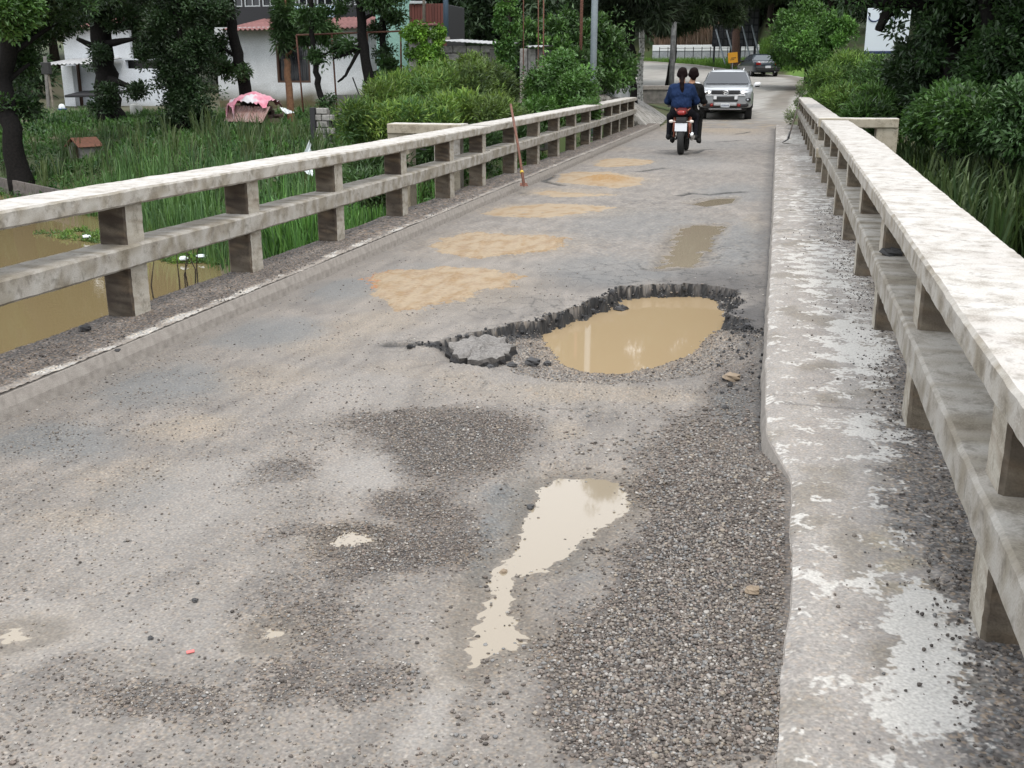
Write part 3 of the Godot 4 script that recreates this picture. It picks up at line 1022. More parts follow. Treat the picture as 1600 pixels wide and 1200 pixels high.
# ---------------------------------------------------------------- railings
# a weathered concrete member: a square section swept along pts, its skin slightly uneven
func member(st: SurfaceTool, pts: Array, right: Vector3, up: Vector3, w: float, h: float, step := 0.05, look = null, bow := 0.004) -> void:
	var rings := []
	for i in pts.size() - 1:
		var a: Vector3 = pts[i]
		var b: Vector3 = pts[i + 1]
		var n := maxi(1, int(a.distance_to(b) / step))
		for k in n + (1 if i == pts.size() - 2 else 0):
			var c := a.lerp(b, k / float(n))
			var ring := PackedVector3Array()
			var ch := 0.012
			for q in [[-1, -1, 0], [-1, -1, 1], [-1, 0, 2], [-1, 1, 1], [-1, 1, 0], [0, 1, 2], [1, 1, 0], [1, 1, 1], [1, 0, 2], [1, -1, 1], [1, -1, 0], [0, -1, 2]]:
				var x: float = q[0] * w * 0.5
				var y: float = q[1] * h * 0.5
				if q[2] == 0: x -= q[0] * ch
				elif q[2] == 1: y -= q[1] * ch
				var p := c + right * x + up * y
				var d := Vector3(N.skin.get_noise_3dv(p * 1.0), N.skin.get_noise_3dv(p + Vector3(9, 0, 0)), N.skin.get_noise_3dv(p + Vector3(0, 9, 0)))
				var e := Vector3(N.skin2.get_noise_3dv(p), N.skin2.get_noise_3dv(p + Vector3(5, 0, 0)), N.skin2.get_noise_3dv(p + Vector3(0, 5, 0)))
				ring.append(p + d * bow + e * 0.003)
			rings.append(ring)
	if look == null:
		loft(st, rings)
		return
	# faces coloured by the way they look
	var mids := []
	for r in rings:
		var c := Vector3.ZERO
		for p in r: c += p
		mids.append(c / r.size())
	for i in rings.size() - 1:
		var m: Vector3 = (mids[i] + mids[i + 1]) * 0.5
		for k in 12:
			var l := (k + 1) % 12
			var mid: Vector3 = (rings[i][k] + rings[i][l] + rings[i + 1][k] + rings[i + 1][l]) * 0.25
			var out := mid - m
			var v := [rings[i][k], rings[i][l], rings[i + 1][l], rings[i + 1][k]]
			if (v[2] - v[0]).cross(v[1] - v[0]).dot(out) < 0: v = [v[3], v[2], v[1], v[0]]
			for q in [0, 1, 2, 0, 2, 3]:
				st.set_color(look.call(out, v[q]))
				st.add_vertex(v[q])
	for e in [[0, 1], [rings.size() - 1, rings.size() - 2]]:
		st.set_color(Color(0.9, 0.88, 0.85))
		for k in 12:
			tri(st, rings[e[0]][k], rings[e[0]][(k + 1) % 12], mids[e[0]], mids[e[0]] - mids[e[1]])
	st.set_color(Color.WHITE)


# posts: paint has held on the side towards the road, the side towards the camera is bare and mossy
func post_look(side: float, dark: float) -> Variant:
	return func(out: Vector3, p: Vector3) -> Color:
		var o := out.normalized()
		if absf(o.z) > 0.7:
			var n: float = N.flake.get_noise_2d(p.x * 2.0 + p.z * 7.0, p.y * 1.6)
			var moss := Color(0.075, 0.052, 0.036).lerp(Color(0.25, 0.19, 0.13), smoothstep(0.1, 0.4, n))
			return Color(0.60, 0.53, 0.42).lerp(moss, clampf(dark + n * 0.5, 0, 1))
		return Color(0.78, 0.74, 0.66).lerp(Color(0.5, 0.44, 0.36), smoothstep(0.1, 0.5, N.flake.get_noise_2d(p.z * 3.0, p.y * 2.0)))


func railing(called_label: String, side: float, xin: Array, tops: Array, z0: float, z1: float, posts: Array, wide: float, base_dark: float) -> Node3D:
	var t := thing("railing", called_label, "railing", Vector3.ZERO, 0.0, "concrete railings along the bridge")
	var rails := [["top_rail", 0.096, 0.048, wide, 0.0], ["lower_rail", 0.132, 0.400, wide * 0.72, 0.0]]
	for r in rails:
		var pts := []
		var n := maxi(2, int((z0 - z1) / 1.8))
		for i in n + 1:
			var z := lerpf(z0, z1, i / float(n))
			pts.append(Vector3(table(xin, z) + side * r[3] * 0.5, table(tops, z) - r[2], z))
		var st := mb()
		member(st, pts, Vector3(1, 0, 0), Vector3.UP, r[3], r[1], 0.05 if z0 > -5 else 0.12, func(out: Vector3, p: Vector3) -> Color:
			var o := out.normalized()
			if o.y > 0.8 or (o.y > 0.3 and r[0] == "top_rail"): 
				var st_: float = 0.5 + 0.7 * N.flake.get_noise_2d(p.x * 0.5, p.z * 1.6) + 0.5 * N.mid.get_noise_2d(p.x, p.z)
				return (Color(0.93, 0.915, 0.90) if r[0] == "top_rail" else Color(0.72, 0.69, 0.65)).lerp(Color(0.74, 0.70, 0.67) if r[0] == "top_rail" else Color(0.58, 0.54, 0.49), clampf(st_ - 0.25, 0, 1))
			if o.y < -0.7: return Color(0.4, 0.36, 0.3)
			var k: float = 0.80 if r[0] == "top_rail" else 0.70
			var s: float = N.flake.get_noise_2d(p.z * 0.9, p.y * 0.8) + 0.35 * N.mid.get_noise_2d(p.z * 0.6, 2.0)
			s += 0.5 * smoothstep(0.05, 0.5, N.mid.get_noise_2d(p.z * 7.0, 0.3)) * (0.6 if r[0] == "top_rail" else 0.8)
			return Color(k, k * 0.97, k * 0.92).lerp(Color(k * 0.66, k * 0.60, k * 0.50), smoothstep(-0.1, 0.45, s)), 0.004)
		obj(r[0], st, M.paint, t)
	for i in posts.size():
		var z: float = posts[i]
		var x := table(xin, z) + side * (0.035 + 0.10)
		var top := table(tops, z)
		for seg in [[KERB - 0.05, top - 0.455], [top - 0.335, top - 0.090]]:
			var st := mb()
			member(st, [Vector3(x, seg[0], z), Vector3(x, seg[1], z)], Vector3(1, 0, 0), Vector3(0, 0, -1), 0.185, 0.20, 0.022, post_look(side, base_dark + 0.25 * N.mid.get_noise_2d(z * 9.0, seg[0] * 5.0)), 0.005)
			obj("post", st, M.paint, t)
	return t


# the short parapet that turns outward where two railings meet
func return_parapet(label: String, x0: float, x1: float, z: float, top: float, solid: bool) -> void:
	var t := thing("parapet", label, "parapet")
	var st := mb()
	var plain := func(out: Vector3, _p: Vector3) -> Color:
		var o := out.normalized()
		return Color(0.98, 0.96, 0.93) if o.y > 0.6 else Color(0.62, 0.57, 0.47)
	member(st, [Vector3(x0, top - 0.055, z), Vector3(x1, top - 0.055, z)], Vector3(0, 0, -1), Vector3.UP, 0.36, 0.13, 0.06, plain)
	obj("top_rail", st, M.paint, t)
	st = mb()
	var s := signf(x1 - x0)
	member(st, [Vector3(x1 - s * 0.14, -0.9, z), Vector3(x1 - s * 0.14, top - 0.12, z)], Vector3(1, 0, 0), Vector3(0, 0, -1), 0.30, 0.30, 0.08, plain)
	obj("post", st, M.paint, t)
	st = mb()
	if solid:
		member(st, [Vector3(x0 + s * 0.05, 0.34, z - 0.02), Vector3(x1 - s * 0.62, 0.34, z - 0.02)], Vector3(0, 0, -1), Vector3.UP, 0.16, 0.90, 0.08, plain)
		obj("panel", st, M.paint, t)
		# dark painted strokes, worn to fragments
		for q in [[0.40, 0.66, 0.018, 0.16], [0.44, 0.585, 0.08, 0.018], [0.56, 0.68, 0.018, 0.12], [0.585, 0.70, 0.06, 0.016], [0.66, 0.66, 0.016, 0.15], [0.72, 0.64, 0.016, 0.17]]:
			st = mb()
			bx(st, Vector3(x0 + s * (1.0 - q[0]), q[1], z + 0.066), Vector3(q[2], q[3], 0.006), 0.001)
			obj("painted_stroke", st, M.black_paint, t)
	else:
		member(st, [Vector3(x0, 0.45, z), Vector3(x1 - s * 0.29, 0.45, z)], Vector3(0, 0, -1), Vector3.UP, 0.24, 0.14, 0.06, plain)
		obj("lower_rail", st, M.paint, t)
		st = mb()
		member(st, [Vector3(x1 - s * 0.55, 0.52, z), Vector3(x1 - s * 0.55, top - 0.12, z)], Vector3(1, 0, 0), Vector3(0, 0, -1), 0.16, 0.18, 0.06, plain)
		obj("post", st, M.paint, t)


func railings() -> void:
	railing("white topped concrete railing nearest on the left, above the muddy river", -1.0, [[-32, -3.70], [2, -3.70]], [[-15, 0.895], [-10, 0.885], [-5, 0.90], [2, 0.92]], 0.6, -14.12, [-0.6, -2.28, -3.96, -5.72, -7.28, -8.92, -10.68, -12.42, -13.92], 0.36, 0.95)
	railing("far left railing past the joint, half hidden by bushes", -1.0, [[-32, -3.98], [-24, -3.80], [-14, -3.72]], [[-32, 0.92], [-14, 0.90]], -14.2, -32.2, [-15.9, -17.6, -19.4, -21.2, -23.0, -24.8, -26.6, -28.3, -30.2, -31.9], 0.34, 0.85)
	railing("broad white topped railing nearest on the right", 1.0, [[-17, 0.64], [-12, 0.635], [-6, 0.60], [-2, 0.565], [2, 0.56]], [[-17, 0.935], [-11, 0.94], [-6, 0.89], [-2, 0.855], [2, 0.85]], 0.6, -16.0, [-0.95, -2.80, -4.60, -6.42, -8.22, -10.05, -11.85, -13.65, -15.45], 0.385, 0.75)
	railing("far right railing where the bridge ends, with a shovel leaning on it", 1.0, [[-36, 0.62], [-16, 0.62]], [[-36, 0.93], [-16, 0.93]], -16.9, -33.0, [-17.2, -18.9, -20.6, -22.3, -24.0, -25.7, -27.4, -29.1, -30.8, -32.6], 0.36, 0.7)
	return_parapet("squared concrete loop standing out beyond the right railing", 0.62, 1.72, -16.5, 0.94, false)
	return_parapet("solid parapet with dark painted strokes behind the left railing", -4.02, -5.05, -13.95, 0.91, true)


# ---------------------------------------------------------------- sand in the holes
func sand_patches() -> void:
	var list := [
		["tan sand fill with tyre grooves on the left lane, closest to the camera", [Vector2(-3.09, -7.69), Vector2(-3.09, -8.09), Vector2(-2.88, -8.30), Vector2(-2.64, -8.42), Vector2(-2.37, -8.45), Vector2(-2.07, -8.34), Vector2(-1.86, -8.10), Vector2(-1.86, -7.71), Vector2(-2.00, -7.48), Vector2(-2.12, -7.11), Vector2(-2.28, -6.81), Vector2(-2.46, -6.60), Vector2(-2.65, -6.99), Vector2(-2.89, -7.36)]],
		["tan sand fill with tyre grooves, second along the left lane", [Vector2(-3.09, -9.41), Vector2(-3.13, -9.98), Vector2(-2.97, -10.48), Vector2(-2.57, -10.38), Vector2(-2.18, -10.39), Vector2(-1.88, -10.28), Vector2(-1.86, -9.78), Vector2(-1.90, -9.42), Vector2(-2.21, -9.16), Vector2(-2.49, -8.88), Vector2(-2.83, -9.02)]],
		["faint sand smear third along the left lane", [Vector2(-3.40, -11.88), Vector2(-3.15, -12.71), Vector2(-2.68, -13.17), Vector2(-2.10, -13.10), Vector2(-1.71, -12.85), Vector2(-2.03, -12.21), Vector2(-2.31, -11.73), Vector2(-2.87, -11.59)]],
		["heaped orange sand fill beside the leaning rusty rod", [Vector2(-3.16, -15.88), Vector2(-3.34, -17.16), Vector2(-3.17, -17.68), Vector2(-2.65, -17.81), Vector2(-1.94, -16.81), Vector2(-1.79, -15.80), Vector2(-2.14, -15.16), Vector2(-2.62, -15.41)]],
		["pale orange sand fill farthest along the left lane", [Vector2(-3.12, -19.04), Vector2(-3.17, -20.08), Vector2(-2.97, -20.79), Vector2(-2.17, -20.49), Vector2(-2.10, -19.58), Vector2(-2.42, -18.92), Vector2(-2.82, -18.55)]],
		["thin streak of orange sand just before the heaped fill", [Vector2(-3.25, -14.19), Vector2(-2.99, -14.68), Vector2(-2.40, -14.39), Vector2(-1.82, -14.37), Vector2(-2.24, -13.95), Vector2(-2.80, -13.74)]],
	]
	for k in list.size():
		var poly: Array = list[k][1]
		var r := bounds(poly, 0.12)
		var d := 0.012 if k < 2 else 0.03
		var xs := span(r.position.x, r.end.x, int(r.size.x / d))
		var zs := span(r.end.y, r.position.y, int(r.size.y / d))
		var ys := PackedFloat32Array()
		var cols := PackedColorArray()
		for z in zs:
			for x in xs:
				var p := Vector2(x, z)
				var s := sd_poly(p + (warp(p) - p) * 2.2, poly)
				var h := height_at(x, z)
				var fine: float = N.grit.get_noise_2d(x * 1.4, z * 1.4)
				var n: float = N.warp.get_noise_2d(x * 1.6, z * 0.8)
				var c := Color(0.262, 0.203, 0.136).lerp(Color(0.22, 0.152, 0.086), smoothstep(-0.1, 0.5, n))
				var lift := clampf(-s * 0.14, -0.03, 0.010) + 0.002 * n - 0.013 * smoothstep(-0.16, 0.0, s) * clampf(0.5 + 1.2 * N.grit.get_noise_2d(x * 0.7, z * 0.7) + N.chip.get_noise_2d(x, z), 0, 1)
				if k < 2:
					# tyre tracks that run along the road: bands with lugs
					var u := x + 0.04 * sin(z * 1.6 + k) + (-0.12 if k == 0 else -0.16) * (z - r.position.y) + 0.02 * n
					var band := sin(u * 30.0) * 0.6 + sin(u * 71.0 + 1.0) * 0.4
					var track := smoothstep(-0.1, 0.35, N.streak.get_noise_2d(u * 2.6, 3.0 + k) + 0.25 * n)
					var lug := sin(z * 74.0 + 30.0 * u)
					lift += (0.005 * band + 0.0035 * lug * track) * smoothstep(0.0, 0.06, -s)
					c = c.lerp(Color(0.19, 0.12, 0.062), 0.62 * track * smoothstep(-0.2, 0.7, band * 0.45 + 0.45 * lug + 1.3 * fine))
					c = c.lerp(Color(0.20, 0.135, 0.08), 0.6 * smoothstep(0.05, 0.4, N.flake.get_noise_2d(x * 0.7, z * 0.5) + 0.3 * fine))
					c = c * (1.0 + 0.22 * N.grit.get_noise_2d(x * 2.3, z * 2.3))
				elif k == 3:
					var hp := 1.0 - smoothstep(0.25, 1.0, Vector2((x + 2.45) / 0.55, (z + 16.2) / 0.85).length())
					lift += hp * (0.05 + 0.02 * fine + 0.02 * N.chip.get_noise_2d(x, z))
					c = c.lerp(Color(0.24, 0.135, 0.045), hp * 0.8)
				if s > -0.05 and x < poly[0].x + 0.25 and k == 0: c = c.lerp(Color(0.30, 0.12, 0.05), 0.7)
				if k == 2 or k == 5: lift -= 0.004 + 0.006 * (0.5 + N.flake.get_noise_2d(x, z))
				c = c.lerp(Color(0.31, 0.25, 0.175), 0.4 * smoothstep(0.1, 0.6, fine))
				cols.append(c)
				ys.append(h + lift + fine * 0.0015)
		var mesh := ArrayMesh.new()
		mesh.add_surface_from_arrays(Mesh.PRIMITIVE_TRIANGLES, field(xs, zs, ys, cols))
		tag(put("sand_patch", mesh, M.sand), list[k][0], "sand patch", "potholes filled with sand")



# ---------------------------------------------------------------- land and water
var shore := [Vector2(-60, -40), Vector2(-30, -29), Vector2(-20.3, -24.9), Vector2(-15.7, -21.7), Vector2(-12.5, -19.7), Vector2(-9.2, -16.6), Vector2(-8.1, -14.6), Vector2(-6.9, -14.1), Vector2(-5.6, -13.9), Vector2(-3.6, -13.0), Vector2(1.2, -9.0), Vector2(1.6, -4), Vector2(2.0, 14), Vector2(-60, 14)]


func rise(d: float) -> float:
	return (d - 40.0) * 0.049 if d > 42 else maxf(0.0, d - 38.0) * maxf(0.0, d - 38.0) * 0.006125


func road_left(d: float) -> float:
	return table([[33, -3.46], [38, -3.5], [45, -3.9], [50, -4.7], [56, -6.6], [62, -9.2], [70, -13.5], [80, -19.0], [95, -26.0]], d)


func road_right(d: float) -> float:
	return table([[33, 0.2], [38, 0.55], [45, 0.8], [51, 1.0], [58, 1.8], [63.5, 2.1], [67, 1.9], [71, 0.8], [73, -0.9], [79, -3.3], [87, -6.2], [95, -11.0]], d)


func land(x: float, z: float) -> float:
	var d := -z
	var n: float = N.land.get_noise_2d(x, z)
	var r := rise(d)
	var h := 0.0
	if x < -1.5:
		var s := sd_poly(Vector2(x, z), shore)
		h = -1.5 + (1.45 * (1.0 - exp(-s / 2.9)) + 0.03 * s if s > 0 else clampf(s * 0.4, -1.4, 0)) + n * 0.10
		if s > 0: h = minf(h, 0.62 + n * 0.05)
		h = maxf(h, r - 0.1) if d > 38 else h
	else:
		h = lerpf(-1.35, r - 0.05, smoothstep(22.0, 36.0, d)) + n * 0.12
		h += 0.10 * maxf(0.0, x - 8.0)
		if d > 40: h += clampf((x - road_right(d)) * 0.17, 0.0, 2.6) * smoothstep(42, 52, d)
	if d < 33.2:
		# under and beside the bridge
		var e := maxf(-4.3 - x, x - 1.2)
		h = minf(h, lerpf(-1.3, 6.0, smoothstep(0.0, 9.0, e)) if d < 29 else lerpf(-1.3, 0.0, smoothstep(29, 33, d)) + maxf(0, e))
	elif d < 96:
		var e := maxf(road_left(d) - x, x - road_right(d))
		h = lerpf(r - 0.06, h, smoothstep(0.0, 2.2, e))
	if d > 100: h += (d - 100) * 0.25
	if x < -32: h += (-32 - x) * 0.12
	if x > 25: h += (x - 25) * 0.15
	return h


func ground() -> void:
	var xs := PackedFloat32Array()
	var x := -90.0
	while x < 75:
		xs.append(x)
		x += 0.45 if x > -26 and x < 10 else 1.6
	var zs := PackedFloat32Array()
	var z := 14.0
	while z > -150:
		zs.append(z)
		z -= 0.5 if z < -6 and z > -60 else 1.4
	var ys := PackedFloat32Array()
	var cols := PackedColorArray()
	for zz in zs:
		for xx in xs:
			var h := land(xx, zz)
			ys.append(h)
			var n: float = N.land.get_noise_2d(xx * 3, zz * 3)
			var c := Color(0.045, 0.075, 0.02).lerp(Color(0.075, 0.065, 0.035), clampf(0.45 + n, 0, 1))
			if h < -1.4: c = Color(0.10, 0.075, 0.045)
			if zz < -33 and zz > -52 and xx < -14: c = c.lerp(Color(0.10, 0.085, 0.06), 0.6)
			if xx > 0.5 and zz < -44 and zz > -76: c = Color(0.07, 0.15, 0.022).lerp(Color(0.11, 0.19, 0.03), clampf(0.5 + n, 0, 1))
			cols.append(c)
	var mesh := ArrayMesh.new()
	mesh.add_surface_from_arrays(Mesh.PRIMITIVE_TRIANGLES, field(xs, zs, ys, cols))
	tag(put("ground", mesh, M.soil), "grassy river banks and the land beyond the bridge", "ground", "", "structure")
	var st := mb()
	sheet(st, PackedVector2Array([Vector2(-70, 14), Vector2(3.0, 14), Vector2(3.0, -9), Vector2(-2, -14), Vector2(-30, -34), Vector2(-70, -46)]), -1.5)
	tag(obj("river", st, M.river), "still brown river water beside the bridge", "river", "", "structure")
	# the road after the bridge: a strip between its two edges
	var rings := PackedFloat32Array()
	var d := 33.42
	while d < 96:
		rings.append(d)
		d += 0.35
	var nx := 26
	var v := PackedVector3Array()
	var col := PackedColorArray()
	var ix := PackedInt32Array()
	for j in rings.size():
		var dd := rings[j]
		var a: float = road_left(dd) + 0.12 * N.chip.get_noise_2d(dd * 0.1, 1)
		var b: float = road_right(dd) + 0.15 * N.chip.get_noise_2d(dd * 0.1, 2)
		for i in nx + 1:
			var t := i / float(nx)
			var xx := lerpf(a, b, t)
			v.append(Vector3(xx, rise(dd) + lerpf(-0.006, 0.012, smoothstep(33.5, 36.5, dd)) + 0.008 * N.low.get_noise_2d(xx, -dd), -dd))
			var n: float = N.mid.get_noise_2d(xx * 0.4, dd * 0.25)
			var fine: float = 0.9 + 0.25 * N.chip.get_noise_2d(xx, dd * 0.4) + 0.15 * N.flake.get_noise_2d(xx, dd * 0.3)
			var c := Color(0.36, 0.35, 0.325).lerp(Color(0.31, 0.295, 0.27), clampf(0.5 + n, 0, 1))
			# a darker worn lane along the outer curve
			var away: float = b - xx
			var lane := smoothstep(0.15, 0.4, away) * (1.0 - smoothstep(1.0, 1.5, away)) * smoothstep(41, 47, dd)
			c = c.lerp(Color(0.17, 0.15, 0.125), lane * 0.85)
			var mud := 1.0 - smoothstep(34.0, 46.0, dd + 3.0 * n)
			c = c.lerp(Color(0.178, 0.162, 0.146).lerp(Color(0.25, 0.20, 0.14), smoothstep(0.0, 0.5, N.warp.get_noise_2d(xx * 0.5, dd * 0.4))), mud)
			col.append(c * fine)
			if j < rings.size() - 1 and i < nx:
				var p := j * (nx + 1) + i
				ix.append_array([p, p + nx + 1, p + nx + 2, p, p + nx + 2, p + 1])
	var arr := []
	arr.resize(Mesh.ARRAY_MAX)
	arr[Mesh.ARRAY_VERTEX] = v
	arr[Mesh.ARRAY_COLOR] = col
	arr[Mesh.ARRAY_INDEX] = ix
	st = SurfaceTool.new()
	st.create_from_arrays(arr)
	tag(obj("road", st, M.far_road), "pale road beyond the bridge curving away to the left", "road", "", "structure")
	# concrete slope and low wall at the left end of the bridge
	st = mb()
	var front := []
	for p in [[0.0, 0.0], [0.55, 0.42], [1.1, 0.86], [1.5, 1.0], [1.9, 0.95], [2.3, 0.2]]:
		var ring := PackedVector3Array()
		for k in 14:
			var t := k / 13.0
			var zz := lerpf(-32.4, -41.0, t)
			ring.append(Vector3(-3.52 - 0.35 * t - p[0] + 0.06 * N.chip.get_noise_2d(zz * 0.3, p[0] * 3.0), rise(-zz) + p[1] * (1.0 - 0.25 * t) - 0.02 + 0.05 * N.chip.get_noise_2d(zz * 0.4, p[1] * 4.0 + 5.0), zz))
		front.append(ring)
	loft(st, front, false, false)
	for k in front.size() - 1: tri(st, front[k][0], front[k + 1][0], Vector3(-4.6, -0.4, -32.4), Vector3(0, 0, 1))
	tag(obj("stone_revetment", st, M.revet), "pale cracked concrete slope at the left end of the bridge", "revetment", "", "structure")
	st = mb()
	member(st, [Vector3(-5.23, 1.06, -44.00), Vector3(-3.76, 1.06, -44.00)], Vector3(0, 0, -1), Vector3.UP, 0.4, 0.16)
	var t := thing("low_wall", "low concrete wall with a pale cap behind the motorcycle", "wall")
	obj("cap", st, M.kerb, t)
	st = mb()
	member(st, [Vector3(-5.17, 0.74, -44.00), Vector3(-3.79, 0.74, -44.00)], Vector3(0, 0, -1), Vector3.UP, 0.3, 0.6)
	obj("wall_body", st, M.concrete_raw, t)


# ---------------------------------------------------------------- plants
# a bunch of leaves: n leaves of the given size inside a ball of radius r
func leaf_clump(seed_: int, n: int, length: float, wide: float, r: float, droop := 0.0, fold := 0.25) -> Mesh:
	var g := RandomNumberGenerator.new()
	g.seed = seed_
	var st := mb()
	for i in n:
		var d := Vector3(g.randfn(), g.randfn() * 0.8 + 0.1, g.randfn()).normalized()
		var c := d * r * pow(g.randf(), 0.5)
		var dir := (d + Vector3(g.randfn(), g.randfn(), g.randfn()) * 0.5 + Vector3(0, 0.25 - droop, 0)).normalized()
		var side := dir.cross(Vector3(g.randfn() * 0.4, 1, g.randfn() * 0.4)).normalized()
		var up := side.cross(dir)
		var l := length * g.randf_range(0.65, 1.2)
		var w := wide * g.randf_range(0.75, 1.2)
		var v := g.randf_range(0.72, 1.28)
		st.set_color(Color(v * g.randf_range(0.92, 1.12), v, v * g.randf_range(0.85, 1.1)))
		var a := c
		var b := c + dir * l * 0.45 + side * w * 0.5 + up * w * fold
		var e := c + dir * l - up * l * (0.12 + droop * 0.4)
		var f := c + dir * l * 0.45 - side * w * 0.5 + up * w * fold
		tri(st, a, b, e, up)
		tri(st, a, e, f, up)
	st.generate_normals()
	return st.commit()


# upright blades from one root
func blade_tuft(seed_: int, n: int, tall: float, wide: float, spread: float, bend: float, dry := 0.0) -> Mesh:
	var g := RandomNumberGenerator.new()
	g.seed = seed_
	var st := mb()
	for i in n:
		var t := g.randf() * TAU
		var o := Vector3(cos(t), 0, sin(t)) * spread * sqrt(g.randf())
		var lean := Vector3(cos(t + g.randfn() * 0.6), 0, sin(t + g.randfn() * 0.6)) * bend * g.randf_range(0.3, 1.3)
		var h := tall * g.randf_range(0.55, 1.1)
		var s := Vector3(cos(t + 1.6 + g.randfn() * 0.5), 0, sin(t + 1.6 + g.randfn() * 0.5)) * wide * 0.5
		var c := Color(1, 1, 1) * g.randf_range(0.75, 1.2)
		if g.randf() < dry: c = Color(3.2, 1.75, 1.9) * g.randf_range(0.6, 1.0)
		st.set_color(c)
		var p0 := o
		var p1 := o + Vector3(0, h * 0.5, 0) + lean * h * 0.22
		var p2 := o + Vector3(0, h * 0.86, 0) + lean * h * 0.6
		var p3 := o + Vector3(0, h * (0.98 - 0.1 * bend), 0) + lean * h * 0.95
		var out := s.cross(Vector3.UP)
		quad(st, p0 - s * 0.8, p0 + s * 0.8, p1 + s, p1 - s, out)
		quad(st, p1 - s, p1 + s, p2 + s * 0.7, p2 - s * 0.7, out)
		tri(st, p2 - s * 0.7, p2 + s * 0.7, p3, out)
	st.generate_normals()
	return st.commit()


func plant_meshes() -> void:
	K.broad = leaf_clump(1, 30, 0.115, 0.055, 0.20)
	K.big = leaf_clump(2, 22, 0.20, 0.085, 0.28)
	K.fine = leaf_clump(3, 40, 0.125, 0.024, 0.20)
	K.ivy = leaf_clump(4, 30, 0.075, 0.065, 0.12, 0.6)
	K.pine = leaf_clump(5, 80, 0.26, 0.016, 0.34, 0.5, 0.0)
	K.dense = leaf_clump(6, 60, 0.15, 0.06, 0.36, 0.2)
	K.grass = blade_tuft(7, 16, 0.34, 0.012, 0.12, 0.8, 0.06)
	K.weed = leaf_clump(8, 26, 0.12, 0.06, 0.16)
	K.reed = blade_tuft(9, 11, 1.35, 0.028, 0.22, 0.28, 0.12)
	K.dry_reed = blade_tuft(10, 11, 1.25, 0.032, 0.22, 0.36, 0.38)
	for k in ["broad", "big", "fine", "ivy", "pine", "dense", "grass", "weed", "reed", "dry_reed"]:
		L[k] = leaf_mat(0.5 if k in ["big", "broad", "ivy", "weed"] else 0.6, 0.5)


var K := {}
var L := {}


func ball() -> Vector3:
	var v := Vector3(rng.randfn(), rng.randfn(), rng.randfn()).normalized()
	return v * lerpf(0.25, 1.0, pow(rng.randf(), 0.6))


# foliage in ellipsoids: blobs = [[centre, radii], ...] in the parent's space
func crown(parent: Node3D, blobs_: Array, kind: String, n: int, size: float, c1: Color, c2: Color, called := "crown") -> Node:
	var sum := 0.0
	var share := []
	for b in blobs_:
		var w: float = pow(b[1].x * b[1].y * b[1].z, 0.67)
		share.append(w)
		sum += w
	var xfs := []
	var cols := []
	for i in blobs_.size():
		var b: Array = blobs_[i]
		var cnt := int(n * share[i] / sum)
		var lumps := []
		var nl := maxi(3, cnt / 16)
		for k in nl:
			lumps.append([b[0] + ball() * b[1] * 0.86, rng.randf_range(0.75, 1.3)])
		for k in cnt:
			var lump: Array = lumps[rng.randi() % nl]
			var p: Vector3 = lump[0] + ball() * b[1] * 0.33 - parent.position
			if rng.randf() < 0.08: p = b[0] + ball() * b[1] * 1.12 - parent.position
			var s := size * rng.randf_range(0.7, 1.35)
			xfs.append(Transform3D(Basis.from_euler(Vector3(rng.randfn() * 0.5, rng.randf() * TAU, rng.randfn() * 0.5)).scaled(Vector3(s, s, s)), p))
			var c := c1.lerp(c2, clampf(rng.randf() * 0.8 + 0.35 * N.warp.get_noise_3d(p.x * 0.3, p.y * 0.3, p.z * 0.3), 0, 1))
			cols.append(c * rng.randf_range(0.8, 1.2) * lump[1])
	var o := multi(called, K[kind], L[kind], xfs, cols, parent)
	o.set_meta("kind", "stuff")
	return o


func limb(parent: Node3D, pts: Array, r0: float, r1: float, m: Material, called := "trunk", sides := 9) -> void:
	var st := mb(true)
	var p := []
	var r := []
	for i in pts.size() - 1:
		for k in 5:
			var t := (i + k / 5.0) / (pts.size() - 1)
			var q: Vector3 = pts[i].lerp(pts[i + 1], k / 5.0) - parent.position
			p.append(q + Vector3(rng.randfn(), 0, rng.randfn()) * r0 * 0.10)
			r.append(lerpf(r0, r1, t) * (1.0 + (0.35 * (1.0 - t * 8.0) if t < 0.12 else 0.0)))
	p.append(pts[-1] - parent.position)
	r.append(r1)
	tube(st, p, r, sides, 0.08)
	obj(called, st, m, parent)


func tree(called: String, label: String, category: String, trunk: Array, r0: float, r1: float, bark: Material, blobs_: Array, kind: String, n: int, size: float, c1: Color, c2: Color, group := "", limbs := []) -> Node3D:
	var base: Vector3 = trunk[0] if trunk.size() else blobs_[0][0]
	var t := thing(called, label, category, base, 0.0, group)
	if trunk.size(): limb(t, trunk, r0, r1, bark)
	for l in limbs: limb(t, l, r0 * 0.35, r1 * 0.25, bark, "branch", 6)
	if blobs_.size(): crown(t, blobs_, kind, n, size, c1, c2, "crown" if trunk.size() else "foliage")
	return t


func on_land(p: Vector3, sink := 0.1) -> Vector3:
	return Vector3(p.x, land(p.x, p.z) - sink, p.z)


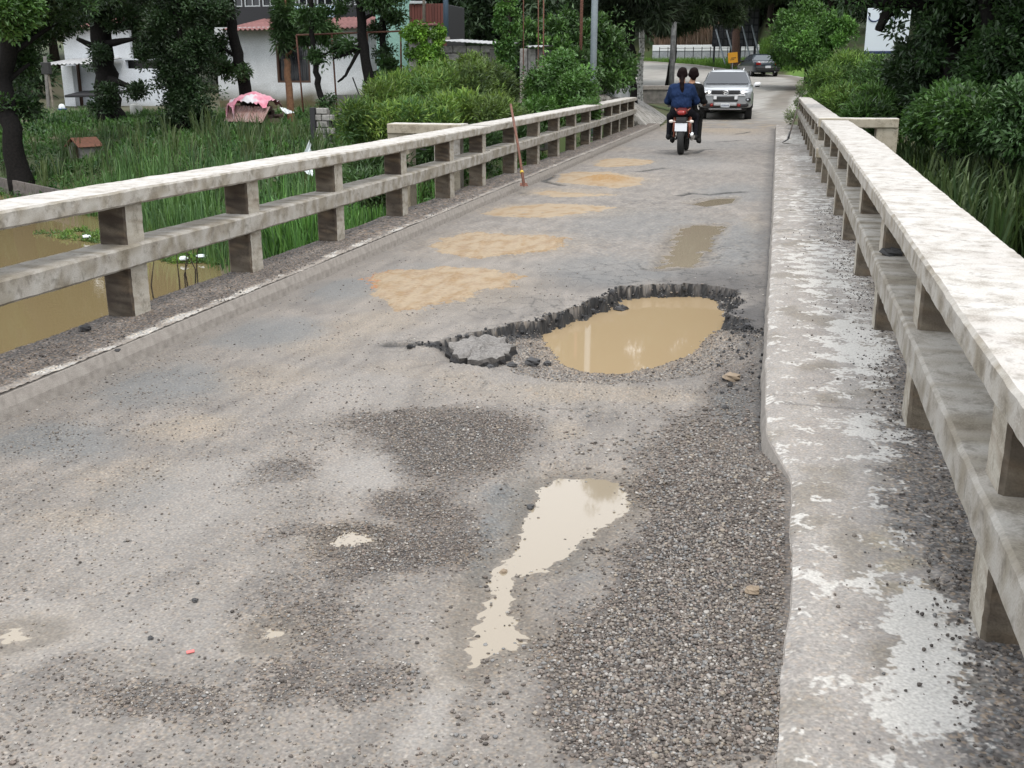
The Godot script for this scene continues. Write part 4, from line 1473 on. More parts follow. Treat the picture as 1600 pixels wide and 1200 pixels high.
func plants() -> void:

	var deep := Color(0.020, 0.042, 0.016)
	var dark := Color(0.032, 0.068, 0.022)
	var mid := Color(0.052, 0.120, 0.028)
	var lush := Color(0.095, 0.205, 0.038)
	var lime := Color(0.15, 0.24, 0.038)
	# --- left bank, from the picture's edge to the road
	tree("broad_tree", "big dark leaning tree at the water's left edge, its crown filling the corner", "tree", [on_land(Vector3(-19.29, -0.80, -24.50)), Vector3(-19.41, 0.22, -24.50), Vector3(-19.83, 1.50, -25.00), Vector3(-19.28, 3.09, -25.00), Vector3(-18.77, 5.21, -25.00)], 0.27, 0.18, M.bark_black, [[Vector3(-20.17, 1.83, -26.00), Vector3(0.52, 0.91, 0.90)], [Vector3(-19.43, 0.85, -25.00), Vector3(0.51, 0.44, 0.60)], [Vector3(-19.82, 3.03, -27.00), Vector3(1.24, 0.50, 1.20)], [Vector3(-20.12, 2.66, -26.00), Vector3(0.86, 0.69, 1.00)], [Vector3(-18.72, 4.31, -25.00), Vector3(2.43, 1.46, 2.50)]], "broad", 1500, 1.15, deep, mid, "", [[Vector3(-19.78, 1.34, -25.00), Vector3(-19.35, 1.83, -25.50)], [Vector3(-19.64, 1.98, -25.00), Vector3(-18.71, 2.91, -26.00)]])
	tree("broad_tree", "lighter green leafy bough hanging in from the top left corner", "tree", [Vector3(-16.88, 1.51, -20.00), Vector3(-16.18, 3.78, -20.00)], 0.2, 0.12, M.bark_black, [[Vector3(-15.29, 2.85, -20.00), Vector3(0.53, 0.29, 0.70)], [Vector3(-15.46, 2.53, -20.00), Vector3(0.34, 0.19, 0.50)], [Vector3(-16.11, 3.29, -20.00), Vector3(1.06, 0.66, 1.20)]], "broad", 420, 1.0, mid, lush)
	tree("broad_tree", "dark tree with drooping boughs in front of the small white house", "tree", [on_land(Vector3(-22.01, -0.11, -33.00)), Vector3(-22.16, 1.28, -33.00), Vector3(-22.10, 2.72, -33.00), Vector3(-21.86, 5.12, -33.00), Vector3(-21.48, 7.79, -33.00)], 0.42, 0.25, M.bark_black, [[Vector3(-21.97, 2.06, -32.50), Vector3(0.43, 0.43, 0.50)], [Vector3(-20.92, 1.09, -32.00), Vector3(0.76, 0.29, 0.60)], [Vector3(-20.74, 3.12, -33.00), Vector3(0.85, 0.51, 1.00)], [Vector3(-22.47, 3.66, -33.00), Vector3(1.28, 0.47, 1.20)], [Vector3(-20.21, 2.22, -32.50), Vector3(0.46, 0.55, 0.70)], [Vector3(-22.16, 0.56, -32.50), Vector3(0.47, 0.39, 0.50)], [Vector3(-21.57, 5.12, -33.00), Vector3(2.94, 1.68, 3.00)]], "broad", 1300, 1.1, deep, dark, "", [[Vector3(-22.16, 1.49, -33.00), Vector3(-20.33, 1.09, -32.00)], [Vector3(-22.13, 2.52, -33.00), Vector3(-20.47, 2.70, -32.50)], [Vector3(-22.16, 2.32, -33.00), Vector3(-22.73, 2.71, -32.50)]])
	tree("conifer", "dense dark conical evergreen right of the white barrel", "tree", [on_land(Vector3(-17.07, -0.05, -29.00)), Vector3(-17.02, 1.50, -29.00), Vector3(-16.93, 3.26, -29.00), Vector3(-16.78, 4.97, -29.00)], 0.2, 0.06, M.bark_black, [[Vector3(-17.02, 0.37, -29.00), Vector3(0.83, 0.49, 0.80)], [Vector3(-16.45, 0.96, -29.00), Vector3(0.82, 0.52, 0.70)], [Vector3(-17.10, 1.53, -29.00), Vector3(0.82, 0.60, 0.70)], [Vector3(-16.54, 2.21, -29.00), Vector3(0.82, 0.59, 0.70)], [Vector3(-17.26, 2.83, -29.00), Vector3(0.93, 0.56, 0.80)], [Vector3(-16.41, 3.52, -29.00), Vector3(1.10, 0.55, 0.90)]], "broad", 900, 0.95, deep, dark)
	tree("broad_tree", "leaning black trunk with hanging leaves left of the pink tarp", "tree", [on_land(Vector3(-16.08, 0.43, -31.50)), Vector3(-16.26, 1.49, -31.50), Vector3(-16.50, 2.64, -31.50), Vector3(-16.56, 3.76, -31.50), Vector3(-16.55, 5.94, -31.50)], 0.21, 0.12, M.bark_black, [[Vector3(-17.22, 2.64, -31.50), Vector3(0.52, 0.92, 0.80)], [Vector3(-16.98, 1.65, -31.30), Vector3(0.52, 0.36, 0.50)], [Vector3(-17.41, 3.47, -31.50), Vector3(1.11, 0.44, 1.00)], [Vector3(-16.12, 1.64, -31.00), Vector3(0.20, 0.24, 0.25)], [Vector3(-16.59, 4.82, -31.00), Vector3(1.73, 1.15, 2.00)]], "broad", 760, 1.0, deep, mid, "", [[Vector3(-16.39, 2.07, -31.50), Vector3(-17.01, 2.45, -31.40)]])
	tree("sapling", "topped orange brown trunk sprouting leaves in front of the dark window", "tree", [on_land(Vector3(-14.47, 0.40, -31.00)), Vector3(-14.51, 1.12, -31.00), Vector3(-14.52, 2.02, -31.00)], 0.115, 0.10, M.bark_orange, [[Vector3(-14.50, 2.61, -31.00), Vector3(0.23, 0.46, 0.25)], [Vector3(-14.16, 3.04, -31.00), Vector3(0.77, 0.27, 0.60)], [Vector3(-13.39, 2.89, -31.00), Vector3(0.69, 0.23, 0.50)], [Vector3(-14.60, 3.38, -31.00), Vector3(0.38, 0.38, 0.40)], [Vector3(-14.02, 2.57, -31.00), Vector3(0.39, 0.19, 0.30)]], "pine", 150, 0.75, dark, mid, "", [[Vector3(-14.52, 2.02, -31.00), Vector3(-14.50, 2.97, -31.00), Vector3(-14.38, 4.77, -31.00)], [Vector3(-14.43, 2.16, -31.00), Vector3(-14.20, 2.38, -31.00)]])
	tree("sapling", "thin black curved trunk at the right jamb of the dark window", "tree", [on_land(Vector3(-11.41, -0.06, -27.00)), Vector3(-11.56, 0.52, -27.00), Vector3(-11.78, 1.18, -27.00), Vector3(-11.85, 1.91, -27.00), Vector3(-11.90, 2.54, -27.00), Vector3(-11.83, 4.34, -27.00)], 0.10, 0.06, M.bark_black, [[Vector3(-11.66, 1.95, -26.90), Vector3(0.27, 0.17, 0.30)], [Vector3(-11.54, 0.85, -26.90), Vector3(0.14, 0.24, 0.20)], [Vector3(-11.97, 2.94, -27.00), Vector3(0.50, 0.30, 0.50)], [Vector3(-11.28, 3.09, -27.00), Vector3(0.43, 0.17, 0.40)], [Vector3(-11.15, 2.22, -27.00), Vector3(0.37, 0.15, 0.30)]], "broad", 190, 0.75, dark, mid, "", [[Vector3(-11.85, 1.91, -27.00), Vector3(-11.33, 2.18, -27.00), Vector3(-10.75, 2.36, -27.00)]])
	tree("broad_tree", "tall dark trunk with a bare drooping branch at the white wall's right end", "tree", [on_land(Vector3(-10.33, 0.56, -27.00)), Vector3(-10.36, 1.50, -27.00), Vector3(-10.48, 2.45, -27.00), Vector3(-10.51, 3.39, -27.00), Vector3(-10.47, 5.50, -27.00)], 0.15, 0.10, M.bark_black, [[Vector3(-9.88, 3.23, -27.00), Vector3(0.65, 0.26, 0.80)], [Vector3(-10.88, 2.30, -27.00), Vector3(0.27, 0.20, 0.30)], [Vector3(-10.27, 4.30, -27.00), Vector3(1.94, 0.97, 2.00)]], "broad", 420, 0.9, dark, mid, "", [[Vector3(-10.58, 2.20, -27.00), Vector3(-11.00, 1.53, -27.00), Vector3(-11.23, 1.37, -27.00)], [Vector3(-10.54, 2.33, -27.00), Vector3(-10.89, 2.08, -27.00), Vector3(-11.34, 1.95, -27.00)], [Vector3(-10.48, 2.92, -27.00), Vector3(-9.88, 3.17, -27.00), Vector3(-9.44, 3.44, -27.00)]])
	tree("broad_tree", "ivy wrapped trunk before the mint green wall", "tree", [on_land(Vector3(-10.67, 0.63, -29.00)), Vector3(-10.67, 1.67, -29.00), Vector3(-10.67, 2.69, -29.00), Vector3(-10.56, 4.82, -29.00)], 0.11, 0.08, M.bark_black, [[Vector3(-10.79, 1.50, -28.90), Vector3(0.25, 0.50, 0.30)], [Vector3(-10.52, 1.75, -28.90), Vector3(0.18, 0.39, 0.30)], [Vector3(-10.68, 2.31, -28.90), Vector3(0.28, 0.28, 0.30)], [Vector3(-10.43, 3.02, -29.00), Vector3(0.60, 0.28, 0.60)], [Vector3(-10.91, 2.69, -29.00), Vector3(0.28, 0.25, 0.40)], [Vector3(-10.57, 4.50, -29.00), Vector3(1.21, 1.04, 1.60)]], "broad", 460, 0.85, deep, mid)
	tree("shrub", "big leaved dark shrub at the foot of the mint green wall", "shrub", [], 0, 0, null, [[Vector3(-10.16, 1.67, -28.00), Vector3(0.15, 0.31, 0.25)], [Vector3(-10.31, 1.33, -28.00), Vector3(0.17, 0.24, 0.30)]], "big", 60, 0.7, dark, mid)
	# bright shrubs along the left railing
	tree("shrub", "bright green narrow leaved shrub rising over the left railing's middle", "shrub", [], 0, 0, null, [[Vector3(-7.75, 0.86, -21.00), Vector3(0.55, 0.44, 0.80)], [Vector3(-7.54, 1.06, -22.00), Vector3(0.60, 0.51, 0.90)], [Vector3(-7.40, 0.66, -19.00), Vector3(0.36, 0.31, 0.70)], [Vector3(-6.53, 0.67, -19.00), Vector3(0.71, 0.28, 0.90)]], "fine", 1250, 1.05, mid, Color(0.20, 0.30, 0.05), "shrubs behind the left railing")
	tree("shrub", "bright green narrow leaved shrub directly under the ivy column", "shrub", [], 0, 0, null, [[Vector3(-6.83, 1.12, -22.00), Vector3(0.62, 0.54, 0.90)], [Vector3(-6.09, 0.75, -20.00), Vector3(0.69, 0.37, 0.90)], [Vector3(-7.58, 1.24, -23.00), Vector3(0.28, 0.28, 0.60)]], "fine", 1050, 1.05, mid, Color(0.20, 0.30, 0.05), "shrubs behind the left railing")
	tree("shrub", "olive green twiggy shrub left of the leaning rusty rod", "shrub", [], 0, 0, null, [[Vector3(-6.06, 1.12, -22.50), Vector3(0.60, 0.60, 0.90)], [Vector3(-5.20, 0.76, -20.00), Vector3(0.49, 0.36, 0.80)], [Vector3(-6.38, 1.62, -23.00), Vector3(0.22, 0.22, 0.40)]], "fine", 1100, 1.0, Color(0.05, 0.085, 0.03), lime, "shrubs behind the left railing")
	tree("shrub", "leafy shrub with yellowing tips overhanging the far left railing", "shrub", [], 0, 0, null, [[Vector3(-5.24, 1.21, -26.00), Vector3(0.62, 0.71, 1.00)], [Vector3(-4.52, 1.07, -25.50), Vector3(0.42, 0.60, 0.80)], [Vector3(-5.01, 1.80, -26.00), Vector3(0.40, 0.18, 0.50)], [Vector3(-4.04, 0.78, -24.50), Vector3(0.17, 0.23, 0.35)], [Vector3(-4.98, 0.71, -23.00), Vector3(0.41, 0.33, 0.60)]], "broad", 1150, 0.85, mid, lush, "shrubs behind the left railing")
	tree("shrub", "low dark greenery growing through the gap under the left railing's far end", "shrub", [], 0, 0, null, [[Vector3(-4.80, 0.41, -18.00), Vector3(0.33, 0.18, 0.60)], [Vector3(-4.58, 0.41, -20.00), Vector3(0.36, 0.17, 0.60)], [Vector3(-4.67, 0.41, -15.00), Vector3(0.37, 0.15, 0.60)], [Vector3(-5.20, 0.32, -14.00), Vector3(0.35, 0.16, 0.70)], [Vector3(-4.71, 0.21, -12.00), Vector3(0.18, 0.12, 0.50)]], "fine", 620, 0.9, dark, mid, "shrubs behind the left railing")
	tree("broad_tree", "glossy mid green bushy tree behind the grey lamp post", "tree", [on_land(Vector3(-5.85, 0.93, -33.00)), Vector3(-5.91, 2.05, -33.00), Vector3(-5.88, 2.60, -33.00)], 0.12, 0.06, M.bark_black, [[Vector3(-6.66, 2.31, -32.00), Vector3(0.64, 0.68, 1.00)], [Vector3(-6.08, 2.57, -33.00), Vector3(0.66, 0.70, 1.00)], [Vector3(-5.16, 2.48, -34.00), Vector3(0.71, 0.91, 1.10)], [Vector3(-4.90, 1.78, -34.00), Vector3(0.60, 0.60, 0.90)], [Vector3(-7.14, 2.76, -32.00), Vector3(0.30, 0.30, 0.50)], [Vector3(-5.69, 1.86, -32.00), Vector3(0.56, 0.45, 0.80)], [Vector3(-6.38, 2.93, -32.00), Vector3(0.15, 0.26, 0.30)], [Vector3(-6.18, 3.08, -33.00), Vector3(0.13, 0.27, 0.30)], [Vector3(-5.17, 1.40, -33.00), Vector3(0.47, 0.23, 0.50)]], "big", 900, 0.75, dark, lush)
	tree("conifer", "tall dark evergreen whose trunk stands by the pale picket fence", "tree", [on_land(Vector3(-4.85, 0.93, -38.00)), Vector3(-4.94, 1.70, -38.00), Vector3(-5.01, 2.54, -38.00), Vector3(-5.08, 4.81, -38.00), Vector3(-5.15, 7.19, -38.00)], 0.19, 0.12, M.bark_black, [[Vector3(-5.57, 3.75, -38.00), Vector3(1.09, 0.57, 1.60)], [Vector3(-4.26, 3.70, -38.00), Vector3(0.95, 0.56, 1.60)], [Vector3(-4.75, 5.20, -38.00), Vector3(2.15, 1.51, 3.00)]], "pine", 1300, 0.95, deep, Color(0.03, 0.045, 0.018))
	tree("broad_tree", "slim tree with a white painted trunk left of the motorcycle", "tree", [on_land(Vector3(-4.97, 1.16, -41.00)), Vector3(-4.98, 1.94, -41.00), Vector3(-4.95, 2.57, -41.00), Vector3(-4.98, 4.18, -41.00)], 0.12, 0.09, M.bark_white, [[Vector3(-4.78, 3.73, -41.00), Vector3(0.47, 0.38, 0.70)], [Vector3(-4.86, 4.62, -41.00), Vector3(1.17, 0.84, 1.50)]], "broad", 300, 0.8, deep, dark)
	tree("conifer", "dark overhanging evergreen above the pale curve of the road", "tree", [on_land(Vector3(-5.53, 1.20, -58.00)), Vector3(-5.36, 2.73, -58.00), Vector3(-5.31, 4.62, -58.00), Vector3(-5.37, 8.89, -58.00)], 0.2, 0.12, M.bark_black, [[Vector3(-4.76, 4.38, -57.00), Vector3(1.17, 0.65, 1.60)], [Vector3(-5.52, 4.14, -57.00), Vector3(0.65, 0.39, 1.00)], [Vector3(-3.23, 4.53, -58.00), Vector3(1.18, 0.39, 1.60)], [Vector3(-3.91, 5.28, -58.00), Vector3(2.62, 0.65, 2.40)], [Vector3(-4.69, 7.97, -58.00), Vector3(3.56, 2.26, 4.00)]], "pine", 1900, 1.05, deep, Color(0.035, 0.06, 0.016))
	tree("conifer", "reddish trunked pine standing between the two dark billboards", "tree", [on_land(Vector3(-2.99, 2.64, -80.00)), Vector3(-3.03, 4.02, -80.00), Vector3(-3.00, 5.73, -80.00), Vector3(-3.21, 11.55, -80.00)], 0.32, 0.2, M.bark_red, [[Vector3(-3.20, 6.92, -80.00), Vector3(1.79, 0.54, 2.40)], [Vector3(-0.82, 7.21, -80.00), Vector3(2.22, 0.80, 3.00)], [Vector3(-3.35, 9.51, -80.00), Vector3(5.32, 2.22, 5.00)]], "pine", 900, 1.5, deep, Color(0.03, 0.05, 0.016))
	# --- the right side
	tree("broad_tree", "rounded bright bush tree on the grass slope right of the dark car", "tree", [on_land(Vector3(1.44, 1.83, -57.00)), Vector3(1.35, 2.98, -57.00)], 0.15, 0.08, M.bark_dark, [[Vector3(1.14, 2.99, -57.00), Vector3(1.40, 1.08, 1.80)], [Vector3(0.62, 3.94, -58.00), Vector3(1.16, 0.84, 1.60)], [Vector3(2.16, 3.58, -57.00), Vector3(1.26, 1.07, 1.60)], [Vector3(0.24, 2.73, -59.00), Vector3(0.66, 0.73, 1.00)], [Vector3(1.77, 2.36, -56.00), Vector3(0.94, 0.50, 1.00)], [Vector3(1.20, 4.60, -58.00), Vector3(0.83, 0.45, 1.00)], [Vector3(2.71, 3.72, -56.00), Vector3(0.74, 0.74, 1.20)]], "big", 1700, 0.85, mid, Color(0.14, 0.29, 0.06))
	tree("shrub", "feathery bright green shrub right behind the far right railing", "shrub", [], 0, 0, null, [[Vector3(1.56, 1.14, -33.00), Vector3(0.63, 0.63, 1.20)], [Vector3(2.12, 1.50, -34.00), Vector3(0.76, 0.57, 1.30)], [Vector3(1.71, 0.80, -29.00), Vector3(0.65, 0.36, 1.00)], [Vector3(1.41, 0.75, -31.00), Vector3(0.38, 0.31, 0.80)]], "fine", 1500, 1.15, mid, Color(0.17, 0.28, 0.05), "shrubs behind the right railing")
	tree("shrub", "darker feathery shrub beside the squared concrete loop", "shrub", [], 0, 0, null, [[Vector3(2.77, 1.26, -30.00), Vector3(0.77, 0.57, 1.30)], [Vector3(2.38, 0.81, -26.00), Vector3(0.67, 0.38, 1.10)], [Vector3(3.16, 0.93, -27.00), Vector3(0.45, 0.45, 1.00)], [Vector3(1.83, 0.67, -24.00), Vector3(0.40, 0.19, 0.70)]], "fine", 1500, 1.3, dark, lush, "shrubs behind the right railing")
	tree("sapling", "wispy pale seedling growing at the end of the far right railing", "plant", [], 0, 0, null, [[Vector3(0.72, 1.16, -34.00), Vector3(0.17, 0.31, 0.25)], [Vector3(0.37, 0.48, -31.00), Vector3(0.18, 0.21, 0.20)], [Vector3(0.59, 0.71, -32.00), Vector3(0.11, 0.18, 0.20)]], "fine", 40, 0.6, Color(0.10, 0.15, 0.06), Color(0.2, 0.26, 0.11))
	tree("broad_tree", "dark tree with drooping lobed leaves hanging over the white billboard", "tree", [on_land(Vector3(3.67, -0.21, -23.00)), Vector3(3.50, 1.51, -23.00), Vector3(3.35, 2.47, -23.00), Vector3(3.18, 3.63, -23.00), Vector3(2.95, 5.19, -23.00)], 0.36, 0.28, M.bark_black, [[Vector3(2.06, 2.84, -22.00), Vector3(0.55, 0.08, 0.70)], [Vector3(2.75, 2.43, -22.00), Vector3(0.24, 0.41, 0.80)], [Vector3(2.32, 2.00, -22.00), Vector3(0.12, 0.14, 0.30)], [Vector3(2.75, 1.84, -22.00), Vector3(0.31, 0.24, 0.60)], [Vector3(1.25, 2.90, -22.00), Vector3(0.31, 0.07, 0.40)], [Vector3(2.06, 2.37, -22.00), Vector3(0.07, 0.12, 0.20)], [Vector3(2.88, 2.88, -22.00), Vector3(0.43, 0.35, 1.00)], [Vector3(2.41, 3.77, -22.00), Vector3(1.76, 0.70, 2.00)]], "big", 900, 0.62, deep, mid, "", [[Vector3(3.32, 2.70, -23.00), Vector3(2.51, 2.82, -22.00), Vector3(1.71, 2.87, -22.00), Vector3(1.14, 2.88, -22.00)], [Vector3(2.00, 2.85, -22.00), Vector3(1.91, 2.64, -22.00), Vector3(1.79, 2.35, -22.00)]])
	tree("broad_tree", "dark leafy tree filling the upper right corner", "tree", [on_land(Vector3(4.21, -0.04, -21.00)), Vector3(3.89, 1.73, -21.00), Vector3(3.54, 2.49, -21.00), Vector3(3.30, 4.05, -21.00)], 0.24, 0.16, M.bark_black, [[Vector3(3.75, 2.06, -21.00), Vector3(0.56, 0.56, 1.20)], [Vector3(4.11, 1.63, -21.00), Vector3(0.45, 0.56, 1.20)], [Vector3(3.47, 1.74, -21.00), Vector3(0.34, 0.41, 0.90)], [Vector3(4.01, 2.48, -21.00), Vector3(0.45, 0.45, 1.20)], [Vector3(4.36, 2.16, -21.00), Vector3(0.67, 1.01, 1.40)], [Vector3(3.57, 3.53, -21.00), Vector3(1.33, 0.77, 2.40)]], "broad", 1500, 1.05, deep, mid)
	tree("shrub", "mid green leafy shrub in the middle of the dark right bank", "shrub", [], 0, 0, null, [[Vector3(2.87, 0.99, -20.00), Vector3(0.48, 0.40, 0.90)], [Vector3(3.14, 0.82, -19.00), Vector3(0.52, 0.42, 0.90)], [Vector3(2.72, 0.68, -21.00), Vector3(0.35, 0.28, 0.70)]], "broad", 820, 0.95, dark, lush, "shrubs on the right bank")
	tree("shrub", "leafy shrub at the right edge of the picture above the reeds", "shrub", [], 0, 0, null, [[Vector3(3.57, 0.86, -18.00), Vector3(0.33, 0.43, 0.80)], [Vector3(3.38, 0.62, -18.00), Vector3(0.39, 0.20, 0.70)], [Vector3(3.99, 0.77, -18.00), Vector3(0.39, 0.59, 0.90)]], "broad", 620, 0.9, dark, mid, "shrubs on the right bank")
	tree("shrub", "dark undergrowth between the feathery shrub and the black trunk", "shrub", [], 0, 0, null, [[Vector3(3.01, 1.51, -24.00), Vector3(0.47, 0.53, 1.00)], [Vector3(3.64, 1.39, -24.00), Vector3(0.52, 0.52, 1.00)], [Vector3(2.60, 1.64, -25.00), Vector3(0.22, 0.36, 0.60)]], "broad", 900, 1.0, deep, dark, "shrubs on the right bank")
	woods(deep, dark)
	ground_cover(mid, lush, lime, dark)


func woods(deep: Color, dark: Color) -> void:
	var spots := [
		[-37.5, -58, 21], [-41.5, -57, 21], [-45.5, -60, 21], [-33, -61, 21], [-29, -60, 20], [-52, -46, 15], [-46, -52, 16], [-40, -50, 15], [-35, -55, 17], [-30, -52, 15], [-26, -56, 16], [-22, -53, 15], [-19, -57, 16], [-15.5, -55, 15], [-12.5, -58, 16], [-17, -64, 17], [-24, -66, 18], [-33, -66, 18], [-43, -64, 18], [-58, -60, 19],
		[-14, -62, 15], [-11.5, -50, 12], [-9.5, -47, 11], [-9, -53, 13], [-16, -73, 16],
		[-30, -112, 17], [-24, -110, 16], [-18, -109, 16], [-12.5, -108, 16], [-7, -112, 16], [-2, -111, 16], [3, -108, 16], [8, -97, 16], [13, -92, 16], [17, -86, 16], [-21, -120, 18], [-9, -119, 18], [3, -115, 18],
		[8, -88, 15], [10.5, -84, 15], [11, -78, 15], [13, -70, 15], [12, -63, 14], [15, -58, 15], [11, -52, 13], [14, -47, 14], [10, -42, 13], [14, -38, 14], [9.5, -34, 12], [13, -30, 13], [9, -27, 12], [12, -23, 13], [8, -20, 11], [12, -17, 12], [17, -27, 15], [19, -40, 16], [20, -55, 17], [21, -70, 17],
		[-11.8, -109, 37], [-7.2, -110, 36], [-16.5, -112, 37], [-2.8, -110, 36], [-14, -106, 34], [-9.5, -105, 35], [-5, -106, 34], [-1, -104, 34], [4, -100, 32], [9, -92, 30], [10, -80, 28], [11, -66, 25], [10.5, -56, 22], [-20, -104, 33], [-26, -100, 32], [-40, -38, 12], [-47, -40, 13], [-36, -44, 13],
	]
	var looks := ["dark evergreen in the wood behind the houses", "dark tree in the wood beyond the white far wall", "dark tree in the wood on the right side"]
	for i in spots.size():
		var s: Array = spots[i]
		var where := 0 if s[0] < -8 and s[1] > -80 else 1 if s[1] < -85 else 2
		var b := Vector3(s[0], land(s[0], s[1]) - 0.2, s[1])
		var h: float = s[2]
		var t := thing("forest_tree", looks[where], "tree", b, 0.0, ["trees of the wood behind the houses", "trees of the wood beyond the far wall", "trees of the wood on the right"][where])
		limb(t, [b, b + Vector3(0.1, h * 0.4, 0), b + Vector3(0.2, h * 0.9, 0.1)], 0.24, 0.08, M.bark_dark)
		var bl := []
		for k in 7:
			var f := k / 6.0
			var w := (lerpf(4.6, 3.4, f) if h > 27.0 else lerpf(3.0, 1.4, f)) * rng.randf_range(0.85, 1.15)
			bl.append([b + Vector3(rng.randfn() * 0.8, h * lerpf(0.14, 0.97, f), rng.randfn() * 0.8), Vector3(w, h * 0.13, w)])
		crown(t, bl, "dense", 620 if h > 27.0 else 330, 2.6 if h > 27.0 else 1.9, deep, dark)


func scatter(called: String, label: String, kind: String, n: int, area: Array, size: float, c1: Color, c2: Color, test = null, water := false) -> void:
	var r := bounds(area, 0.0)
	var xfs := []
	var cols := []
	for i in n * 6:
		if xfs.size() >= n: break
		var p := Vector2(rng.randf_range(r.position.x, r.end.x), rng.randf_range(r.position.y, r.end.y))
		if not Geometry2D.is_point_in_polygon(p, PackedVector2Array(area)): continue
		if test != null and rng.randf() > test.call(p): continue
		var s := size * rng.randf_range(0.65, 1.25)
		var y := -1.5 if water else land(p.x, p.y) - 0.02
		xfs.append(Transform3D(Basis.from_euler(Vector3(rng.randfn() * 0.06, rng.randf() * TAU, rng.randfn() * 0.06)).scaled(Vector3(s, s * rng.randf_range(0.8, 1.2), s)), Vector3(p.x, y, p.y)))
		cols.append(c1.lerp(c2, clampf(rng.randf() + 0.8 * N.warp.get_noise_2d(p.x * 0.25, p.y * 0.25), 0, 1)) * rng.randf_range(0.85, 1.15))
	tag(multi(called, K[kind], L[kind], xfs, cols), label, called.replace("_", " "), "", "stuff")


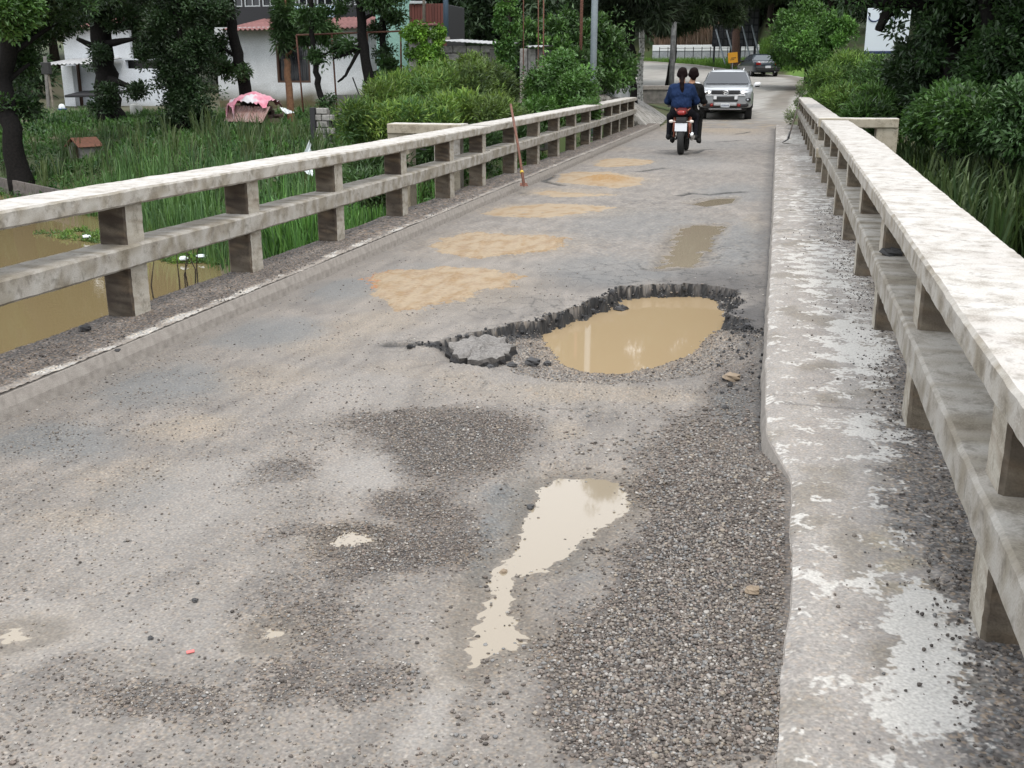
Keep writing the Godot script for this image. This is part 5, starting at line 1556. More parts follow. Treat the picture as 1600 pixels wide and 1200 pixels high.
func ground_cover(mid: Color, lush: Color, lime: Color, dark: Color) -> void:
	var left := [Vector2(-4.4, -13.8), Vector2(-8.2, -14.8), Vector2(-9.6, -16.4), Vector2(-13, -19.4), Vector2(-15.5, -21.2), Vector2(-15.0, -24.5), Vector2(-11, -24), Vector2(-7, -19.5), Vector2(-4.6, -15.0)]
	scatter("reeds", "tall green reeds along the left bank under the railing", "reed", 400, left, 0.62, Color(0.03, 0.085, 0.022), Color(0.075, 0.155, 0.035), func(p): return clampf(1.1 - sd_poly(p, shore) * 0.4, 0.02, 1.0))
	scatter("weeds", "broad leaved weeds in dark clumps on the left bank", "broad", 520, [Vector2(-4.8, -16), Vector2(-10, -18.5), Vector2(-24, -27), Vector2(-26, -33), Vector2(-12, -33), Vector2(-5, -29)], 1.25, Color(0.022, 0.06, 0.018), Color(0.06, 0.14, 0.03), func(p): return smoothstep(-0.1, 0.3, N.warp.get_noise_2d(p.x * 0.12, p.y * 0.12)))
	scatter("reeds", "brown and green rushes mixed among the left bank's weeds", "dry_reed", 260, [Vector2(-6, -17), Vector2(-13, -20.2), Vector2(-22, -26.5), Vector2(-20, -30), Vector2(-11, -27), Vector2(-6, -22)], 0.6, Color(0.03, 0.06, 0.018), Color(0.07, 0.10, 0.03))
	scatter("reeds", "young green reeds close below the left railing", "reed", 260, [Vector2(-4.3, -13.6), Vector2(-6.4, -14.2), Vector2(-8.0, -15.0), Vector2(-4.5, -16.6)], 0.62, Color(0.06, 0.17, 0.03), Color(0.11, 0.24, 0.05))
	scatter("grass", "rank grass and weeds on the left bank below the houses", "weed", 5200, [Vector2(-4.6, -14), Vector2(-13, -20), Vector2(-30, -29.5), Vector2(-45, -35), Vector2(-42, -40), Vector2(-27, -36), Vector2(-20, -36.5), Vector2(-10, -35), Vector2(-4.6, -31)], 1.0, Color(0.028, 0.08, 0.018), Color(0.065, 0.155, 0.028))
	scatter("grass", "grass blades on the left bank below the houses", "grass", 2600, [Vector2(-4.6, -13), Vector2(-13, -20), Vector2(-30, -29.5), Vector2(-45, -35), Vector2(-42, -40), Vector2(-27, -37), Vector2(-20, -37), Vector2(-10, -37), Vector2(-4.6, -32)], 0.8, Color(0.04, 0.11, 0.02), Color(0.09, 0.18, 0.035))
	scatter("reeds", "mixed green and straw coloured reeds on the right bank", "dry_reed", 2000, [Vector2(2.2, -17), Vector2(3.8, -16.4), Vector2(9.5, -19), Vector2(9.0, -25), Vector2(2.6, -25)], 1.12, Color(0.026, 0.06, 0.016), Color(0.07, 0.105, 0.03))
	scatter("grass", "low bright weeds at the foot of the right bank", "weed", 1500, [Vector2(1.6, -9), Vector2(3.8, -9), Vector2(7.5, -16), Vector2(6.0, -18.5), Vector2(2.6, -17.5)], 0.9, Color(0.06, 0.17, 0.02), Color(0.11, 0.27, 0.03))
	scatter("grass", "short bright grass on the slope by the curve", "grass", 3800, [Vector2(0.9, -44), Vector2(1.3, -52), Vector2(2.4, -60), Vector2(2.6, -66), Vector2(1.6, -72), Vector2(9, -72), Vector2(9, -44)], 0.8, Color(0.09, 0.20, 0.02), Color(0.15, 0.28, 0.035), func(p): return 1.0 if p.x > road_right(-p.y) + 0.1 else 0.0)
	scatter("grass", "green verge in front of the white far wall", "grass", 2600, [Vector2(-17, -95.6), Vector2(-9, -92), Vector2(-5.6, -87.5), Vector2(-2.6, -78), Vector2(0.5, -73), Vector2(3, -73), Vector2(2, -95.6)], 1.2, Color(0.08, 0.19, 0.02), Color(0.14, 0.27, 0.03), func(p): return 1.0 if p.x > road_right(-p.y) + 0.15 or -p.y > 94 else 0.0)
	scatter("grass", "green weeds on top of the concrete slope by the bridge end", "weed", 420, [Vector2(-4.5, -33), Vector2(-5.0, -41.5), Vector2(-8, -41), Vector2(-8, -33)], 0.8, mid, lush)
	var mat_ := func(p: Vector2) -> float: return smoothstep(-0.15, 0.2, N.warp.get_noise_2d(p.x * 0.5, p.y * 0.7))
	scatter("floating_weed", "raft of floating green weed out on the brown water", "weed", 240, [Vector2(-14.24, -18.22), Vector2(-13.71, -18.90), Vector2(-12.80, -19.31), Vector2(-11.91, -18.25), Vector2(-11.53, -17.35), Vector2(-12.63, -17.57)], 0.42, mid, lime, mat_, true)
	scatter("floating_weed", "floating green weed at the foot of the reeds", "weed", 520, [Vector2(-10.43, -16.42), Vector2(-9.45, -16.66), Vector2(-7.86, -16.37), Vector2(-7.01, -14.79), Vector2(-7.78, -15.05), Vector2(-9.06, -15.95), Vector2(-9.79, -15.77)], 0.42, mid, lime, null, true)
	# scraps of white litter at the water's edge
	var spots := [[Vector2(-13.59, -21.35), "white scrap of litter beside the reeds, upper of the cluster"], [Vector2(-11.54, -18.25), "pale green plastic scrap at the water's edge"], [Vector2(-9.54, -15.92), "white litter bag floating by the dead stems, left one"], [Vector2(-9.35, -16.17), "white litter bag floating by the dead stems, right one"], [Vector2(-12.66, -17.72), "tiny white scrap on the raft of floating weed"], [Vector2(-7.95, -16.13), "white scrap lying in the weed left of the second post"]]
	for s in spots:
		var o := put("litter", rock_mesh(int(s[0].x * -100)), M.plastic)
		o.position = Vector3(s[0].x, -1.42, s[0].y)
		o.scale = Vector3(0.10, 0.05, 0.08)
		tag(o, s[1], "litter", "litter at the water's edge")
	for i in 6:
		var q: Vector2 = [Vector2(-7.95, -13.09), Vector2(-8.12, -13.51), Vector2(-8.19, -13.73), Vector2(-8.19, -13.88), Vector2(-8.24, -14.07), Vector2(-8.05, -12.62)][i]
		var st := mb()
		var b := Vector3(q.x, -1.7, q.y)
		tube(st, [b, b + Vector3(rng.randfn() * 0.05, 0.5, 0), b + Vector3(rng.randfn() * 0.12, 0.75 + 0.3 * rng.randf(), rng.randfn() * 0.1)], [0.012, 0.010, 0.004], 5)
		tag(obj("dead_stem", st, M.bark_dark), "thin dead stem standing in the brown water between the left posts", "stem", "dead stems in the water")



# ---------------------------------------------------------------- buildings and yards
# a wall in the x-y plane of xf, from (0, 0) to (w, h), with rectangular openings [x0, y0, x1, y1]
func holed_wall(st: SurfaceTool, xf: Transform3D, w: float, h: float, thick: float, holes: Array, tint = null) -> void:
	var xs := [0.0, w]
	var ys := [0.0, h]
	for q in holes:
		for v in [q[0], q[2]]: if not xs.has(v): xs.append(v)
		for v in [q[1], q[3]]: if not ys.has(v): ys.append(v)
	for k in 5:
		var v: float = h * [0.08, 0.16, 0.24, 0.5, 0.8][k]
		if not ys.has(v): ys.append(v)
	for k in range(1, 8):
		var v := w * k / 8.0
		if not xs.has(v): xs.append(v)
	xs.sort()
	ys.sort()
	var solid := func(i: int, j: int) -> bool:
		if i < 0 or j < 0 or i >= xs.size() - 1 or j >= ys.size() - 1: return false
		var c := Vector2((xs[i] + xs[i + 1]) * 0.5, (ys[j] + ys[j + 1]) * 0.5)
		for q in holes:
			if c.x > q[0] and c.x < q[2] and c.y > q[1] and c.y < q[3]: return false
		return true
	for i in xs.size() - 1:
		for j in ys.size() - 1:
			if not solid.call(i, j): continue
			var p := [Vector3(xs[i], ys[j], 0), Vector3(xs[i + 1], ys[j], 0), Vector3(xs[i + 1], ys[j + 1], 0), Vector3(xs[i], ys[j + 1], 0)]
			for s in [[0.0, 1.0], [-thick, -1.0]]:
				var q := []
				for v in p: q.append(xf * (v + Vector3(0, 0, s[0])))
				var o: Vector3 = xf.basis.z * s[1]
				for t in [[0, 1, 2], [0, 2, 3]]:
					var vs := [q[t[0]], q[t[1]], q[t[2]]]
					if (vs[2] - vs[0]).cross(vs[1] - vs[0]).dot(o) < 0: vs = [vs[0], vs[2], vs[1]]
					for v in vs:
						if tint != null: st.set_color(tint.call(v))
						st.add_vertex(v)
			for e in [[-1, 0, 0, 3], [1, 0, 1, 2], [0, -1, 0, 1], [0, 1, 3, 2]]:
				if solid.call(i + e[0], j + e[1]): continue
				var a: Vector3 = p[e[2]]
				var b: Vector3 = p[e[3]]
				quad(st, xf * a, xf * b, xf * (b - Vector3(0, 0, thick)), xf * (a - Vector3(0, 0, thick)), xf.basis * Vector3(e[0], e[1], 0))
	st.set_color(Color.WHITE)


# corrugated sheet: from the edge a-b, running along run, waves across a-b
func corrugated(st: SurfaceTool, a: Vector3, b: Vector3, run: Vector3, pitch := 0.16, amp := 0.022, thick := 0.012) -> void:
	var n := int(a.distance_to(b) / pitch * 6)
	var up := run.cross(b - a).normalized()
	if up.y < 0: up = -up
	var rings := []
	for k in 2:
		var base := run * float(k)
		var ring := PackedVector3Array()
		for i in n + 1: ring.append(a.lerp(b, i / float(n)) + base + up * amp * sin(i / 6.0 * TAU))
		for i in n + 1: ring.append(a.lerp(b, (n - i) / float(n)) + base + up * (amp * sin((n - i) / 6.0 * TAU) - thick))
		rings.append(ring)
	for i in n:
		quad(st, rings[0][i], rings[0][i + 1], rings[1][i + 1], rings[1][i], up)
		var u := 2 * n + 1 - i
		quad(st, rings[0][u], rings[0][u - 1], rings[1][u - 1], rings[1][u], -up)
		quad(st, rings[0][i], rings[0][i + 1], rings[0][u - 1], rings[0][u], -run)


func frame_rect(st: SurfaceTool, c: Vector3, w: float, h: float, t: float, d: float) -> void:
	bx(st, c + Vector3(0, h * 0.5 - t * 0.5, 0), Vector3(w, t, d), 0.004)
	bx(st, c - Vector3(0, h * 0.5 - t * 0.5, 0), Vector3(w, t, d), 0.004)
	for s in [-1, 1]: bx(st, c + Vector3(s * (w * 0.5 - t * 0.5), 0, 0), Vector3(t, h - 2 * t - 0.002, d), 0.004)


func block_wall(t: Node3D, x0: float, x1: float, y0: float, y1: float, z: float, bw: float, bh: float, m: Material, called := "block") -> void:
	var nx := int(ceil((x1 - x0) / bw))
	var ny := int(ceil((y1 - y0) / bh))
	var meshes := []
	for v in 4:
		var st := mb()
		st.set_color(Color(1, 1, 1) * [0.85, 1.0, 1.12, 0.93][v])
		bx(st, Vector3.ZERO, Vector3(bw - 0.022, bh - 0.022, 0.16), 0.012)
		st.generate_normals()
		meshes.append(st.commit())
	for j in ny:
		for i in nx + 1:
			var x := x0 + (i + (0.5 if j % 2 else 0.0)) * bw
			if x - bw * 0.3 > x1 or x < x0: continue
			var o := put(called, meshes[rng.randi() % 4], m, t)
			o.position = Vector3(x, y0 + (j + 0.5) * bh, z + rng.randf_range(-0.006, 0.006)) - t.position
	var st := mb()
	bx(st, Vector3((x0 + x1) * 0.5, (y0 + y1) * 0.5, z - 0.03) - t.position, Vector3(x1 - x0, y1 - y0, 0.12), 0.0)
	obj("mortar", st, M.mortar, t)


func houses() -> void:
	# the long white house with the red corrugated roof
	var z := -38.0
	var x0: float = Vector3(-20.67, 2.87, -38.00).x
	var x1: float = Vector3(-14.63, 2.82, -38.00).x
	var base := 0.35
	var eave: float = Vector3(-17.68, 3.16, -38.00).y
	var t := thing("white_house", "long white house with a red corrugated roof and one big dark window", "house", Vector3(x0, base, z))
	var wl: float = Vector3(-18.22, 1.94, -38.00).x - x0
	var wr: float = Vector3(-16.88, 1.94, -38.00).x - x0
	var wb: float = Vector3(-17.54, 1.27, -38.00).y - base
	var wt: float = Vector3(-17.45, 2.66, -38.00).y - base
	var st := mb()
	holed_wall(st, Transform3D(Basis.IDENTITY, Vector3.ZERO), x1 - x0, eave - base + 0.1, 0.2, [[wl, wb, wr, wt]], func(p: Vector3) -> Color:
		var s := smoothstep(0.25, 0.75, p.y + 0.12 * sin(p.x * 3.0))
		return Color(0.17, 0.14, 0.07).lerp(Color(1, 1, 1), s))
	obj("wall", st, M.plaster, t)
	for s in [0.0, x1 - x0]:
		st = mb()
		bx(st, Vector3(s, (eave - base) * 0.5, -2.2), Vector3(0.2, eave - base, 3.98), 0.01)
		obj("side_wall", st, M.plaster, t)
	st = mb()
	corrugated(st, Vector3(0.55, eave - base - 0.02, 0.55), Vector3(x1 - x0 + 0.35, eave - base + 0.02, 0.55), Vector3(0, 0.55, -3.6), 0.19, 0.03)
	obj("roof", st, M.red_roof, t)
	var w := put("window", null, M.pane, t)
	st = mb()
	bx(st, Vector3((wl + wr) * 0.5, (wb + wt) * 0.5, -0.13), Vector3(wr - wl - 0.1, wt - wb - 0.1, 0.02), 0.0)
	st.generate_normals()
	w.mesh = st.commit()
	st = mb()
	frame_rect(st, Vector3((wl + wr) * 0.5, (wb + wt) * 0.5, -0.06), wr - wl, wt - wb, 0.07, 0.10)
	obj("frame", st, M.brown, w)
	for k in range(1, 7):
		st = mb()
		var x := lerpf(wl + 0.07, wr - 0.07, k / 7.0)
		bar(st, Vector3(x, wb + 0.05, -0.03), Vector3(x, wt - 0.05, -0.03), 0.009)
		obj("bar", st, M.black_paint, w)
	# a dark upper storey behind it, with a row of windows
	var ub: float = Vector3(-19.52, 3.68, -42.00).y - 1.6
	t = thing("upper_building", "dark building with a row of white framed windows above the red roof", "building", Vector3(Vector3(-22.25, 4.50, -42.00).x, ub, -42))
	var ww: float = Vector3(-15.89, 4.41, -42.00).x - Vector3(-22.25, 4.50, -42.00).x
	var wy: float = Vector3(-19.48, 4.22, -42.00).y - ub
	var holes := []
	for k in 8: holes.append([ww * (k + 0.06) / 8.0, wy, ww * (k + 0.94) / 8.0, wy + 1.1])
	st = mb()
	holed_wall(st, Transform3D.IDENTITY, ww, wy + 1.9, 0.2, holes)
	obj("wall", st, M.dark_wall, t)
	st = mb()
	bx(st, Vector3(ww * 0.5, wy + 2.0, -1.8), Vector3(ww + 0.8, 0.16, 4.4), 0.02)
	obj("roof", st, M.concrete_raw, t)
	for q in holes:
		var c := Vector3((q[0] + q[2]) * 0.5, (q[1] + q[3]) * 0.5, -0.08)
		st = mb()
		bx(st, c, Vector3(q[2] - q[0] - 0.06, q[3] - q[1] - 0.06, 0.012), 0.0)
		w = obj("window", st, M.pane, t)
		st = mb()
		frame_rect(st, c + Vector3(0, 0, 0.05), q[2] - q[0] - 0.01, q[3] - q[1] - 0.01, 0.045, 0.05)
		obj("frame", st, M.white_paint, w)
		st = mb()
		bx(st, c + Vector3(0, 0, 0.05), Vector3(0.04, q[3] - q[1] - 0.11, 0.04), 0.004)
		obj("mullion", st, M.white_paint, w)
	t = thing("metal_sheet", "shiny pale blue metal sheet standing on the red roof", "metal sheet", Vector3(-19.84, 3.67, -41.20))
	st = mb()
	corrugated(st, Vector3.ZERO, Vector3(Vector3(-17.18, 3.64, -41.20).x - Vector3(-19.84, 3.67, -41.20).x, 0, 0), Vector3(0, 0.52, -0.18), 0.22, 0.012)
	obj("panel", st, M.shiny, t)
	# mint green house
	t = thing("mint_house", "mint green house wall between the dark trunks", "house", Vector3(Vector3(-13.86, 2.79, -37.00).x, 0.3, -37))
	ww = Vector3(-12.44, 2.78, -37.00).x - Vector3(-13.86, 2.79, -37.00).x
	st = mb()
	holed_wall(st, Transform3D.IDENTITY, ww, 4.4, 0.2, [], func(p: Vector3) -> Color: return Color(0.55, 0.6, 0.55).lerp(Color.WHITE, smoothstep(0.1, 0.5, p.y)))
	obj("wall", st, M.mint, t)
	st = mb()
	bx(st, Vector3(ww * 0.5 - 0.3, Vector3(-13.53, 3.89, -37.00).y + 0.3, 0.06), Vector3(ww + 1.2, 0.6, 0.10), 0.01)
	obj("fascia", st, M.pale_green, t)
	st = mb()
	bx(st, Vector3(ww * 0.5, 4.5, -1.6), Vector3(ww + 0.6, 0.14, 3.8), 0.02)
	obj("roof", st, M.concrete_raw, t)
	# red brown board shack
	t = thing("board_shack", "dark red board shack with a white sill behind the ivy column", "shack", Vector3(Vector3(-12.28, 2.74, -36.00).x, 0.8, -36))
	ww = Vector3(-10.96, 2.73, -36.00).x - Vector3(-12.28, 2.74, -36.00).x
	var top: float = Vector3(-11.80, 3.85, -36.00).y - 0.8
	for k in 13:
		st = mb()
		st.set_color(Color(1, 1, 1) * rng.randf_range(0.7, 1.25))
		bx(st, Vector3(ww * (k + 0.5) / 13.0, top * 0.5, rng.randf_range(-0.01, 0.01)), Vector3(ww / 13.0 - 0.012, top, 0.03), 0.004)
		obj("plank", st, M.red_board, t)
	st = mb()
	bx(st, Vector3(ww * 0.25, top + 0.04, 0.02), Vector3(ww * 0.42, 0.08, 0.12), 0.01)
	obj("sill", st, M.white_paint, t)
	st = mb()
	bx(st, Vector3(ww * 0.5, top * 0.5, -1.2), Vector3(ww - 0.05, top - 0.02, 2.2), 0.02)
	obj("wall", st, M.dark_wall, t)
	st = mb()
	bx(st, Vector3(ww * 0.25, top + 0.5, -0.05), Vector3(ww * 0.40, 0.8, 0.04), 0.01)
	obj("window", st, M.pane, t)
	# poles by the shack
	pole("wooden_pole", "pale wooden pole before the red board shack", Vector3(-11.10, 2.63, -34.00), 3.4, 0.05, M.wood_pale)
	pole("steel_post", "blue grey steel post at the right corner of the red board shack", Vector3(-10.07, 2.56, -33.00), 3.4, 0.085, M.blue_steel)
	# concrete block shed with a tin roof
	var s0 := Vector3(-9.34, 1.64, -30.00)
	var s1 := Vector3(-7.67, 1.64, -30.00)
	t = thing("block_shed", "low grey concrete block shed under a thin tin roof", "shed", Vector3(s0.x, 0.2, -30))
	block_wall(t, s0.x, s1.x - 0.22, 0.2, Vector3(-9.10, 2.26, -30.00).y, -30.0, 0.40, 0.215, M.block)
	st = mb()
	bx(st, Vector3(s1.x - 0.10, 1.25, -30.0) - t.position, Vector3(0.2, 2.0, 0.2), 0.02)
	obj("corner_post", st, M.mortar, t)
	st = mb()
	corrugated(st, Vector3(-9.31, 2.48, -29.70) - t.position, Vector3(-7.46, 2.36, -29.70) - t.position, Vector3(0, 0.1, -2.4), 0.15, 0.006)
	obj("roof", st, M.tin, t)
	st = mb()
	bx(st, Vector3((s0.x + s1.x) * 0.5, 1.2, -31.2) - t.position, Vector3(s1.x - s0.x - 0.1, 1.9, 1.9), 0.02)
	obj("interior", st, M.black_paint, t)
	# ivy column
	var c0 := on_land(Vector3(-9.02, 1.02, -27.50), 0.1)
	t = thing("ivy_column", "square concrete column smothered in bright green ivy", "column", c0)
	st = mb()
	var ct: float = Vector3(-8.97, 2.76, -27.50).y
	bx(st, Vector3(0, (ct - c0.y) * 0.5, 0), Vector3(0.62, ct - c0.y, 0.5), 0.02)
	obj("column", st, M.block, t)
	st = mb()
	bx(st, Vector3(0.12, ct - c0.y + 0.03, 0), Vector3(0.5, 0.06, 0.56), 0.01)
	obj("cap", st, M.red_roof, t)
	crown(t, [[Vector3(-8.97, 2.46, -27.40), Vector3(0.56, 0.36, 0.40)], [Vector3(-9.14, 2.58, -27.30), Vector3(0.36, 0.23, 0.35)], [Vector3(-8.87, 1.95, -27.40), Vector3(0.50, 0.50, 0.42)], [Vector3(-8.64, 1.66, -27.30), Vector3(0.33, 0.27, 0.35)], [Vector3(-9.06, 2.14, -27.30), Vector3(0.33, 0.33, 0.40)]], "ivy", 760, 0.9, Color(0.07, 0.17, 0.02), Color(0.16, 0.30, 0.03), "ivy")
	c0 = on_land(Vector3(-6.91, 1.02, -28.00), 0.1)
	t = thing("ivy_pole", "tall pole wrapped in a sleeve of ivy beside the block shed", "pole", c0)
	st = mb(true)
	bar(st, Vector3.ZERO, Vector3(0.05, 6.5, 0), 0.12, 10)
	obj("pole", st, M.bark_dark, t)
	crown(t, [[Vector3(-6.93, 1.82, -28.00), Vector3(0.23, 0.30, 0.30)], [Vector3(-6.95, 2.24, -28.00), Vector3(0.23, 0.30, 0.30)], [Vector3(-6.91, 2.68, -28.00), Vector3(0.23, 0.33, 0.30)], [Vector3(-6.91, 3.15, -28.00), Vector3(0.25, 0.33, 0.30)], [Vector3(-6.91, 3.71, -28.00), Vector3(0.23, 0.39, 0.30)], [Vector3(-7.03, 2.93, -28.00), Vector3(0.13, 0.40, 0.25)]], "ivy", 620, 0.85, Color(0.035, 0.10, 0.02), Color(0.09, 0.19, 0.03), "ivy")
	# small panelled hut and the old gate blocks before it
	t = thing("panel_hut", "small grey panel hut with a scrap of tin roof behind the gate blocks", "hut", Vector3(Vector3(-7.02, 1.53, -30.00).x, 0.3, -30))
	ww = Vector3(-6.31, 1.53, -30.00).x - Vector3(-7.02, 1.53, -30.00).x
	top = Vector3(-6.69, 2.25, -30.00).y - 0.3
	for k in 3:
		st = mb()
		st.set_color(Color(1, 1, 1) * [1.0, 1.12, 0.6][k])
		bx(st, Vector3(ww * (k + 0.5) / 3.0, top * 0.5, 0), Vector3(ww / 3.0 - 0.02, top, 0.08), 0.01)
		obj("panel", st, M.block, t)
	st = mb()
	corrugated(st, Vector3(ww * 0.35, top + 0.05, 0.35), Vector3(ww * 1.05, top + 0.05, 0.35), Vector3(0, 0.05, -1.4), 0.15, 0.02)
	obj("roof", st, M.tin, t)
	st = mb()
	bx(st, Vector3(ww * 0.5, top * 0.5, -0.6), Vector3(ww - 0.04, top - 0.04, 1.0), 0.01)
	obj("interior", st, M.black_paint, t)
	for q in [[815, 838, "weathered grey concrete gate block, the paler of two in the shrubs", 1.0], [838, 855, "stained brown concrete gate block, the darker of two in the shrubs", 0.55]]:
		var a: Vector3 = Vector3(-6.27, 1.49, -27.00) if q[0] == 815 else Vector3(-5.87, 1.49, -27.00)
		var b: Vector3 = Vector3(-5.89, 1.49, -27.00) if q[0] == 815 else Vector3(-5.61, 1.49, -27.00)
		st = mb()
		st.set_color(Color(1, 0.93, 0.85) * q[3])
		bx(st, Vector3((a.x + b.x) * 0.5, a.y - 0.9, -27.0 - (0.05 if q[0] == 838 else 0.0)), Vector3(b.x - a.x - 0.02, 1.8, 0.5), 0.03)
		tag(obj("gate_block", st, M.block), q[2], "gate post")
	pole("steel_pole", "thick grey steel lamp pole by the far left railing", on_land(Vector3(-5.03, 0.98, -30.50)), 7.5, 0.095, M.grey_steel, 14)
	pole("rusty_pipe", "rusty red pipe standing left of the grey steel pole", on_land(Vector3(-5.57, 0.96, -31.50)), 6.5, 0.045, M.rust)
	pole("steel_rod", "thin rusty rod before the panel hut, left one", on_land(Vector3(-6.58, 1.17, -28.50)), 5.5, 0.015, M.rust)
	pole("steel_rod", "thin rusty rod before the panel hut, middle one", on_land(Vector3(-6.18, 1.17, -28.50)), 5.5, 0.015, M.rust)
	pole("steel_rod", "thin rusty rod before the panel hut, right one", on_land(Vector3(-6.04, 1.17, -28.50)), 5.5, 0.018, M.rust)
	pole("utility_pole", "grey weathered pole beyond the low wall behind the motorcycle riders", on_land(Vector3(-4.28, 0.70, -46.00)), 7.0, 0.115, M.bark_pole, 12)
	# picket fence
	var f0 := Vector3(-5.32, 0.93, -33.00)
	var f1 := Vector3(-4.93, 0.85, -37.50)
	t = thing("picket_fence", "pale blue white picket fence at the left end of the bridge", "fence", Vector3(f0.x, 0, f0.z))
	for k in 15:
		var u := k / 14.0
		var p := Vector3(f0.x, 0, f0.z).lerp(Vector3(f1.x, 0, f1.z), u)
		var lo: float = land(p.x, p.z) - 0.1
		var hi := lerpf(Vector3(-5.18, 1.53, -33.00).y, Vector3(-5.00, 1.65, -37.50).y, u)
		st = mb()
		st.set_color(Color(1, 1, 1) * rng.randf_range(0.8, 1.1))
		bx(st, Vector3(p.x, (lo + hi) * 0.5, p.z) - t.position, Vector3(0.10, hi - lo, 0.04), 0.006, Vector3(0, 0.9, 0))
		obj("picket", st, M.white_paint, t)
	st = mb()
	bar(st, Vector3(f0.x, Vector3(-5.17, 1.31, -33.00).y, f0.z - 0.05) - t.position, Vector3(f1.x, Vector3(-4.99, 1.40, -37.50).y, f1.z - 0.05) - t.position, 0.025)
	obj("rail", st, M.white_paint, t)
	small_house()
	yard()
	far_things()


func pole(called: String, label: String, base: Vector3, tall: float, r: float, m: Material, sides := 8) -> Node3D:
	var t := thing(called, label, "pole", base)
	var st := mb(true)
	tube(st, [Vector3.ZERO, Vector3(0.01, tall * 0.5, 0), Vector3(0.0, tall, 0)], [r, r * 0.96, r * 0.9], sides)
	obj("shaft", st, m, t)
	st = mb(true)
	tube(st, [Vector3(0, -0.05, 0), Vector3(0, 0.12, 0)], [r * 1.5, r * 1.4], sides)
	obj("foot", st, M.concrete_raw, t)
	return t


func small_house() -> void:
	var z := -42.0
	var x0: float = Vector3(-30.07, 3.06, -42.00).x
	var x1: float = Vector3(-25.24, 3.02, -42.00).x
	var g := -0.05
	var t := thing("white_house", "small two level white house with a red eave at the far left", "house", Vector3(x0, g, z))
	var w: float = x1 - x0
	var up0: float = Vector3(-29.49, 2.21, -42.00).y - g
	var up1: float = Vector3(-29.33, 3.37, -42.00).y - g
	var upw: float = Vector3(-26.85, 3.04, -42.00).x - x0
	var st := mb()
	holed_wall(st, Transform3D.IDENTITY, upw, up1 - up0, 0.2, [])
	var o := obj("upper_wall", st, M.plaster, t)
	o.position.y = up0
	var h1: float = Vector3(-26.43, 1.81, -42.00).y - g
	st = mb()
	var dx: float = Vector3(-29.52, 1.47, -42.00).x - x0
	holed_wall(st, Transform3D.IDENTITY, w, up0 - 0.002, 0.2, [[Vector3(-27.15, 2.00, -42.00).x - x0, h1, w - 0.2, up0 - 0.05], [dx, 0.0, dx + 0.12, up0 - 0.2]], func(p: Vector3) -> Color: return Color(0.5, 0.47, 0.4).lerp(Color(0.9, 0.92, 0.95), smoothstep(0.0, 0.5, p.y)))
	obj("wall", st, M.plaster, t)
	st = mb()
	bx(st, Vector3(dx + 0.06, up0 * 0.5, 0.03), Vector3(0.11, up0 - 0.2, 0.12), 0.01)
	obj("door_post", st, M.brown, t)
	st = mb()
	bx(st, Vector3(w * 0.5, up0 * 0.5, -1.7), Vector3(w - 0.3, up0 - 0.1, 2.4), 0.0)
	obj("interior", st, M.black_paint, t)
	st = mb()
	corrugated(st, Vector3(-30.54, 3.25, -41.40) - t.position, Vector3(-26.29, 3.70, -41.40) - t.position, Vector3(0, 0.55, -3.2), 0.2, 0.03)
	obj("roof", st, M.red_roof, t)
	st = mb()
	corrugated(st, Vector3(-29.72, 1.96, -39.80) - t.position, Vector3(-27.31, 2.00, -39.80) - t.position, Vector3(0.1, 0.25, -2.1), 0.2, 0.025)
	obj("porch_roof", st, M.tin, t)
	st = mb()
	bar(st, Vector3(-29.50, 2.29, -39.90) - t.position, Vector3(-29.64, -0.39, -39.90) - t.position, 0.075, 8)
	obj("porch_post", st, M.mortar, t)
	st = mb()
	bx(st, Vector3(-29.59, 0.89, -41.50) - t.position, Vector3(Vector3(-29.31, 0.89, -41.50).x - Vector3(-29.84, 0.89, -41.50).x, Vector3(-29.45, 1.92, -41.50).y - Vector3(-29.73, -0.16, -41.50).y, 0.3), 0.01)
	obj("pillar", st, M.plaster, t)
	st = mb()
	bx(st, Vector3(-27.64, 0.80, -40.50) - t.position, Vector3(Vector3(-26.73, 0.81, -40.50).x - Vector3(-28.92, 0.80, -40.50).x, 0.10, 1.4), 0.02, Vector3(0.12, 0, 0.02))
	obj("awning", st, M.dark_wall, t)
	# the box on a stake in front of the porch
	t = thing("box_on_stake", "black box fixed on a wooden stake before the porch", "box", on_land(Vector3(-27.98, -0.19, -38.00)))
	st = mb()
	bar(st, Vector3.ZERO, Vector3(-0.06, 1.9, 0), 0.045, 6)
	obj("stake", st, M.wood_pale, t)
	st = mb()
	bx(st, Vector3(-0.09, 1.72, 0.04), Vector3(0.36, 0.46, 0.2), 0.02)
	obj("box", st, M.black_paint, t)


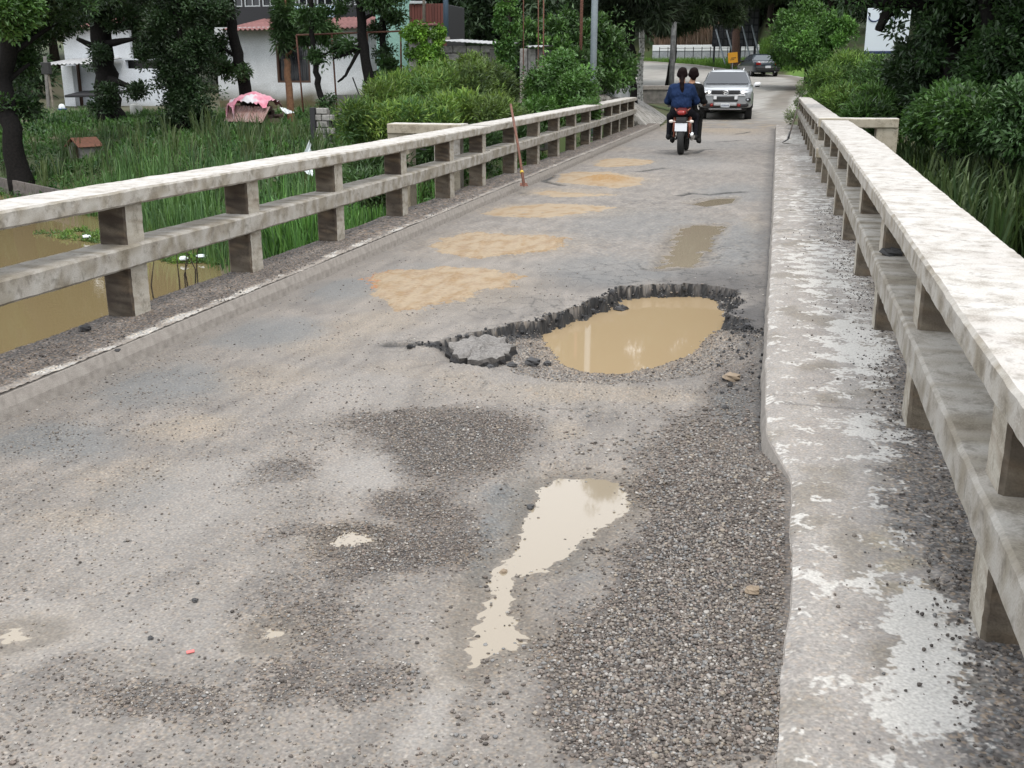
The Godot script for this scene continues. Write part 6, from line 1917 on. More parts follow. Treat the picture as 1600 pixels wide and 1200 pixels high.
func yard() -> void:
	var st := mb()
	var t: Node3D
	# the yard's edge: a strip of pale packed earth with a low retaining wall
	st = mb()
	var ring := []
	for k in 14:
		var u := k / 13.0
		var p := Vector3(-42, 0, -38.8).lerp(Vector3(-22.5, 0, -36.8), u)
		ring.append(PackedVector3Array([Vector3(p.x, -0.55, p.z), Vector3(p.x, 0.06, p.z), Vector3(p.x, 0.08, p.z - 0.2), Vector3(p.x, 0.08, p.z - 4.5), Vector3(p.x, -0.55, p.z - 4.5)]))
	loft(st, ring)
	tag(obj("yard_terrace", st, M.yard), "pale packed earth terrace before the small white house", "terrace", "", "structure")
	# barrels and tubs
	t = thing("white_barrel", "squat white plastic barrel on the yard's edge", "barrel", on_land(Vector3(-22.37, 0.06, -35.00), 0.0))
	st = mb(true)
	lathe(st, Transform3D.IDENTITY, [Vector2(0, 0), Vector2(0.19, 0), Vector2(0.215, 0.06), Vector2(0.215, 0.34), Vector2(0.18, 0.40), Vector2(0.10, 0.41), Vector2(0, 0.41)], 18)
	obj("body", st, M.dirty_white, t)
	st = mb(true)
	lathe(st, Transform3D(Basis.IDENTITY, Vector3(0, 0.405, 0)), [Vector2(0.09, 0), Vector2(0.09, 0.03), Vector2(0, 0.03)], 14)
	obj("lid", st, M.dirty_white, t)
	t = thing("blue_tub", "blue tub with a white bowl upturned on it before the porch", "tub", Vector3(Vector3(-27.95, 0.04, -38.50).x, 0.08, -38.5))
	st = mb(true)
	lathe(st, Transform3D.IDENTITY, [Vector2(0, 0), Vector2(0.15, 0), Vector2(0.18, 0.16), Vector2(0.19, 0.17), Vector2(0, 0.17)], 18)
	obj("tub", st, M.blue_plastic, t)
	st = mb(true)
	lathe(st, Transform3D(Basis.IDENTITY, Vector3(-0.01, 0.172, 0)), [Vector2(0.13, 0), Vector2(0.12, 0.10), Vector2(0.07, 0.17), Vector2(0, 0.18)], 18)
	obj("bowl", st, M.plastic, t)
	# dog house
	t = thing("dog_house", "little grey kennel with a rusty orange gabled roof on the grass", "kennel", on_land(Vector3(-18.63, -0.60, -26.00), -0.14), -0.40)
	t.scale = Vector3.ONE * 0.85
	st = mb()
	var gable := PackedVector2Array([Vector2(-0.32, 0), Vector2(0.32, 0), Vector2(0.32, 0.36), Vector2(0, 0.58), Vector2(-0.32, 0.36)])
	slab(st, Transform3D(Basis.IDENTITY, Vector3(0, 0, -0.35)), gable, 0.72)
	obj("walls", st, M.mortar, t)
	st = mb()
	bx(st, Vector3(0.06, 0.19, 0.012), Vector3(0.26, 0.36, 0.012), 0.002)
	obj("door", st, M.brown, t)
	for s in [-1, 1]:
		st = mb()
		var bs := Basis.from_euler(Vector3(0, 0, -s * 0.60))
		box(st, Transform3D(bs, Vector3(s * 0.20, 0.495, -0.35)), Vector3(0.50, 0.03, 0.92), 0.006)
		obj("roof_panel", st, M.orange_roof, t)
	# brick heap with its tarp and an old sheet of roofing
	var c := on_land(Vector3(-15.64, 0.04, -31.00), -0.22)
	t = thing("brick_heap", "dark heap of bricks and boards under the pink tarp", "heap", c)
	st = mb()
	lathe(st, Transform3D(Basis.IDENTITY.scaled(Vector3(1.0, 1, 0.7)), Vector3(0, -0.4, 0)), [Vector2(1.25, 0), Vector2(0.95, 0.3), Vector2(0.7, 0.42), Vector2(0, 0.44)], 16)
	obj("earth_mound", st, M.brown_earth, t)
	for k in 46:
		st = mb()
		st.set_color(Color(1, 1, 1) * rng.randf_range(0.5, 1.2))
		var lv := k / 12
		bx(st, Vector3(rng.randf_range(-0.62, 0.62) * (1.0 - lv * 0.12), 0.06 + lv * 0.14, rng.randf_range(-0.4, 0.4) * (1.0 - lv * 0.15)), Vector3(0.30, 0.13, 0.17), 0.01, Vector3(rng.randfn() * 0.1, rng.randf() * 3.0, rng.randfn() * 0.1))
		obj("brick", st, M.dark_brick, t)
	var xs := span(-0.78, 0.62, 30)
	var zs := span(0.62, -0.62, 26)
	var ys := PackedFloat32Array()
	var cols := PackedColorArray()
	for zz in zs:
		for x in xs:
			var r := Vector2(x / 0.85, zz / 0.7).length()
			var lx: float = x + 0.15 * N.warp.get_noise_2d(zz, x)
			ys.append(0.82 - 0.36 * absf(lx + 0.05) - 0.30 * pow(absf(zz) / 0.62, 1.6) * (0.8 + 0.5 * N.warp.get_noise_2d(x * 1.2, zz)) + 0.07 * absf(N.warp.get_noise_2d(x * 0.9, zz * 0.9)) + 0.03 * N.chip.get_noise_2d(x * 0.35, zz * 0.35) - (0.5 if r > 1.15 + 0.2 * N.warp.get_noise_2d(x * 2.0, zz) else 0.0))
			var n: float = N.flake.get_noise_2d(x * 0.4 + 3.0, zz * 0.4)
			var cc := Color(0.62, 0.19, 0.27).lerp(Color(0.68, 0.36, 0.44), clampf(0.5 + n, 0, 1))
			if N.mid.get_noise_2d(x * 0.9 + 8.0, zz * 1.2) > 0.25: cc = Color(0.62, 0.60, 0.64)
			cols.append(cc)
	var mesh := ArrayMesh.new()
	mesh.add_surface_from_arrays(Mesh.PRIMITIVE_TRIANGLES, field(xs, zs, ys, cols))
	var o := put("tarp", mesh, M.tarp)
	o.position = c
	tag(o, "crumpled pink tarp with white patches over the brick heap", "tarp")
	t = thing("roofing_sheet", "rusty pink corrugated sheet leaning against the tarp", "metal sheet", c + Vector3(-0.80, -0.05, 0.62))
	st = mb()
	corrugated(st, Vector3.ZERO, Vector3(1.35, -0.02, 0.12), Vector3(0.15, 0.46, -0.28), 0.10, 0.012)
	obj("sheet", st, M.rusty_pink, t)
	st = mb()
	sheet_cloth(st, Vector3(-14.65, 0.62, -30.60), Vector3(-14.43, 0.56, -30.60), Vector3(-14.04, 0.46, -30.30), Vector3(-14.34, 0.42, -30.30))
	tag(obj("plastic_scrap", st, M.plastic), "white plastic scrap flapping at the tarp's right end", "plastic sheet")
	# pipe frame
	t = thing("pipe_frame", "rusty pipe frame like a goal before the white house", "frame", on_land(Vector3(-12.49, 0.16, -27.50)))
	for q in [[Vector3(-12.56, 2.57, -27.50), Vector3(-9.38, 2.65, -27.50), "crossbar"], [Vector3(-12.56, 2.57, -27.50), Vector3(-12.48, 0.58, -27.50), "upright"], [Vector3(-11.55, 2.59, -27.50), Vector3(-11.49, 0.34, -27.50), "upright"], [Vector3(-10.52, 2.61, -27.40), Vector3(-10.51, 0.85, -27.40), "upright"], [Vector3(-9.62, 2.64, -27.50), Vector3(-9.64, 1.66, -27.50), "upright"]]:
		st = mb(true)
		bar(st, q[0] - t.position, q[1] - t.position, 0.024, 8)
		obj(q[2], st, M.rust, t)
	# grey basin and a stick on it
	var b0 := Vector3(-12.53, 0.99, -30.00)
	var b1 := Vector3(-11.59, 1.00, -30.00)
	t = thing("wash_basin", "plain grey concrete basin against the white house", "basin", on_land(Vector3((b0.x + b1.x) * 0.5, 0, -30.2), 0.0))
	var bh := b0.y - t.position.y
	st = mb()
	holed_top_box(st, Vector3(b1.x - b0.x, bh, 0.7), 0.09)
	obj("tank", st, M.mortar, t)
	st = mb()
	bar(st, Vector3(-12.05, 1.48, -30.10), Vector3(-11.87, 0.99, -30.10), 0.02)
	tag(obj("stick", st, M.black_paint), "short dark stick leaning in the grey basin", "stick")
	# stub of block wall with its post
	t = thing("block_stub", "stub of pale block wall with a dark post before the curved trunk", "wall", on_land(Vector3(-10.89, 0.01, -25.00)))
	block_wall(t, Vector3(-10.99, 0.29, -25.00).x, Vector3(-10.67, 0.29, -25.00).x, t.position.y, Vector3(-10.85, 0.72, -25.00).y, -25.0, 0.30, 0.16, M.block)
	st = mb()
	bx(st, Vector3(Vector3(-11.06, 0.29, -25.00).x, (t.position.y + Vector3(-11.03, 0.78, -25.00).y) * 0.5, -24.95) - t.position, Vector3(0.13, Vector3(-11.03, 0.78, -25.00).y - t.position.y, 0.16), 0.01)
	obj("post", st, M.dark_wall, t)
	# hanging plastic
	st = mb()
	sheet_cloth(st, Vector3(-8.07, 0.44, -18.00), Vector3(-8.06, 0.19, -18.00), Vector3(-7.97, -0.20, -17.80), Vector3(-8.42, -0.08, -18.20))
	tag(obj("plastic_sheet", st, M.plastic), "torn white plastic sheet snagged in the reeds behind the left railing", "plastic sheet")
	# the retaining edge at the water
	t = thing("water_wall", "low weathered board edging along the river at the left", "edging")
	for k in 14:
		st = mb()
		st.set_color(Color(1, 1, 1) * rng.randf_range(0.7, 1.2))
		var p := Vector3(-21.5, 0, -25.7).lerp(Vector3(-15.6, 0, -21.75), (k + 0.5) / 14.0)
		bx(st, Vector3(p.x, -1.32, p.z), Vector3(0.48, 0.44, 0.07), 0.01, Vector3(rng.randfn() * 0.03, -0.588, 0))
		obj("plank", st, M.wood_grey, t)


# a four-cornered rag with folds
func sheet_cloth(st: SurfaceTool, a: Vector3, b: Vector3, c: Vector3, d: Vector3) -> void:
	var n := 8
	var g := []
	for j in n + 1:
		for i in n + 1:
			var p := a.lerp(b, i / float(n)).lerp(d.lerp(c, i / float(n)), j / float(n))
			g.append(p + Vector3(0, 0, 0.03 * sin(i * 1.7 + j * 0.6)) + Vector3(N.chip.get_noise_2d(i, j), N.chip.get_noise_2d(j, i + 3), 0) * 0.02)
	for j in n:
		for i in n:
			quad(st, g[j * (n + 1) + i], g[j * (n + 1) + i + 1], g[(j + 1) * (n + 1) + i + 1], g[(j + 1) * (n + 1) + i], Vector3(0, 0.2, 1))


func holed_top_box(st: SurfaceTool, s: Vector3, t: float) -> void:
	var o := [Vector3(-s.x, 0, s.z) * 0.5, Vector3(s.x, 0, s.z) * 0.5, Vector3(s.x, 0, -s.z) * 0.5, Vector3(-s.x, 0, -s.z) * 0.5]
	for k in 4:
		var a: Vector3 = o[k]
		var b: Vector3 = o[(k + 1) % 4]
		var up := Vector3(0, s.y, 0)
		var ai := Vector3(a.x - signf(a.x) * t, 0, a.z - signf(a.z) * t)
		var bi := Vector3(b.x - signf(b.x) * t, 0, b.z - signf(b.z) * t)
		var out := (a + b) * 0.5
		quad(st, a, b, b + up, a + up, out)
		quad(st, a + up, b + up, bi + up, ai + up, Vector3.UP)
		quad(st, ai + up, bi + up, bi + up * 0.3, ai + up * 0.3, -out)
	quad(st, o[0] + Vector3(t, s.y * 0.3, -t), o[1] + Vector3(-t, s.y * 0.3, -t), o[2] + Vector3(-t, s.y * 0.3, t), o[3] + Vector3(t, s.y * 0.3, t), Vector3.UP)


func far_things() -> void:
	var st := mb()
	# long far wall
	var a := Vector3(-10.26, 2.63, -97.00)
	var b := Vector3(-2.37, 2.61, -97.00)
	var g: float = land((a.x + b.x) * 0.5, -97) - 0.1
	var top: float = Vector3(-6.35, 4.04, -97.00).y
	var t := thing("boundary_wall", "long grey wall with a bright white upper band beyond the road's curve", "wall", Vector3(a.x, g, -97))
	st = mb()
	bx(st, Vector3((b.x - a.x) * 0.5 + 2.0, (top - 0.5 - g) * 0.5, 0), Vector3(b.x - a.x + 5.0, top - 0.5 - g, 0.3), 0.02)
	obj("wall", st, M.far_grey, t)
	st = mb()
	bx(st, Vector3((b.x - a.x) * 0.5 + 2.0, top - g - 0.25, 0.02), Vector3(b.x - a.x + 5.0, 0.5, 0.34), 0.02)
	obj("band", st, M.far_white, t)
	for k in 13:
		st = mb()
		var x := lerpf(0.2, b.x - a.x + 1.0, k / 12.0)
		bar(st, Vector3(x, -0.1, 1.0), Vector3(x, 1.25, 1.0), 0.035, 5)
		obj("fence_post", st, M.dark_wall, t)
	st = mb()
	bar(st, Vector3(0.2, 1.15, 1.0), Vector3(b.x - a.x + 1.0, 1.15, 1.0), 0.02, 5)
	obj("fence_wire", st, M.dark_wall, t)
	scatter("dry_stalks", "pinkish dry stalks showing over the white far wall", "dry_reed", 500, [Vector2(a.x, -98), Vector2(b.x - 1.5, -98), Vector2(b.x - 1.5, -100), Vector2(a.x, -100)], 2.3, Color(0.16, 0.12, 0.09), Color(0.26, 0.17, 0.12))
	# backs of two billboards
	billboard_back("back of a low dark billboard left of the reddish pine trunk", Vector3(-5.00, 3.66, -86.00), Vector3(-3.46, 5.23, -86.00), false)
	billboard_back("back of a tall dark billboard right of the reddish pine trunk", Vector3(-2.93, 3.58, -83.00), Vector3(-1.60, 6.48, -83.00), true)
	# orange sign
	var s := Vector3(-3.13, 2.71, -79.00)
	t = thing("road_sign", "orange yellow square road sign on the far verge", "sign", Vector3(s.x, land(s.x, -79), -79))
	st = mb()
	box(st, Transform3D(Basis.from_euler(Vector3(0, 0.1, 0.10)), Vector3(0, s.y - t.position.y, 0)), Vector3(0.66, 0.70, 0.03), 0.01)
	obj("plate", st, M.sign_yellow, t)
	for q in [[-0.12, 0.10, 0.24], [0.05, -0.02, 0.34], [-0.04, -0.14, 0.28]]:
		st = mb()
		box(st, Transform3D(Basis.from_euler(Vector3(0, 0.1, 0.10)), Vector3(q[0], s.y - t.position.y + q[1], 0.02)), Vector3(q[2], 0.045, 0.006), 0.0)
		obj("faded_marking", st, M.brown, t)
	st = mb()
	bar(st, Vector3(0, 0, -0.03), Vector3(0, s.y - t.position.y, -0.03), 0.03)
	obj("post", st, M.grey_steel, t)
	# the white billboard on the right
	var p0 := Vector3(3.70, 2.57, -52.00)
	var p1 := Vector3(5.53, 4.39, -52.00)
	t = thing("billboard", "white billboard with small blue lettering behind drooping leaves", "billboard", Vector3((p0.x + p1.x) * 0.5, land(4.5, -52), -52))
	var w := p1.x - p0.x
	var h := p1.y - p0.y
	var cy := (p0.y + p1.y) * 0.5 - t.position.y
	st = mb()
	bx(st, Vector3(0, cy, 0), Vector3(w, h, 0.06), 0.01)
	obj("board", st, M.board_white, t)
	st = mb()
	bx(st, Vector3(0, cy - h * 0.5 - 0.06, 0.02), Vector3(w, 0.12, 0.12), 0.01)
	obj("lower_frame", st, M.navy, t)
	for x in [-0.42, 0.42]:
		st = mb()
		bx(st, Vector3(x * w, (cy - h * 0.5) * 0.5, -0.09), Vector3(0.1, cy - h * 0.5 + 0.8, 0.1), 0.01)
		obj("post", st, M.grey_steel, t)
	for q in [["Soluciones", 0.13, 0.36, 0.085], ["Ingen", 0.02, 0.26, 0.085]]:
		var tm := TextMesh.new()
		tm.text = q[0]
		tm.font_size = 32
		tm.pixel_size = w * q[3] / 26.0
		tm.depth = 0.004
		tm.horizontal_alignment = HORIZONTAL_ALIGNMENT_LEFT
		var sf := SystemFont.new()
		sf.font_names = PackedStringArray(["Droid Sans"])
		tm.font = sf
		var o := put("lettering", tm, M.navy, t)
		o.position = Vector3(-w * 0.02, cy + h * q[2], 0.035)
	st = mb(true)
	var sw := []
	for k in 12: sw.append(Vector3(-w * 0.33 + 0.24 * cos(2.6 + k * 0.40), cy + h * 0.30 + 0.2 * sin(2.6 + k * 0.40), 0.035))
	tube(st, sw, [0.012, 0.02, 0.03, 0.035, 0.035, 0.03, 0.03, 0.025, 0.02, 0.015, 0.012, 0.008], 6)
	obj("emblem", st, M.navy, t)
	st = mb()
	bx(st, Vector3(t.position.x - w * 0.25, land(t.position.x, -50) + 0.25, -51.2), Vector3(w * 0.6, 0.5, 0.3), 0.02)
	tag(obj("garden_wall", st, M.brown_wall), "short brown plastered wall below the white billboard", "wall")


func billboard_back(label: String, lo: Vector3, hi: Vector3, tall: bool) -> void:
	var g: float = land(lo.x, lo.z)
	var t := thing("billboard", label, "billboard", Vector3(lo.x, g, lo.z))
	var w := hi.x - lo.x
	var h := hi.y - lo.y
	var y0 := lo.y - g
	var st := mb()
	bx(st, Vector3(w * 0.5, y0 + h * 0.5, -0.1), Vector3(w, h, 0.05), 0.01)
	obj("panel", st, M.board_back, t)
	if tall:
		st = mb()
		bx(st, Vector3(w * 0.38, y0 + h * 0.90, -0.06), Vector3(w * 0.6, h * 0.18, 0.03), 0.005)
		obj("pale_sheet", st, M.far_grey, t)
	for k in 5:
		st = mb()
		bx(st, Vector3(w * k / 4.0, y0 + h * 0.5, 0), Vector3(0.07, h, 0.1), 0.01)
		obj("stud", st, M.board_dark, t)
	var n := 6 if tall else 3
	for k in n + 1:
		st = mb()
		bx(st, Vector3(w * 0.5, y0 + h * k / n, 0.06), Vector3(w, 0.08, 0.05), 0.01)
		obj("rail", st, M.board_dark, t)
	for k in 2:
		st = mb()
		bar(st, Vector3(w * (0.15 + 0.5 * k), y0 + h * (0.75 if not tall else 0.5), 0.12), Vector3(w * (0.15 + 0.5 * k) + 1.0, -0.2, 1.6), 0.06)
		obj("strut", st, M.grey_steel, t)
	for k in 2:
		st = mb()
		bx(st, Vector3(w * (0.1 + 0.8 * k), y0 * 0.5, -0.02), Vector3(0.14, y0 + 0.4, 0.14), 0.01)
		obj("leg", st, M.board_dark, t)


func tools() -> void:
	# rusty rod leaning on the left railing
	var a := Vector2(-3.22, -14.03)
	var b := Vector3(-3.72, 1.14, -15.33)
	var t := thing("rusty_rod", "rusty iron rod with a yellow ring leaning on the left railing's joint", "rod", Vector3(a.x, KERB, a.y))
	var st := mb(true)
	var e := b - t.position
	tube(st, [Vector3.ZERO, e * 0.5 + Vector3(0.008, 0, 0), e], [0.020, 0.018, 0.017], 8)
	obj("rod", st, M.rust, t)
	st = mb(true)
	tube(st, [e * 0.145, e * 0.165], [0.026, 0.026], 10)
	obj("ring", st, M.ring_yellow, t)
	st = mb()
	loft(st, [ring_at(e * 0.03, 0.045, 0.012), ring_at(e * -0.01 + Vector3(0, 0.004, 0), 0.055, 0.010)])
	obj("blade", st, M.rust, t)
	# shovel on the right
	a = Vector2(0.29, -24.27)
	b = Vector3(0.61, 0.93, -29.44)
	t = thing("shovel", "long handled shovel leaning on the far right railing's inner side", "shovel", Vector3(a.x, KERB, a.y))
	e = b - t.position
	st = mb(true)
	tube(st, [e * 0.16, e * 0.6, e], [0.017, 0.017, 0.016], 8)
	obj("handle", st, M.wood_dark, t)
	st = mb(true)
	tube(st, [e * 0.10, e * 0.22], [0.024, 0.021], 8)
	obj("socket", st, M.dark_iron, t)
	st = mb()
	var prof := []
	for q in [[0.0, 0.012, 0.0], [0.05, 0.085, 0.02], [0.15, 0.11, 0.035], [0.24, 0.11, 0.03], [0.28, 0.05, 0.01]]:
		var r := PackedVector3Array()
		for k in 7:
			var u := lerpf(-1, 1, k / 6.0)
			r.append(Vector3(-0.10 + q[0] * 0.55, 0.02 + q[0] * 0.35 - q[2] * (1 - u * u) * 0.6, u * q[1]))
		for k in 7:
			var u := lerpf(1, -1, k / 6.0)
			r.append(Vector3(-0.10 + q[0] * 0.55, 0.012 + q[0] * 0.35 - q[2] * (1 - u * u) * 0.6, u * q[1]))
		prof.append(r)
	loft(st, prof)
	obj("blade", st, M.dark_iron, t)
	# clods
	for q in [[Vector3(0.70, 0.56, -6.33), 0.055, "black clod lying on the right lower rail"], [Vector3(Vector2(-3.83, -5.25).x, 0.12, Vector2(-3.83, -5.25).y), 0.035, "dark clod at the outer edge of the left ledge"], [Vector3(Vector2(-3.36, -4.86).x, 0.12, Vector2(-3.36, -4.86).y), 0.016, "little black clod in the middle of the left ledge"]]:
		var o := put("clod", rock_mesh(int(q[1] * 2000)), M.stone_dark)
		o.position = q[0] + Vector3(0, q[1] * 0.4, 0)
		o.scale = Vector3(q[1] * 1.2, q[1] * 0.8, q[1])
		tag(o, q[2], "clod")
	st = mb()
	var s := Vector2(-1.49, -2.34)
	bx(st, Vector3(s.x, height_at(s.x, s.y) + 0.004, s.y), Vector3(0.022, 0.004, 0.012), 0.001, Vector3(0.1, 0.6, 0.05))
	tag(obj("scrap", st, M.tarp_red), "tiny red scrap lying on the pale left lane", "scrap")


func ring_at(c: Vector3, w: float, d: float) -> PackedVector3Array:
	return PackedVector3Array([c + Vector3(-w, 0, -d), c + Vector3(w, 0, -d), c + Vector3(w, 0, d), c + Vector3(-w, 0, d)])



# ---------------------------------------------------------------- people
# bones = [from, to, radius, radius, colour]: one smooth skin over all of them
func skin(st: SurfaceTool, bones: Array, cell: float, k: float) -> void:
	var lo := Vector3.ONE * 1e6
	var hi := -lo
	for b in bones:
		var r: float = maxf(b[2], b[3]) + k + cell * 2
		for p in [b[0], b[1]]:
			lo = lo.min(p - Vector3.ONE * r)
			hi = hi.max(p + Vector3.ONE * r)
	var n := Vector3i(((hi - lo) / cell).ceil()) + Vector3i.ONE
	var f := PackedFloat32Array()
	f.resize(n.x * n.y * n.z)
	f.fill(1e3)
	var best := PackedFloat32Array()
	best.resize(f.size())
	best.fill(1e3)
	var who := PackedInt32Array()
	who.resize(f.size())
	for bi in bones.size():
		var b: Array = bones[bi]
		var a: Vector3 = b[0]
		var e: Vector3 = b[1] - a
		var l2 := maxf(e.length_squared(), 1e-8)
		var r: float = maxf(b[2], b[3]) + k + cell * 2
		var i0 := Vector3i(((a.min(b[1]) - Vector3.ONE * r - lo) / cell).floor()).clamp(Vector3i.ZERO, n - Vector3i.ONE)
		var i1 := Vector3i(((a.max(b[1]) + Vector3.ONE * r - lo) / cell).ceil()).clamp(Vector3i.ZERO, n - Vector3i.ONE)
		for z in range(i0.z, i1.z + 1):
			for y in range(i0.y, i1.y + 1):
				var q := (z * n.y + y) * n.x
				for x in range(i0.x, i1.x + 1):
					var w := lo + Vector3(x, y, z) * cell - a
					var t := clampf(w.dot(e) / l2, 0, 1)
					var d := (w - e * t).length() - lerpf(b[2], b[3], t)
					var o := f[q + x]
					if d < best[q + x]:
						best[q + x] = d
						who[q + x] = bi
					var h := maxf(k - absf(o - d), 0.0) / k
					f[q + x] = minf(o, d) - h * h * k * 0.25
	var vid := {}
	var vs := PackedVector3Array()
	var cs := PackedColorArray()
	var sx := 1
	var sy := n.x
	var sz := n.x * n.y
	var corner := [0, sx, sy, sx + sy, sz, sx + sz, sy + sz, sx + sy + sz]
	var edges := [[0, 1], [2, 3], [4, 5], [6, 7], [0, 2], [1, 3], [4, 6], [5, 7], [0, 4], [1, 5], [2, 6], [3, 7]]
	for z in n.z - 1:
		for y in n.y - 1:
			var q := (z * n.y + y) * n.x
			for x in n.x - 1:
				var m := 0
				var far := f[q + x]
				if far > cell * 2.0: continue
				for c in 8:
					if f[q + x + corner[c]] < 0: m |= 1 << c
				if m == 0 or m == 255: continue
				var s := Vector3.ZERO
				var cnt := 0
				for ed in edges:
					var ina: int = (m >> ed[0]) & 1
					if ina == (m >> ed[1]) & 1: continue
					var fa := f[q + x + corner[ed[0]]]
					var fb := f[q + x + corner[ed[1]]]
					var t := fa / (fa - fb)
					var pa := Vector3(ed[0] & 1, (ed[0] >> 1) & 1, ed[0] >> 2)
					var pb := Vector3(ed[1] & 1, (ed[1] >> 1) & 1, ed[1] >> 2)
					s += pa.lerp(pb, t)
					cnt += 1
				vid[q + x] = vs.size()
				vs.append(lo + (Vector3(x, y, z) + s / cnt) * cell)
				cs.append(bones[who[q + x]][4])
	for key in vid:
		for ax in [[sx, sy, sz], [sy, sz, sx], [sz, sx, sy]]:
			var a := f[key]
			var b := f[key + ax[0]]
			if (a < 0) == (b < 0): continue
			var ids := [key, key - ax[1], key - ax[1] - ax[2], key - ax[2]]
			if not (vid.has(ids[1]) and vid.has(ids[2]) and vid.has(ids[3])): continue
			var o := [0, 1, 2, 0, 2, 3] if a < 0 else [0, 2, 1, 0, 3, 2]
			# clockwise seen from outside
			for i in range(0, 6, 3):
				for j in [0, 2, 1]:
					var v: int = vid[ids[o[i + j]]]
					st.set_color(cs[v])
					st.add_vertex(vs[v])
	st.set_color(Color.WHITE)


func hand_bones(wrist: Vector3, dir: Vector3, back: Vector3, thumb_side: float, c: Color) -> Array:
	var out := []
	dir = dir.normalized()
	var side := dir.cross(back).normalized()
	var palm := -side.cross(dir).normalized() if side.cross(dir).dot(back) > 0 else side.cross(dir).normalized()
	for k in 4:
		var u := (k - 1.5) * 0.019
		var base := wrist + dir * 0.075 + side * u
		out.append([wrist + side * u * 0.6, base, 0.015, 0.011, c])
		var l: float = [0.066, 0.078, 0.074, 0.058][k if thumb_side > 0 else 3 - k]
		var m := base + (dir * 0.75 + palm * 0.65).normalized() * l * 0.5
		var e := m + (dir * 0.15 + palm).normalized() * l * 0.5
		out.append([base, m, 0.0095, 0.0088, c])
		out.append([m, e, 0.0088, 0.0075, c])
	var tb := wrist + dir * 0.03 + side * 0.026 * -thumb_side
	var tm := tb + (dir * 0.6 - side * thumb_side * 0.7 + palm * 0.3).normalized() * 0.035
	out.append([wrist, tb, 0.014, 0.012, c])
	out.append([tb, tm, 0.0115, 0.010, c])
	out.append([tm, tm + (dir * 0.5 + palm * 0.8).normalized() * 0.03, 0.010, 0.008, c])
	return out


